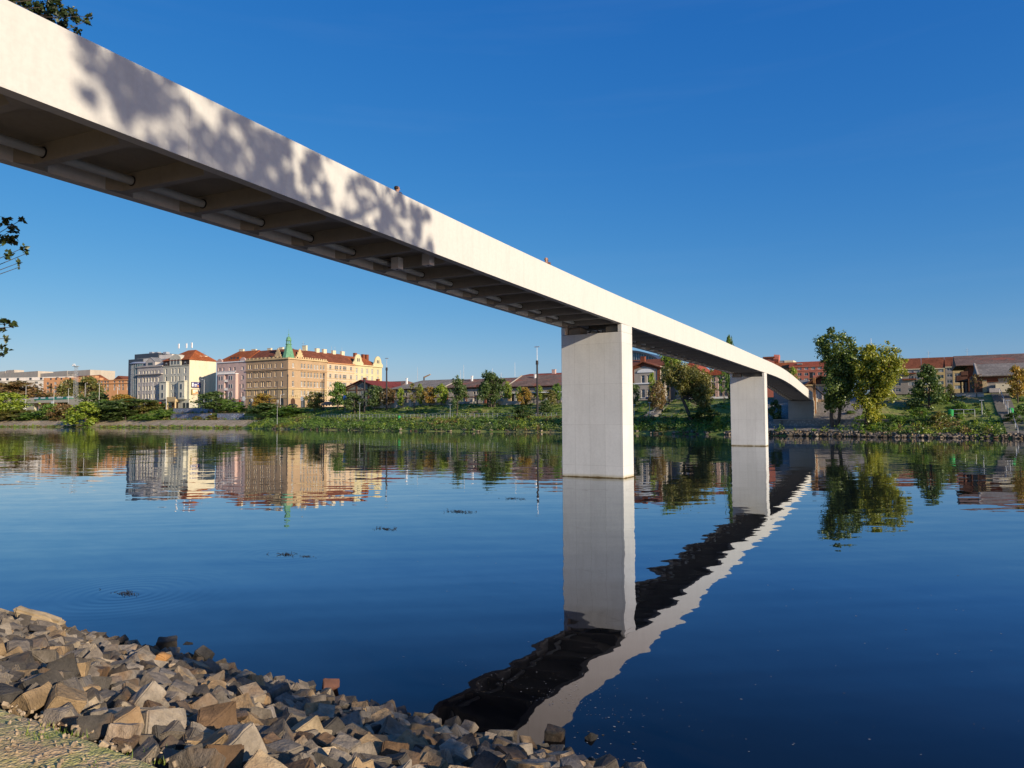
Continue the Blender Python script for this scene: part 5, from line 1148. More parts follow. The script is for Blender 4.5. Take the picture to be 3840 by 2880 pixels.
# ------------------------------------------------------------ foliage
def leaf_quads(mb, c, n, s, rs, rx=1, ry=1, rz=1, shell=.55, pointed=False):
    for _ in range(n):
        d = Vector((rs.gauss(0,1), rs.gauss(0,1), rs.gauss(0,1))); L = d.length or 1; d /= L
        r = (shell+(1-shell)*rs.random())*(rs.random()**.25)
        p = Vector((c[0]+d.x*rx*r, c[1]+d.y*ry*r, c[2]+d.z*rz*r))
        nrm = (d*.8+Vector((rs.gauss(0,.7), rs.gauss(0,.7), rs.gauss(.25,.7)))).normalized(); a = nrm.orthogonal().normalized(); b = nrm.cross(a)
        t = rs.uniform(0, 6.28); a, b = a*math.cos(t)+b*math.sin(t), b*math.cos(t)-a*math.sin(t); k = s*rs.uniform(.6, 1.25)
        if pointed:
            mb.v += [tuple(p-b*k*.1), tuple(p+a*k*.42+b*k*.3+nrm*k*.06), tuple(p+b*k*1.1), tuple(p-a*k*.42+b*k*.3+nrm*k*.06)]
        else:
            mb.v += [tuple(p-a*k*.5-b*k*.12), tuple(p+b*k*.5-a*k*.1), tuple(p+a*k*.5+b*k*.12), tuple(p-b*k*.5+a*k*.1)]
        i = len(mb.v); mb.f.append((i-4, i-3, i-2, i-1)); mb.m.append(0)
ENV = {'round': lambda t: math.sin(math.pi*min(1,max(0,t*.94+.06)))**.55, 'cone': lambda t: (1-t)**.75*.98+.04, 'tall': lambda t: math.sin(math.pi*(t*.9+.08))**.7,
       'shrub': lambda t: (1-t**2.2)**.6, 'egg': lambda t: math.sin(math.pi*(t**.8*.92+.05))**.7}
def crown_unit(seed, kind, n=1600, ls=.055, m=26, cb=.25, sparse=False):
    rs = random.Random(seed); mb = MB(); cl = []
    for i in range(m):
        t = (i+.5)/m*.94+.02; e = ENV[kind](t)*.5; a = rs.uniform(0, 6.28); r = e*math.sqrt(rs.uniform(.15, 1))*.78; rr = rs.uniform(.13, .21)*(.6 if sparse else 1)*(.6+.6*e*2)
        cl.append((r*math.cos(a), r*math.sin(a), cb+(1-cb)*t, rr))
    for x, y, z, rr in cl: leaf_quads(mb, (x, y, z), int(n/m), ls, rs, rr, rr, rr*.8*(1-cb), .4)
    # stray twigs that break the outline
    for i in range(int(n*.05)):
        t = rs.random(); e = ENV[kind](t)*.5*rs.uniform(.9, 1.2); a = rs.uniform(0, 6.28); leaf_quads(mb, (e*math.cos(a), e*math.sin(a), cb+(1-cb)*t*1.02), 1, ls, rs, .02, .02, .02)
    tb = MB(); top = cb+(1-cb)*.75
    pts = [Vector((0,0,-.02)), Vector((rs.uniform(-.02,.02), rs.uniform(-.02,.02), cb*.6)), Vector((rs.uniform(-.03,.03), rs.uniform(-.03,.03), cb+(1-cb)*.4)), Vector((0,0,top))]
    tb.path(pts, [.032,.026,.018,.006], 7)
    for x, y, z, rr in cl[::3]:
        z0 = max(cb*.7, z-.22); tb.path([Vector((0,0,z0)), Vector((x*.5,y*.5,(z+z0)/2-.01)), Vector((x,y,z))], [.013,.008,.003], 5)
    return mb, tb
_uc = {}
VAR = {'round': (3600,.05,30,.2), 'cone': (4200,.045,36,.08), 'tall': (3400,.055,28,.15), 'shrub': (2800,.062,24,.02), 'egg': (3000,.055,26,.28), 'sparse': (1300,.042,26,.35)}
def plant(px, wpx, top, u, kind, mat, label, cat='tree', v=0, group=None, base=None, zb=None, asp=1.0):
    q = PX(px, top, u=u); w = q.x; zb = gz(w, u) if zb is None else zb; H = max(.6, q.z-zb); Wd = abs(PX(px+wpx/2, top+30, u=u).x-PX(px-wpx/2, top+30, u=u).x)*asp
    key = (kind, v)
    if key not in _uc:
        n, ls, m, cb = VAR[kind]; _uc[key] = crown_unit(hash(kind) % 97 * 0 + len(_uc)*13+v, 'egg' if kind == 'sparse' else kind, n, ls, m, cb, kind == 'sparse')
    mk = (kind, v, mat.name)
    if mk not in _uc: _uc[mk] = _uc[key][0].mesh('crown', mat)
    tk = (kind, v, 'trunk')
    if tk not in _uc: _uc[tk] = _uc[key][1].mesh('trunk', M_BARK)
    o = thing('shrub' if cat == 'shrub' else ('spruce' if kind == 'cone' else 'tree'), label, cat, (w, u, zb), group, random.uniform(0, 6.28))
    tw = max(.8, min(1.3, H/7))
    link('stem' if cat == 'shrub' else 'trunk', _uc[tk], o, None, (Wd*.9, Wd*.9, H)); link('crown' if cat != 'shrub' else 'foliage', _uc[mk], o, None, (Wd, Wd, H))
    return o
def px_tree(name, label, base_px, u, clumps, mat, dens, ls, trunk_r=.3, zb=None, trunks=1, depth=1.0, lean=None, group=None, forks=None, pointed=False):
    rs = random.Random(len(label)*7+int(u)); w0 = PX(base_px[0], base_px[1], u=u).x; zb = gz(w0, u) if zb is None else zb
    o = thing(name, label, 'tree', (w0, u, zb), group); L = o.location; mb = MB(); tb = MB(); C = []
    ex = []
    for i, a in enumerate(clumps):
        for b_ in clumps[i+1:]:
            if math.hypot(a[0]-b_[0], a[1]-b_[1]) < 1.35*(a[2]+b_[2]): ex.append(((a[0]+b_[0])/2, (a[1]+b_[1])/2, min(a[2], b_[2])*.72))
    rs.shuffle(ex)
    for (px, py, r) in list(clumps)+ex[:len(clumps)*2]:
        r *= 1.32 if name == 'poplar' else 1.42 if name == 'leaning_tree' else 1.12; p = PX(px, py, u=u); R = r*(p-EYE).dot(FW)/FPX; p.y += rs.uniform(-1, 1)*R*1.3*depth; p = p-L; C.append((p, R))
        leaf_quads(mb, p, int(dens*(R/ls)**2*.62), ls, rs, R*1.08, R*1.2, R, .35, pointed)
        for _ in range(3):
            d = Vector((rs.gauss(0,1), rs.gauss(0,1), rs.gauss(0,1))).normalized(); leaf_quads(mb, p+d*R*1.05, int(dens*(R/ls)**2*.07), ls, rs, R*.35, R*.35, R*.35, .2, pointed)
    mb.build('crown', mat, o)
    top = max(C, key=lambda c: c[0].z)[0]; mid = sum((c[0] for c in C), Vector())/len(C)
    for k in range(trunks):
        off = Vector(((k-(trunks-1)/2)*trunk_r*4, 0, 0)); m1 = Vector((mid.x*.25, mid.y*.25, mid.z*.38))+off if lean is None else Vector(lean)
        tb.path([off*.3+Vector((0,0,-.4)), off*.5+m1*.5, m1, Vector((mid.x*.8, mid.y*.7, mid.z))+off*.6, Vector((top.x, top.y*.5, top.z*.93))], [trunk_r, trunk_r*.85, trunk_r*.7, trunk_r*.45, trunk_r*.1], 8)
        for p, R in C[::2]:
            s = m1.lerp(Vector((mid.x*.8, mid.y*.7, mid.z))+off*.6, min(1, max(0, (p.z-R-m1.z)/max(.1, mid.z-m1.z)*.8))); tb.path([s, (s+p)/2+Vector((0,0,-.2*R)), p], [trunk_r*.3, trunk_r*.18, trunk_r*.05], 5)
    tb.build('trunk', M_BARK, o); return o
random.seed(3)
T = plant
T(20,95,1474,187,'round',L_YELLOW,'rounded tree with yellowing top at the left edge of the bank',v=0)
T(76,150,1434,252,'round',L_BROWN,'broad brown and olive tree in front of the long white block',v=1)
T(190,56,1514,188,'round',L_GREEN,'bright green small tree in front of the viaduct piers',v=2)
T(243,70,1517,188,'shrub',L_BROWN,'brown withering bush left of the light green willow','shrub',v=0)
T(322,92,1508,178.5,'shrub',L_YELLOW,'light green willow bush growing at the waterline in front of the ramp',v=1)
T(262,54,1424,242,'round',L_OLIVE,'dark feathery tree left of the floodlight mast',v=0)
T(322,74,1414,244,'tall',L_OLIVE,'tall dark tree right of the floodlight mast',v=1)
T(362,70,1472,215,'round',L_DARK,'dark green tree under the orange corner block',v=2)
T(425,100,1506,190,'round',L_DARK,'spreading dark green tree below the glass tower',v=1)
T(392,44,1498,196,'tall',L_GREEN,'light topped tree beside the leftmost dark spreading tree',v=0)
T(500,140,1496,191,'round',L_DARK,'broad dark cedar like tree before the grey house',v=0)
T(455,60,1478,200,'round',L_AUTUMN,'small rusty crown at the foot of the glass tower',v=2)
T(545,90,1500,196,'round',L_OLIVE,'olive tree between the cedar like tree and the red awning',v=2)
T(600,84,1538,188,'shrub',L_GREEN,'fresh green bush at the left end of the graffiti walls','shrub',v=2)
T(803,100,1470,190,'round',L_DARK,'round dark green tree in the gap before the pink house',v=1)
T(852,44,1500,190,'round',L_GREEN,'smaller green tree leaning on the round dark one',v=2)
T(892,52,1508,190,'round',L_GREEN,'small green tree in front of the pink house shop',v=1)
T(990,66,1476,190,'round',L_AUTUMN,'orange and olive tree in front of the corner house',v=0)
T(1000,110,1512,186,'shrub',L_DARK,'dark bush spreading below the orange tree','shrub',v=1)
T(1080,130,1527,184,'shrub',L_GREEN,'wide green bush under the green spire','shrub',v=0)
T(1180,62,1470,186,'round',L_OLIVE,'olive tree at the right foot of the corner house',v=2)
T(1268,66,1434,183,'round',L_GREEN,'pear shaped green tree in front of the peach house',v=1)
T(1330,74,1474,176,'round',L_DARK,'dark green spreading tree before the gabled hall',v=0)
T(1405,62,1446,177,'round',L_DARK,'dense dark tree at the right slope of the red roof',v=2)
T(1458,56,1454,178,'round',L_BROWN,'russet tree right of the red roofed hall',v=1)
T(1502,28,1456,177,'tall',L_YELLOW,'slim yellow green tree beside the russet one',v=0)
T(1553,66,1436,172,'sparse',L_OLIVE,'thin half bare tree with pale trunk before the grey tiled hall',v=0)
T(1577,28,1440,177,'tall',L_YELLOW,'narrow yellow crown touching the half bare tree',v=1)
T(1612,48,1451,176,'round',L_AUTUMN,'orange autumn tree before the grey tiled hall',v=2)
T(1655,48,1441,176,'tall',L_YELLOW,'golden young tree left of the narrow dark green tree',v=0)
T(1905,30,1432,178,'round',L_YELLOW,'yellow crown peeping out right of the large dark double tree',v=0)
T(1965,52,1453,170,'tall',L_AUTUMN,'yellow and brown tree in front of the canopy',v=1)
T(1947,26,1450,176,'round',L_GREEN,'little green crown left of the yellow and brown tree',v=0)
T(2020,34,1446,180,'round',L_YELLOW,'small yellow green crown on the canopy line beside the tall mast',v=1)
T(2062,52,1462,168,'tall',L_OLIVE,'olive and gold tree near the tall pier',v=2)
T(2090,40,1438,172,'round',L_GREEN,'green crown half hidden by the tall pier',v=2)
T(2045,56,1500,164,'shrub',L_DARK,'dark low bush below the olive and gold tree','shrub',v=1)
T(1962,92,1521,158,'shrub',L_DARK,'big leafy bush on the promenade left of the tall mast','shrub',v=2)
T(2372,58,1432,160,'round',L_DARK,'dark tree just right of the tall pier',v=1)
T(2462,76,1428,158,'round',L_BROWN,'dark tree with rusty leaves before the scalloped gable',v=0)
T(2445,30,1398,163,'round',L_YELLOW,'small bright crown before the market office windows',v=2)
T(2592,64,1386,168,'round',L_DARK,'dark crown behind the leaning tree, under the deck',v=1)
T(2712,58,1384,160,'sparse',L_GREEN,'thin green tree left of the far pier',v=1)
T(2746,40,1420,155,'round',L_DARK,'dark crown squeezed against the far pier',v=2)
T(2640,130,1525,146,'shrub',L_DARK,'large dark bush at the foot of the leaning tree','shrub',v=0)
T(2690,46,1560,140.5,'shrub',L_YELLOW,'sunlit yellow green bush at the waterline left of the far pier','shrub',v=1)
T(2480,70,1588,143.5,'shrub',L_DARK,'low dark bush at the waterline between the piers','shrub',v=2)
T(2415,50,1570,147,'shrub',L_DARK,'bush in deep shade beside the stair between the piers','shrub',v=0)
T(2735,52,1262,175,'tall',L_GREEN,'tall tree whose top just shows above the bridge parapet',v=2)
T(2972,44,1378,160,'round',L_YELLOW,'yellow green tree behind the bridge end',v=0)
T(2905,60,1500,142,'shrub',L_DARK,'dark clipped bush under the bridge end','shrub',v=1)
T(3478,180,1368,147,'cone',L_DARK,'wide dark spruce before the ochre apartments',v=0)
T(3560,60,1440,150,'cone',L_OLIVE,'smaller spruce on the right flank of the wide dark one',v=1)
T(3812,100,1374,148,'round',L_AUTUMN,'rust and green tree at the right edge before the white hall',v=1)
T(3860,90,1368,150,'round',L_OLIVE,'olive tree cut by the right picture edge',v=2)
T(3660,60,1402,152,'sparse',L_BROWN,'nearly bare tree in front of the timber bay',v=2)
T(3525,100,1545,134.5,'shrub',L_OLIVE,'olive bush on the bank below the spruce','shrub',v=2)
T(3450,90,1528,140,'shrub',L_GREEN,'green bush left of the olive bank bush','shrub',v=0)
T(3370,60,1560,136,'shrub',L_GREEN,'feathery green bush right of the yellow green poplar','shrub',v=1)
T(3600,110,1512,143,'shrub',L_GREEN,'wide bush behind the railing at right','shrub',v=0)
T(3800,90,1548,135,'shrub',L_DARK,'dark bush right of the long stair','shrub',v=2)
T(3835,90,1520,142,'shrub',L_GREEN,'green bush behind the green bin at the right edge','shrub',v=1)
T(3190,44,1542,142,'shrub',L_GREEN,'small bright bush between the two poplar trunks','shrub',v=0)
T(3272,56,1592,133.5,'shrub',L_YELLOW,'yellow green bush at the foot of the right poplar','shrub',v=2)
T(740,30,1560,186.5,'shrub',L_OLIVE,'scrubby bush against the middle of the graffiti wall','shrub',v=1)
T(795,36,1556,186.5,'shrub',L_OLIVE,'scrubby bush between the two graffiti wall parts','shrub',v=2)
for i, (px, wp, tp) in enumerate(((60,120,1535),(130,80,1545),(285,60,1545),(370,70,1530),(470,90,1535),(540,60,1552))):
    T(px, wp, tp, 187.5, 'shrub', (L_OLIVE, L_GREEN, L_BROWN, L_DARK, L_DARK, L_GREEN)[i], ('olive','fresh green','brown','dark','very broad dark','small green')[i]+' bush on top of the paved slope at left, '+('first from the edge','second from the edge','beside the willow','right of the willow','below the glass tower','near the graffiti')[i], 'shrub', v=i % 3)
px_tree('poplar', 'tall dark green poplar with two trunks right of the bridge end', (3130,1600), 137, [(3117,1234,11),(3111,1257,17),(3075,1280,20),(3098,1293,26),(3161,1266,22),(3186,1280,21),(3145,1313,32),(3092,1321,27),(3197,1313,19),(3117,1357,36),(3159,1357,32),(3114,1402,32),(3145,1410,35),(3131,1452,32),(3153,1452,27),(3117,1510,27),(3145,1519,27),(3164,1499,23),(3103,1527,14),(3175,1415,28),(3180,1365,28),(3196,1345,26),(3205,1378,26),(3198,1412,26),(3196,1448,22),(3172,1458,24),(3120,1480,30)], leafmat('poplar_green', [(.08,.13,.03),(.13,.19,.04),(.21,.25,.05)]), 20, .30, .34, trunks=2)
px_tree('poplar', 'broad yellow green poplar right of the dark two trunked one', (3245,1606), 135.5, [(3267,1305,19),(3242,1321,25),(3314,1313,25),(3350,1310,13),(3366,1318,11),(3231,1346,27),(3278,1357,34),(3325,1357,33),(3367,1357,23),(3256,1388,33),(3297,1394,31),(3353,1400,29),(3378,1390,15),(3242,1436,27),(3283,1436,29),(3333,1436,25),(3297,1472,29),(3208,1477,17),(3242,1499,25),(3292,1491,25),(3347,1499,12),(3214,1524,15),(3256,1530,19),(3281,1546,22),(3286,1571,18),(3215,1410,22),(3222,1378,26),(3225,1445,22),(3268,1560,20),(3262,1500,26),(3318,1460,26)], leafmat('poplar_yellow', [(.20,.25,.03),(.33,.34,.04),(.44,.40,.055)]), 20, .30, .36)
px_tree('leaning_tree', 'leaning tree with bent bare trunk between the two piers', (2598,1606), 146, [(2522,1402,28),(2555,1397,28),(2580,1417,30),(2613,1404,26),(2644,1417,24),(2542,1432,24),(2568,1450,22),(2606,1450,26),(2639,1455,24),(2631,1480,24),(2644,1506,22),(2626,1513,18),(2497,1417,22),(2651,1518,14),(2570,1380,24),(2600,1485,22),(2560,1470,18),(2632,1535,16),(2520,1430,22),(2655,1470,18)], L_OLIVE, 18, .30, .42, lean=(-2.2,0,5.2))
px_tree('tree', 'light green tree under the deck right of the scalloped gable', (2510,1500), 165, [(2497,1346,18),(2517,1341,20),(2502,1372,24),(2482,1326,10),(2527,1359,20),(2548,1361,18),(2512,1400,22)], L_YELLOW, 16, .34, .25)
px_tree('tree', 'large dark double crowned tree before the brown roofed hall', (1843,1532), 171, [(1835,1405,17),(1813,1407,15),(1853,1412,18),(1823,1432,25),(1866,1432,20),(1843,1455,26),(1810,1463,20),(1876,1455,18),(1828,1483,24),(1866,1488,20),(1803,1480,16),(1848,1503,18),(1884,1425,10),(1790,1450,10)], L_DARK, 18, .36, .3, trunks=3)
px_tree('tree', 'narrow dark green tree left of the large double crowned one', (1714,1543), 166, [(1716,1415,8),(1711,1432,15),(1727,1430,12),(1719,1455,20),(1737,1453,12),(1714,1480,22),(1737,1483,14),(1701,1468,10),(1714,1508,18),(1709,1529,10)], L_DARK, 18, .36, .22)
# --- trees of the near bank
def PD(px, py, D): return EYE + (FW + RT*((px-1920)/FPX) - UP*((py-1440)/FPX))*D
def world_tree(name, label, base, clumps, mat, per, ls, trunk_r, mids, pointed=True):
    rs = random.Random(len(label)); o = thing(name, label, 'tree', (base[0], base[1], near_z(base[0], base[1])-.05)); L = o.location; mb = MB(); tb = MB()
    for (x, y, z, r, k) in clumps: leaf_quads(mb, Vector((x,y,z))-L, int(per*k*(r/ls)**2), ls, rs, r, r, r, .1, pointed)
    mb.build('crown', mat, o)
    ms = [Vector(m)-L for m in mids]; tb.path([Vector((0,0,-.3))]+ms, [trunk_r*(1-.8*i/len(ms)) for i in range(len(ms)+1)], 10)
    for (x, y, z, r, k) in clumps:
        p = Vector((x,y,z))-L; s = min(ms, key=lambda m: (m-p).length+(.0 if m.z < p.z else 2)); q = (s+p)/2+Vector((0,0,-.25)); tb.path([s, q, p], [.03+.02*r, .018, .006], 6)
        for _ in range(5):
            d = Vector((rs.gauss(0,1), rs.gauss(0,1), rs.gauss(0,.8))).normalized(); tb.tube(p, p+d*r*.9, .006, .002, 4, cap=False)
    tb.build('trunk', M_BARK, o); return o
CL = []
rs = random.Random(8)
for (px, py, r) in ((20,830,24),(50,862,24),(78,826,13),(45,900,28),(12,900,25),(86,930,16),(96,952,11),(30,955,20),(72,985,11),(72,1002,8),(12,1205,20),(40,1213,16),(66,1225,7),(8,1240,16),(20,1270,10),(8,1300,12),(26,1315,10),(6,1335,9)): p = PD(px, py, 17.0+rs.uniform(-.3,.3)); CL.append((*p, r*17/FPX*.92, 1.0))
for (px, py, r) in ((30,-10,40),(90,5,36),(140,25,36),(190,25,36),(235,55,34),(285,70,24),(325,78,15),(240,98,26),(290,118,14),(200,-10,40),(335,62,12),(270,40,24),(180,60,36),(120,60,30),(60,40,30)): p = PD(px, py, 19+rs.uniform(-.5,.5)); CL.append((*p, r*19/FPX, 1.1))
for k in range(34):
    px = rs.uniform(-1100,-150); py = rs.uniform(-500,1300); p = PD(px, py, 17.5+rs.uniform(-1.5,2.5)); CL.append((*p, rs.uniform(.5,.95), .35))
bs = PD(-720, 1440, 16.6)
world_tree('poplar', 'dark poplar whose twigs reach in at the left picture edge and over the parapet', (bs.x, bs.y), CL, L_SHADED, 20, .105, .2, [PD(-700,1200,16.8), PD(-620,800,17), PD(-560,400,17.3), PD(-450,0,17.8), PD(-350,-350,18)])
# the big tree behind the viewer that throws the dappled shade on the bridge
def shade_pt(u, z, wt):
    k = (wt-bw_(u))/SUNV.x; return Vector((wt, u+SUNV.y*k, z+SUNV.z*k))
CL = []; rs = random.Random(21)
for (ua, ub, za, zb2, cnt) in ((7.2,9.5,9.9,11.3,6),(8.2,13.6,9.0,11.4,34),(11.0,15.0,9.0,11.3,26),(15.7,17.2,9.0,11.3,7),(17.2,20.4,9.0,11.2,20),(8.5,19,11.6,14.5,16),(9,19,6.5,8.6,9),(7.6,9.2,10.2,11.4,6),(9.5,15,8.9,10.0,14),(16.5,20.2,9.0,10.0,7)):
    for _ in range(int(cnt*1.9)): p = shade_pt(rs.uniform(ua,ub), rs.uniform(za,zb2), 17+rs.uniform(-3.0,3.0)); CL.append((*p, rs.uniform(.17,.40), .9))
world_tree('poplar', 'tall riverside poplar standing behind the viewer to the right', (18, -2.5), CL, L_POPLAR, 16, .15, .45, [(18,-2,6),(17.6,-.5,11),(17.2,2,15.5),(17,5,19),(17,8.5,21)])
CL = []
for _ in range(64):
    y = rs.uniform(-.6,4.6); z = rs.uniform(2.4,5.9); CL.append((10+rs.uniform(-1.5,1.5), y, z, rs.uniform(.22,.5), 1.0))
world_tree('alder', 'bushy alder on the near bank just right of the view', (10.5, 1.2), CL, L_GREEN, 4.0, .11, .16, [(10.4,1.2,2.4),(10.2,1.2,4),(10,1.4,5.6)])
# --- undergrowth, grass and reeds of the far bank (uncountable)
def undergrowth(name, label, spots, mat, n, ls, seed):
    rs = random.Random(seed); mb = MB()
    for (w, u, r, h) in spots: leaf_quads(mb, (w, u, gz(w,u)+h*.42), n, ls*rs.uniform(.8,1.2), rs, r, r, h*.62, .2)
    tag(mb.build(name, mat), label, 'undergrowth', None, 'stuff')
rs = random.Random(4); A_, B2, C_, D_ = [], [], [], []
for _ in range(2600):
    w = rs.uniform(-204, 40); d = rs.uniform(.0, 9.2)
    if -31 < w < -9: d = 99 if rs.random() < .95 else .8
    if d > 50: continue
    if -34 < w < -27 and rs.random() < .5: continue
    if 11.5 < w < 15.5: continue
    s = (w, shore(w)+d, rs.uniform(.5,1.3), rs.uniform(.5,1.7)*(1.3 if d < 4 else .75)); n = mnoise.noise(Vector((w*.07, d*.15, 3)))+rs.uniform(-.35,.35)
    (A_ if n < -.12 else B2 if n < .18 else C_ if n < .42 else D_).append(s)
for _ in range(1300):
    w = rs.uniform(-200, 40); d = rs.uniform(14, 25)
    if -30 < w < -3 or 11 < w < 16: continue
    s = (w, shore(w)+d, rs.uniform(.5,1.3), rs.uniform(.15,.6)); (A_ if rs.random() < .45 else C_ if rs.random() < .4 else B2).append(s)
for _ in range(900):
    w = rs.uniform(-420,-206); d = rs.choice((rs.uniform(.1,1.2), rs.uniform(.1,.9), rs.uniform(9.2,13.2), rs.uniform(14.3,19.4), rs.uniform(20.5,28)))
    s = (w, shore(w)+d, rs.uniform(.5,1.4), rs.uniform(.3,.9) if d < 1 else rs.uniform(.5,1.6)); (A_ if rs.random() < .4 else C_ if rs.random() < .4 else D_).append(s)
undergrowth('undergrowth', 'fresh green undergrowth on the far bank', A_, L_GREEN, 34, .27, 1)
undergrowth('undergrowth', 'dark green undergrowth on the far bank', B2, L_DARK, 34, .28, 2)
undergrowth('undergrowth', 'yellow green weeds along the far waterline', C_, L_YELLOW, 34, .25, 3)
undergrowth('undergrowth', 'dry brown weeds along the far bank', D_, L_BROWN, 34, .25, 4)
rb = MB(); rs = random.Random(9)
for _ in range(760):
    w = rs.uniform(-31, 18) if rs.random() < .85 else rs.uniform(-190,-31); d = rs.uniform(-.3, 1.1); vv, ff = rs.choice(SMV); s = rs.uniform(.4,.85)
    mt = Matrix.Translation((w, shore(w)+d, gz(w, shore(w)+d)+.12)) @ Euler((rs.uniform(-.6,.6), rs.uniform(-.6,.6), rs.uniform(0,6.28))).to_matrix().to_4x4() @ Matrix.Scale(s, 4); n0 = len(rb.v)
    rb.v += [tuple(mt @ v) for v in vv]; rb.f += [tuple(n0+i for i in f) for f in ff]
rb.m = [0]; tag(link('far_rubble', rb.mesh('far_rubble', stonemat(True))), 'tan rubble stones lining the far waterline by the bridge end', 'rubble', None, 'stuff')
# ------------------------------------------------------------ paved slopes, promenade, street
def slopemat(name, col, per, thick=.05):
    k = NT(name); w = k.coord('World'); sx = k.n('ShaderNodeSeparateXYZ'); k.l(w, sx.inputs[0])
    br = k.n('ShaderNodeTexVoronoi'); br.inputs['Scale'].default_value = per; k.l(w, br.inputs['Vector']); n1 = k.noise(w, .15, 5, .7)
    c = k.ramp(n1.outputs['Fac'], [(.3, tuple(x*.6 for x in col)), (.7, tuple(x*1.2 for x in col))])
    c = k.mix(c, k.ramp(br.outputs['Distance'], [(.1, (1.1,1.1,1.1)), (.55, (.5,.5,.5))]), .8, 'MULTIPLY')
    f = k.math('ABSOLUTE', k.math('SUBTRACT', k.math('FRACT', k.math('DIVIDE', k.math('ADD', sx.outputs[0], k.math('MULTIPLY', sx.outputs[1], .25)), 9)), .5)); c = k.mix(c, k.ramp(f, [(.02, (.6,.6,.55)), (.04, (1,1,1))]), 1.0, 'MULTIPLY')
    k.bsdf(c, .95, br.outputs['Distance'], .5, .08); return k.m
M_SLOPE = slopemat('stone_paved_slope', (.58,.46,.30), 1.6); M_COB = slopemat('cobbled_slope', (.38,.34,.29), 2.6); M_ASPH = flat('promenade_paving', (.22,.20,.175), .2, 2, .9); M_ROAD = flat('asphalt', (.06,.06,.062), .2, 1, .9)
struct(grid_surface('paved_slope', frange(-560, -207, 4), [.5, 9, 9.02], lambda w, d: prof(w, d)+.06, M_SLOPE, shore))
struct(grid_surface('cobbled_slope', frange(-27.9, -8.1, 2), [.6, 2, 6, 6.5, 14, 20], lambda w, d: prof(-15, d)+.06, M_COB, shore))
struct(grid_surface('promenade', frange(-199, -34, 4), [9.7, 13.3], lambda w, d: prof(w, d)+.02, M_ASPH, shore))
struct(grid_surface('promenade', frange(-2, 90, 4), [9.7, 13.3], lambda w, d: prof(w, d)+.02, M_ASPH, shore))
struct(grid_surface('street', frange(-560, 90, 6), [27.5, 34], lambda w, d: 7.58 if w > -200 else 7.66, M_ROAD, lambda w: shore(w)-1))
# ------------------------------------------------------------ walls, lamps, signs, people and other small things
def graffiti(name, seed):
    k = NT(name); w = k.coord('World', (1,1,1)); nv = k.noise(w, .5, 3, .6); n2 = k.noise(k.coord('World', (.7,1,1.4)), .9, 3, .55)
    c = k.ramp(nv.outputs['Fac'], [(0, (.20,.19,.20)), (.42, (.22,.23,.27)), (.47, (.06,.12,.25)), (.53, (.20,.28,.38)), (.57, (.35,.13,.12)), (.6, (.24,.25,.30)), (1, (.2,.2,.22))], 'LINEAR')
    wv = k.n('ShaderNodeTexWave'); wv.inputs['Scale'].default_value = .55; wv.inputs['Distortion'].default_value = 9; wv.inputs['Detail'].default_value = 2; wv.inputs['Detail Scale'].default_value = 1.3; k.l(w, wv.inputs['Vector'])
    c = k.mix(c, (.02,.02,.03), k.ramp(wv.outputs['Fac'], [(.0, (1,1,1)), (.10, (0,0,0))])); c = k.mix(c, (.5,.52,.56), k.ramp(wv.outputs['Fac'], [(.80, (0,0,0)), (.9, (1,1,1))]))
    k.bsdf(c, .9); return k.m
M_GRAF = graffiti('graffiti_paint', 1)
def wall_run(name, label, w0, w1, d, z0, z1, mat, cap, n=12, th=.5, pillars=0, pm=None, cat='wall', uf=None):
    uf = uf or (lambda w: shore(w)+d); o = thing(name, label, cat, (w0, uf(w0), z0)); L = o.location
    ws = [w0+(w1-w0)*i/n for i in range(n+1)]; b = MB(); c = MB()
    def run(m, ex, za, zb):
        i0 = len(m.v)
        for w in ws:
            for du, z in ((-ex, za), (th+ex, za), (th+ex, zb), (-ex, zb)): m.v.append((w-L.x, uf(w)+du-L.y, z-L.z))
        for i in range(n):
            for j in range(4): a = i0+i*4+j; e = i0+i*4+(j+1) % 4; m.f.append((a, a+4, e+4, e)); m.m.append(0)
        m.f.append(tuple(i0+j for j in range(4))); m.m.append(0); m.f.append(tuple(i0+n*4+j for j in (3,2,1,0))); m.m.append(0)
    run(b, 0, z0, z1); b.build('masonry', mat, o)
    if cap: run(c, .08, z1+.003, z1+.15); c.build('coping', cap, o)
    for i in range(pillars):
        w = w0+(w1-w0)*(i+.5)/pillars; q = MB(); q.box(w-.55-L.x, w+.55-L.x, uf(w)-.12-L.y, uf(w)+th+.12-L.y, 0, z1-z0+.65); q.box(w-.65-L.x, w+.65-L.x, uf(w)-.2-L.y, uf(w)+th+.2-L.y, z1-z0+.653, z1-z0+.8); q.build('pillar', pm, o)
    return o
M_COPING = flat('coping_stone', (.34,.28,.22))
gw = wall_run('graffiti_wall', 'lower quay wall painted with graffiti above the paved slope', W(622,187), W(786,187), 13.5, 2.9, 5.45, M_GRAF, M_COPING)
gw2 = wall_run('graffiti_wall', 'short quay wall with big pale letters right of the longer one', W(812,187), W(919,187), 13.5, 2.9, 5.45, M_GRAF, M_COPING)
wall_run('graffiti_wall', 'upper quay wall with faded graffiti under the street', W(628,193), W(790,193), 19.4, 5.7, 7.9, M_GRAF, M_COPING)
wall_run('graffiti_wall', 'shaded blue painted wall slanting behind the bushes', W(920,187), W(975,187), 14.2, 2.9, 5.1, flat('blue_graffiti', (.05,.08,.22), .6, 2), None)
wl = W(885,187); ul = shore(wl)+13.5
text_on(gw2, 'painted_letters', 'HRC', 3.0, flat('letter_outline', (.015,.015,.02)), (wl, ul-.03, 4.1), (math.pi/2, 0, math.atan2(shore(wl+5)-shore(wl-5), 10)), .008)
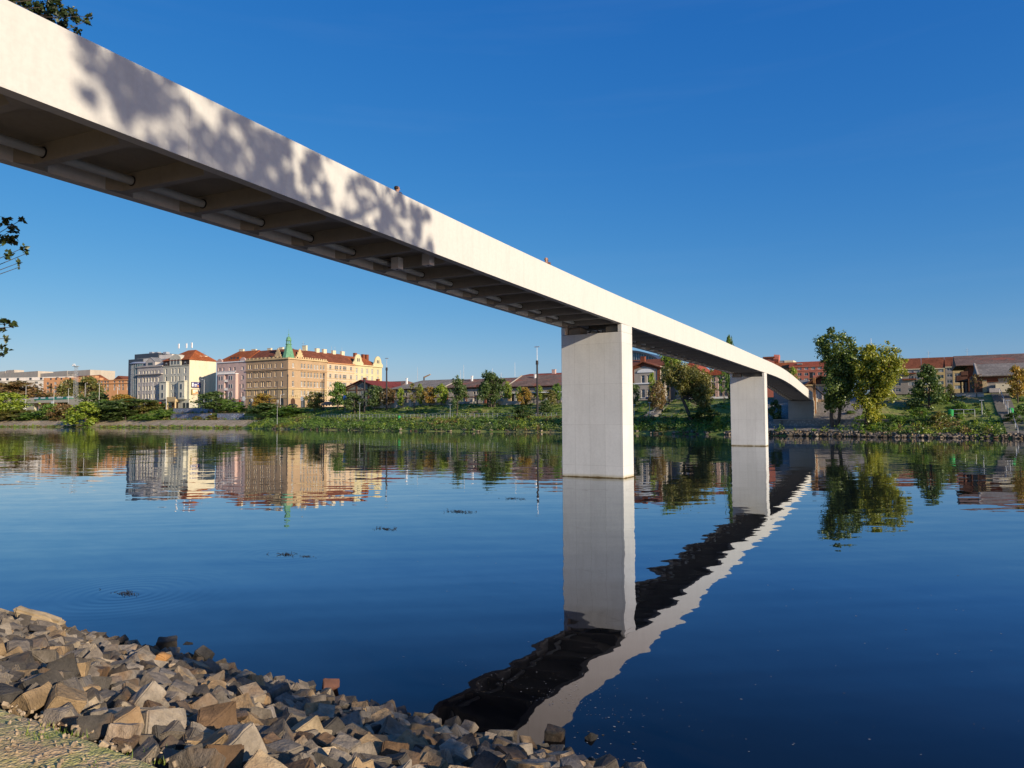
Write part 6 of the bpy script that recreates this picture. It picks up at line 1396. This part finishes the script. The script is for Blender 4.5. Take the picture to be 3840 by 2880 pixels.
text_on(gw2, 'painted_letters', 'HRC', 2.75, flat('letter_fill', (.55,.56,.58)), (wl, ul-.06, 4.1), (math.pi/2, 0, math.atan2(shore(wl+5)-shore(wl-5), 10)), .008)
wall_run('boundary_wall', 'grey street wall with white pillars before the market halls', W(1385,177), W(1780,177), 27.2, 6.6, 8.2, W_GP, None, 10, .4, 14, W_PLASTER, uf=lambda w: 177.5-.02*(w+120))
wall_run('boundary_wall', 'pale low wall before the canopy shops', W(1895,177), W(2130,177), 27.2, 6.6, 8.0, W_PLASTER, None, 6, .4, 4, W_PLASTER, uf=lambda w: 172.5)
wall_run('retaining_wall', 'blue grey retaining wall between the spruce and the long stair', W(3535,152), W(3688,152), 22, 6.0, Zu(3600,1476,152), W_GREY, M_COPING, 4, .5, uf=lambda w: 152)
wall_run('retaining_wall', 'low stone wall along the path below the bridge abutment', W(2890,139), W(3330,139), 6.2, 1.4, 2.75, M_COB, M_COPING, 8, .4)
def lamp(px, top, u, label, arm=1, mat=M_STEEL, name='street_lamp', r=.09, al=1.6, head=True, zb=None, group=None):
    q = PX(px, top, u=u); zb = gz(q.x, u) if zb is None else zb; o = thing(name, label, 'street lamp' if head else 'mast', (q.x, u, zb), group); H = q.z-zb
    b = MB(); b.tube((0,0,-.2), (0,0,H), r, r*.6, 8); b.build('pole', mat, o)
    if head:
        if al: b = MB(); b.tube((0,0,H-.05), (arm*al,0,H+.12), r*.45, r*.4, 6); b.build('arm', mat, o)
        b = MB(); x = arm*al; b.box(x-.32, x+.32, -.14, .14, H+.06, H+.20); b.build('lamp_head', mat, o)
    return o
LG = 'white street lamps along the far embankment road'
for px, top, u, arm, lb in ((98,1446,214,1,'white street lamp before the broad brown tree'),(203,1462,216,-1,'white street lamp in front of the green and white barrier'),(257,1457,220,1,'short armed lamp left of the floodlight mast'),(320,1437,212,1,'tall white street lamp at the end of the ramp wall'),(373,1440,206,-1,'white street lamp below the stepped gable'),(441,1452,204,-1,'white lamp with square box left of the glass tower'),(574,1432,199,-1,'white street lamp before the grey house'),(625,1432,199,-1,'white street lamp beside the entrance balcony'),(766,1424,198,-1,'white street lamp before the dark side of the cream wall'),(858,1470,199,1,'white lamp at the left side of the pink bay'),(1052,1480,200,1,'slim lamp at the corner house street door')):
    o = lamp(px, top, u, lb, arm, M_WHITE, group=LG)
    if px == 441: b = MB(); H = Zu(441,1490,u)-o.location.z; b.box(.05, 1.8, -.1, .1, H, H+1.6); b.build('sign_box', M_WHITE, o)
for px, top, u, lb, r in ((1450,1378,176,'very tall dark mast right of the gabled hall',.30),(2014,1352,160,'very tall dark mast left of the tall pier',.30),(1367,1421,176,'thick dark post before the gabled hall',.30),(1079,1404,200,'dark tram mast at the street corner',.24),(1040,1430,200,'dark mast before the narrow side of the corner house',.18),(1208,1426,186,'thin dark post right of the corner house',.16),(1215,1399,186,'taller dark mast right of the corner house',.22),(866,1466,199,'black post in front of the pink house',.2),(900,1440,201,'brown post at the right edge of the pink house',.14)):
    q = PX(px, top, u=u); zb = gz(q.x, u); H = q.z-zb; o = thing('tram_mast', lb, 'mast', (q.x, u, zb)); b = MB(); b.tube((0,0,-.2), (0,0,H*.93), r, r*.75, 8); b.build('pole', M_DKMETAL, o)
    b = MB(); b.tube((0,0,H*.93), (0,0,H), r*1.25, r*1.1, 8); b.build('pole_cap', M_DKMETAL, o)
    if top < 1380: 
        b = MB(); b.tube((0,0,H), (0,0,H+(3.4 if px > 1500 else 2.8)), .09, .06, 6); b.box(-.7,.7,-.1,.1,H+(3.4 if px > 1500 else 2.8),H+(3.6 if px > 1500 else 3.0)); b.build('lamp_head', M_STEEL, o)
for px, top, u, lb in ((1349,1514,162,'slim grey path lamp on the promenade before the gabled hall'),(1688,1519,158,'slim grey path lamp below the narrow dark green tree'),(1040,1524,167,'slim path lamp among the bushes below the street corner'),(2378,1520,152,'path lamp in the shade just right of the tall pier'),(2436,1512,151,'path lamp beside the shaded stair between the piers'),(3681,1504,138.6,'path lamp left of the long stair'),(3779,1504,138.6,'path lamp right of the long stair')):
    o = lamp(px, top, u, lb, 1, M_STEEL, al=0, r=.07, group='path lamps of the far promenade')
# floodlight mast
u = 236; q = PX(286, 1374, u=u); zb = 7.6; o = thing('floodlight_mast', 'lattice floodlight mast above the orange houses', 'mast', (q.x, u, zb)); H = q.z-zb
b = MB()
for sx_ in (-1, 1):
    for sy in (-1, 1): b.tube((sx_*1.0, sy*1.0, 0), (sx_*.6, sy*.6, H), .09, .09, 5)
for i in range(16):
    z0, z1 = H*i/16, H*(i+1)/16; s0 = 1.0-.4*i/16; s1 = 1.0-.4*(i+1)/16
    for a, c in (((-1,-1),(1,-1)),((1,-1),(1,1)),((1,1),(-1,1)),((-1,1),(-1,-1))): b.tube((a[0]*s0,a[1]*s0,z0),(c[0]*s1,c[1]*s1,z1),.045,.045,4)
b.build('lattice', M_STEEL, o)
b = MB(); b.box(-1.6,1.6,-1.4,1.4,H,H+.2); b.build('platform', M_STEEL, o)
for i in range(5): b = MB(); x = -1.4+i*.7; b.box(x-.3,x+.3,-1.6,-1.3,H+.25+(i%2)*.6,H+.85+(i%2)*.6); b.build('floodlight', M_WHITE, o)
def rod(px, y0, y1, u, label, r=.06, cat='antenna', cross=0):
    p0, p1 = PX(px, y0, u=u), PX(px, y1, u=u); o = thing('antenna', label, cat, p0); H = p1.z-p0.z; b = MB(); b.tube((0,0,0),(0,0,H),r,r*.6,6)
    b.build('rod', M_STEEL, o)
    if cross:
        b = MB()
        for k in range(cross): z = H*(.55+.2*k); b.tube((-.9,0,z),(.9,0,z),r*.5,r*.5,5)
        b.build('crossbar', M_STEEL, o)
    return o
for px, y0, y1, lb in ((670,1316,1289,'white cell antenna on the left end of the red hip roof'),(699,1314,1288,'white cell antenna in the middle of the red hip roof'),(719,1315,1285,'white cell antenna on the right end of the red hip roof')):
    o = rod(px, y0, y1, YF+7, lb, .07); H = PX(px,y1,u=YF+7).z-PX(px,y0,u=YF+7).z; b = MB(); b.box(-.35,.35,-.2,.2,H*.35,H); b.build('panel', M_WHITE, o)
for px, y0, y1, u, lb, c in ((765,1337,1315,212,'tv aerial on the cream wall house',2),(1137,1315,1279,214,'aerial with dish right of the green spire',2),(905,1316,1306,212,'small aerial on the pink house roof',1),(1243,1317,1298,246,'roof antenna on the peach house, left of three',0),(1256,1317,1299,250,'roof antenna on the peach house, middle of three',0),(1282,1320,1302,256,'roof antenna on the peach house, right of three',0),(1566,1427,1377,196,'thin lightning rod above the grey tiled hall',0),(1739,1424,1368,196,'thin lightning rod behind the narrow dark green tree',0),(1727,1424,1388,197,'faint rod just left of the taller one',0),(1931,1412,1359,196,'thin lightning rod right of the large double tree',0),(1847,1420,1382,198,'mast tip rising behind the large double tree',0),(1879,1418,1397,198,'short mast right of the double tree top',1),(3482,1343,1315,425,'aerial cluster on the apartment roof',2),(3627,1334,1304,425,'tv aerial above the timber gabled hall',2),(3267,1310,1268,190,'lamp tip above the yellow green poplar',0),(2908,1342,1326,462,'aerial on the attic house by the bridge end',1),(3703,1333,1318,425,'white pipe on the far right roof',0)):
    rod(px, y0, y1, u, lb, .07, 'antenna', c)
q = PX(1590, 1425, u=260); o = thing('crane', 'small orange crane jib behind the market roofs', 'crane', q); b = MB(); b.tube((0,0,-6),(0,0,1.5),.4,.3,6); b.build('mast', M_DKMETAL, o); p1 = PX(1614,1404,u=260)-q; b = MB(); b.tube((0,0,1.2),(p1.x,0,p1.z),.35,.25,5); b.build('jib', flat('crane_orange', (.5,.3,.15)), o)
def sign(px, py, u, r, mat, label, shape='round', pole=M_STEEL):
    q = PX(px, py, u=u); zb = gz(q.x, u); o = thing('road_sign', label, 'road sign', (q.x, u, zb)); H = q.z-zb; b = MB(); b.tube((0,0,-.1),(0,0,H+r*.5),.05,.05,6); b.build('pole', pole, o)
    b = MB()
    if shape == 'round': b.tube((0,-.09,H),(0,-.06,H),r,r,18)
    else: b.box(-r,r,-.09,-.06,H-r,H+r)
    b.build('plate', mat, o); return o
sign(915,1495,201,1.0,M_WHITE,'large pale round sign before the corner house, left one'); sign(1133,1495,197,.85,M_WHITE,'large pale round sign right of the orange tree'); sign(945,1500,201,.7,M_WHITE,'small white round sign at the arched shopfronts')
sign(1294,1492,178,.85,flat('sign_blue',(.03,.12,.45)),'blue round sign before the peach house'); sign(900,1505,200,.6,flat('sign_red',(.5,.04,.03)),'red no entry sign before the pink house'); sign(1042,1505,198,.55,M_WHITE,'white square sign under the narrow facade','square')
sign(214,1512,214,.45,flat('sign_pink',(.6,.2,.18)),'small red and white warning sign before the viaduct'); sign(197,1514,215,1.3,M_WHITE,'white board on the lamp before the viaduct','square')
# promenade railing
fo = thing('railing', 'thin steel railing along the far promenade', 'railing', (W(1160,165), 165, 3.4)); L = fo.location; w0, w1 = W(1160,165), W(2095,158); n = 62; pts = []
for i in range(n+1): w = w0+(w1-w0)*i/n; pts.append((w-L.x, shore(w)+9.9-L.y, gz(w, shore(w)+9.9)-L.z))
for i, p in enumerate(pts): b = MB(); b.tube((p[0],p[1],-.1+p[2]),(p[0],p[1],p[2]+1.15),.045,.045,5); b.build('post', M_STEEL, fo)
for h in (.55, 1.1): b = MB(); [b.tube((a[0],a[1],a[2]+h),(c[0],c[1],c[2]+h),.025,.025,5) for a, c in zip(pts, pts[1:])]; b.build('rail', M_STEEL, fo)
def frame_rail(px0, px1, u, label, h=1.2):
    wa, wb = W(px0,u,1570), W(px1,u,1570); z = gz(wa, u); o = thing('railing', label, 'railing', (wa, u, z)); n = max(2, int((wb-wa)/1.6))
    for i in range(n+1): x = (wb-wa)*i/n; b = MB(); b.tube((x,0,0),(x,0,h),.04,.04,5); b.build('post', M_STEEL, o)
    b = MB(); b.tube((0,0,h),(wb-wa,0,h),.05,.05,6); b.tube((0,0,h*.5),(wb-wa,0,h*.5),.03,.03,6); b.build('rail', M_STEEL, o)
frame_rail(3574, 3656, 138.2, 'pale pipe railing at the promenade edge below the spruce'); frame_rail(2440, 2520, 150.5, 'pipe railing in the shade between the piers'); frame_rail(905, 950, 184, 'white gate posts at the end of the graffiti walls')
# stairs
def stair(px, w_, d0, d1, label, n=18, rails=True):
    wc = px; sw = w_/2; o = thing('stairs', label, 'stairs', (wc, shore(wc)+d0, gz(wc, shore(wc)+d0))); L = o.location; b = MB()
    for i in range(n):
        d = d0+(d1-d0)*i/n; z = prof(wc, d)+.25+ (prof(wc, d1)-prof(wc, d0))*0; y = shore(wc)+d-L.y; b.box(-sw, sw, y, y+(d1-d0)/n+.12, prof(wc,d)-.4-L.z, max(prof(wc,d), prof(wc,d0)+(prof(wc,d1)-prof(wc,d0))*i/n*.9)+.22-L.z+i*.002)
    b.build('steps', M_ASPH, o)
    if rails:
        b = MB(); ps = [(0, shore(wc)+d0+(d1-d0)*i/8-L.y, prof(wc, d0+(d1-d0)*i/8)+1.15-L.z) for i in range(9)]
        for a, c in zip(ps, ps[1:]): b.tube(a, c, .05, .05, 5)
        for p in ps: b.tube((p[0],p[1],p[2]-1.1), p, .04, .04, 5)
        b.build('handrail', M_STEEL, o)
stair(13.4, 2.6, 1.0, 25, 'long stone stair climbing the bank at the right', 34); stair(W(2412,150), 2.4, 10, 26, 'shaded stair climbing the bank between the piers', 24)
def binn(px, u, label):
    w = W(px, u, 1565); o = thing('litter_bin', label, 'litter bin', (w, u, gz(w,u))); b = MB(); m = flat('bin_green', (.03,.30,.08)); b.tube((0,0,.1),(0,0,1.1),.38,.42,14); b.build('body', m, o); b = MB(); b.tube((0,0,1.103),(0,0,1.25),.42,.2,14); b.build('lid', m, o)
binn(1497, 160.5, 'green litter bin on the far promenade'); binn(3791, 139, 'green litter bin right of the long stair'); binn(3566, 138.3, 'mint green bin at the left end of the pale pipe railing')
# rust coloured post with raking strut at the bridge end
u = 143; p0 = PX(3056, 1543, u=u); p1 = PX(3056, 1417, u=u); o = thing('steel_post', 'tall rust orange post with a raking strut at the bridge end', 'post', p0); b = MB(); b.box(-.2,.2,-.2,.2,-.4,p1.z-p0.z); b.build('upright', flat('corten', (.30,.14,.05), .3, 3), o)
a = PX(3059,1455,u=u)-p0; c = PX(3112,1500,u=u)-p0; b = MB(); b.tube(a, c, .2, .2, 6); b.build('strut', M_DKMETAL, o); b = MB(); b.box(-.9,.2,.25,.4,p1.z-p0.z-.3,p1.z-p0.z); b.build('cross_beam', flat('corten', (.30,.14,.05)), o)
# cars
def car(px, u, col, label, rz=0, van=False, zb=None):
    w = W(px, u, 1525); o = thing('van' if van else 'parked_car', label, 'van' if van else 'car', (w, u, (gz(w,u) if zb is None else zb)+.01), None, rz); H = 1.9 if van else 1.45; Lh = 2.3
    sec = [(-Lh,.35),(-Lh,.85),(-Lh*.55,.95),(-Lh*.3,H),(Lh*.55,H),(Lh*.9,.95),(Lh,.8),(Lh,.35)] if not van else [(-Lh,.35),(-Lh,1.0),(-Lh*.75,1.1),(-Lh*.5,H),(Lh,H),(Lh,.35)]
    b = MB(); n = len(sec); i = len(b.v)
    for y in (-.85, .85): b.v += [(x, y*(.86 if z > 1.2 else 1), z) for x, z in sec]
    b.f.append(tuple(range(i, i+n))); b.f.append(tuple(reversed(range(i+n, i+2*n)))); b.m += [0,0]
    for k in range(n): b.f.append((i+k, i+n+k, i+n+(k+1) % n, i+(k+1) % n)); b.m.append(0)
    b.build('body', col, o)
    for s in (-1, 1):
        b = MB(); b.quad((-Lh*.42,s*.80,1.0),(Lh*.7 if not van else -Lh*.1,s*.80,1.0),(Lh*.5 if not van else -Lh*.1,s*.745,H-.12),(-Lh*.28,s*.745,H-.12)); b.build('side_window', M_GLASSD, o)
        for x in (-1.35, 1.35): b = MB(); b.tube((x,s*.88,.33),(x,s*.66,.33),.33,.33,14); b.build('wheel', M_DARK, o)
CARB = flat('car_blue', (.02,.05,.12), .1, 1, .25, .6); CARW = flat('car_white', (.6,.6,.6), .05, 1, .3, .5); CARD = flat('car_dark', (.03,.03,.035), .1, 1, .25, .6)
car(2458, 172, CARB, 'dark blue car parked under the rusty tree between the piers', .1); car(2474, 168, CARW, 'pale car nose beside the dark blue one', 1.2); car(152, 226, CARW, 'white van under the viaduct', 0, True, 7.4); car(965, 200, CARD, 'dark car before the corner house shopfronts', 0, False, 7.62); car(1095, 199, CARD, 'grey dark car at the street corner', 0, False, 7.62); car(1230, 181, CARD, 'dark car before the peach house', 0, False, 7.62)
# ------------------------------------------------------------ people and birds
SKIN = flat('skin', (.42,.24,.17), .05, 8, .55); HAIR = flat('dark_hair', (.03,.02,.015), .3, 30, .6); HAIR2 = flat('brown_hair', (.06,.03,.018), .3, 30, .6)
def skin_mesh(name, verts, edges, radii, mat, parent, sub=2, root=0):
    me = bpy.data.meshes.new(name); me.from_pydata(verts, edges, []); me.materials.append(mat); o = link(name, me, parent); m = o.modifiers.new('skin', 'SKIN'); m.use_smooth_shade = True
    for i, r in enumerate(radii): me.skin_vertices[0].data[i].radius = (r, r) if not isinstance(r, tuple) else r; me.skin_vertices[0].data[i].use_root = (i == root)
    s = o.modifiers.new('sub', 'SUBSURF'); s.levels = s.render_levels = sub; return o
def person(loc, rz, label, hair, jacket, trousers, bun=False):
    o = thing('person', label, 'person', loc, None, rz)
    V = [(0,0,.95),(0,0,1.12),(0,.01,1.30),(0,0,1.42),(0,0,1.50),(0,.01,1.58),(0,.012,1.66),(0,.005,1.71),
         (.17,0,1.40),(.21,-.02,1.14),(.22,.06,.92),(.22,.08,.85),(-.17,0,1.40),(-.21,-.02,1.14),(-.20,.08,.92),(-.20,.10,.85),
         (.09,0,.90),(.10,.02,.50),(.10,0,.10),(.10,.14,.04),(-.09,0,.90),(-.10,-.02,.50),(-.11,-.06,.10),(-.11,.08,.04)]
    E = [(0,1),(1,2),(2,3),(3,4),(4,5),(5,6),(6,7),(3,8),(8,9),(9,10),(10,11),(3,12),(12,13),(13,14),(14,15),(0,16),(16,17),(17,18),(18,19),(0,20),(20,21),(21,22),(22,23)]
    R = [.14,.12,.14,.10,.055,.082,.09,.06,.06,.045,.033,.03,.06,.045,.033,.03,.09,.06,.042,.035,.09,.06,.042,.035]
    bd = skin_mesh('body', V, E, R, SKIN, o)
    for s in (-1, 1):
        for f, (dx, L) in enumerate(((-.03,.06),(-.01,.075),(.01,.08),(.03,.07))): skin_mesh('finger', [(s*.21+dx*.6,.09+dx*.5,.80),(s*.21+dx*.6,.10+dx*.5,.80-L*.5),(s*.21+dx*.6,.115+dx*.5,.80-L)], [(0,1),(1,2)], [.009,.008,.007], SKIN, bd, 1)
        skin_mesh('thumb', [(s*.19,.11,.83),(s*.175,.135,.80),(s*.175,.14,.77)], [(0,1),(1,2)], [.010,.009,.007], SKIN, bd, 1)
    skin_mesh('jacket', [(0,0,.90),(0,0,1.12),(0,.01,1.30),(0,0,1.43),(.18,0,1.41),(.215,-.02,1.14),(.225,.06,.93),(-.18,0,1.41),(-.215,-.02,1.14),(-.205,.08,.93)], [(0,1),(1,2),(2,3),(3,4),(4,5),(5,6),(3,7),(7,8),(8,9)], [.165,.15,.165,.12,.08,.062,.05,.08,.062,.05], jacket, o)
    skin_mesh('trousers', [(0,0,.95),(.09,0,.88),(.10,.02,.50),(.10,0,.10),(-.09,0,.88),(-.10,-.02,.50),(-.11,-.06,.10)], [(0,1),(1,2),(2,3),(0,4),(4,5),(5,6)], [.15,.11,.08,.06,.11,.08,.06], trousers, o)
    hm = [(0,-.03,1.56),(0,-.025,1.64),(0,-.01,1.715)]; he = [(0,1),(1,2)]; hr = [.07,.105,.078]
    if bun: hm += [(0,-.12,1.66),(0,-.15,1.60),(0,-.14,1.48)]; he += [(1,3),(3,4),(4,5)]; hr += [.05,.05,.03]
    skin_mesh('hair', hm, he, hr, hair, o)
    for s in (-1, 1):
        b = MB(); b.tube((s*.032,.088,1.635),(s*.032,.098,1.635),.013,.009,8); b.build('eye', M_DARK, o); b = MB(); b.tube((s*.088,.0,1.61),(s*.096,-.005,1.64),.018,.022,8); b.build('ear', SKIN, o)
    b = MB(); b.tube((0,.085,1.63),(0,.118,1.60),.010,.017,8); b.build('nose', SKIN, o); b = MB(); b.box(-.025,.025,.09,.100,1.565,1.573); b.build('mouth', flat('lips', (.3,.1,.09)), o)
    return o
def on_deck(px, lat, guess):
    lo, hi = guess
    for _ in range(40):
        m = (lo+hi)/2; q = to_px(bp(m, lat, .6+1.65))
        if q[0] < px: lo = m
        else: hi = m
    return lo
u1 = on_deck(1489, 1.0, (8, 38)); u2 = on_deck(2048, .9, (15, 60))
person(bp(u1, 1.0, .605), -.3, 'person with short dark hair walking on the bridge, only the head above the parapet', HAIR, flat('jacket_blue', (.05,.07,.13)), flat('trousers_dark', (.03,.03,.04)))
person(bp(u2, .9, .605), math.pi, 'person with tied brown hair on the bridge nearer to the tall pier', HAIR2, flat('jacket_brown', (.12,.06,.04)), flat('trousers_dark', (.03,.03,.04)), True)
def pigeon(p, rz, label):
    o = skin_mesh('pigeon', [(0,0,.10),(.07,0,.13),(.10,0,.19),(.12,0,.235),(.155,0,.23),(-.08,0,.09),(-.20,0,.06),(.0,.03,.04),(.01,.03,0),(0,-.03,.04),(.01,-.03,0)], [(0,1),(1,2),(2,3),(3,4),(0,5),(5,6),(0,7),(7,8),(0,9),(9,10)], [.062,.058,.03,.03,.006,.045,(.03,.012),.01,.006,.01,.006], flat('pigeon_grey', (.035,.035,.045)), None, 2)
    o.location = p; o.rotation_euler = (0,0,rz); tag(o, label, 'pigeon', 'pigeons in the slot under the deck')
for l, rz, lb in ((2.15, 1.2, 'dark pigeon perched in the pier slot, left of two'), (1.55, -1.9, 'dark pigeon perched in the pier slot, right of two')):
    p, s, t, z = bfr(39.8); q = p+s*l+t*.18; pigeon((q.x, q.y, z-.495), rz, lb)
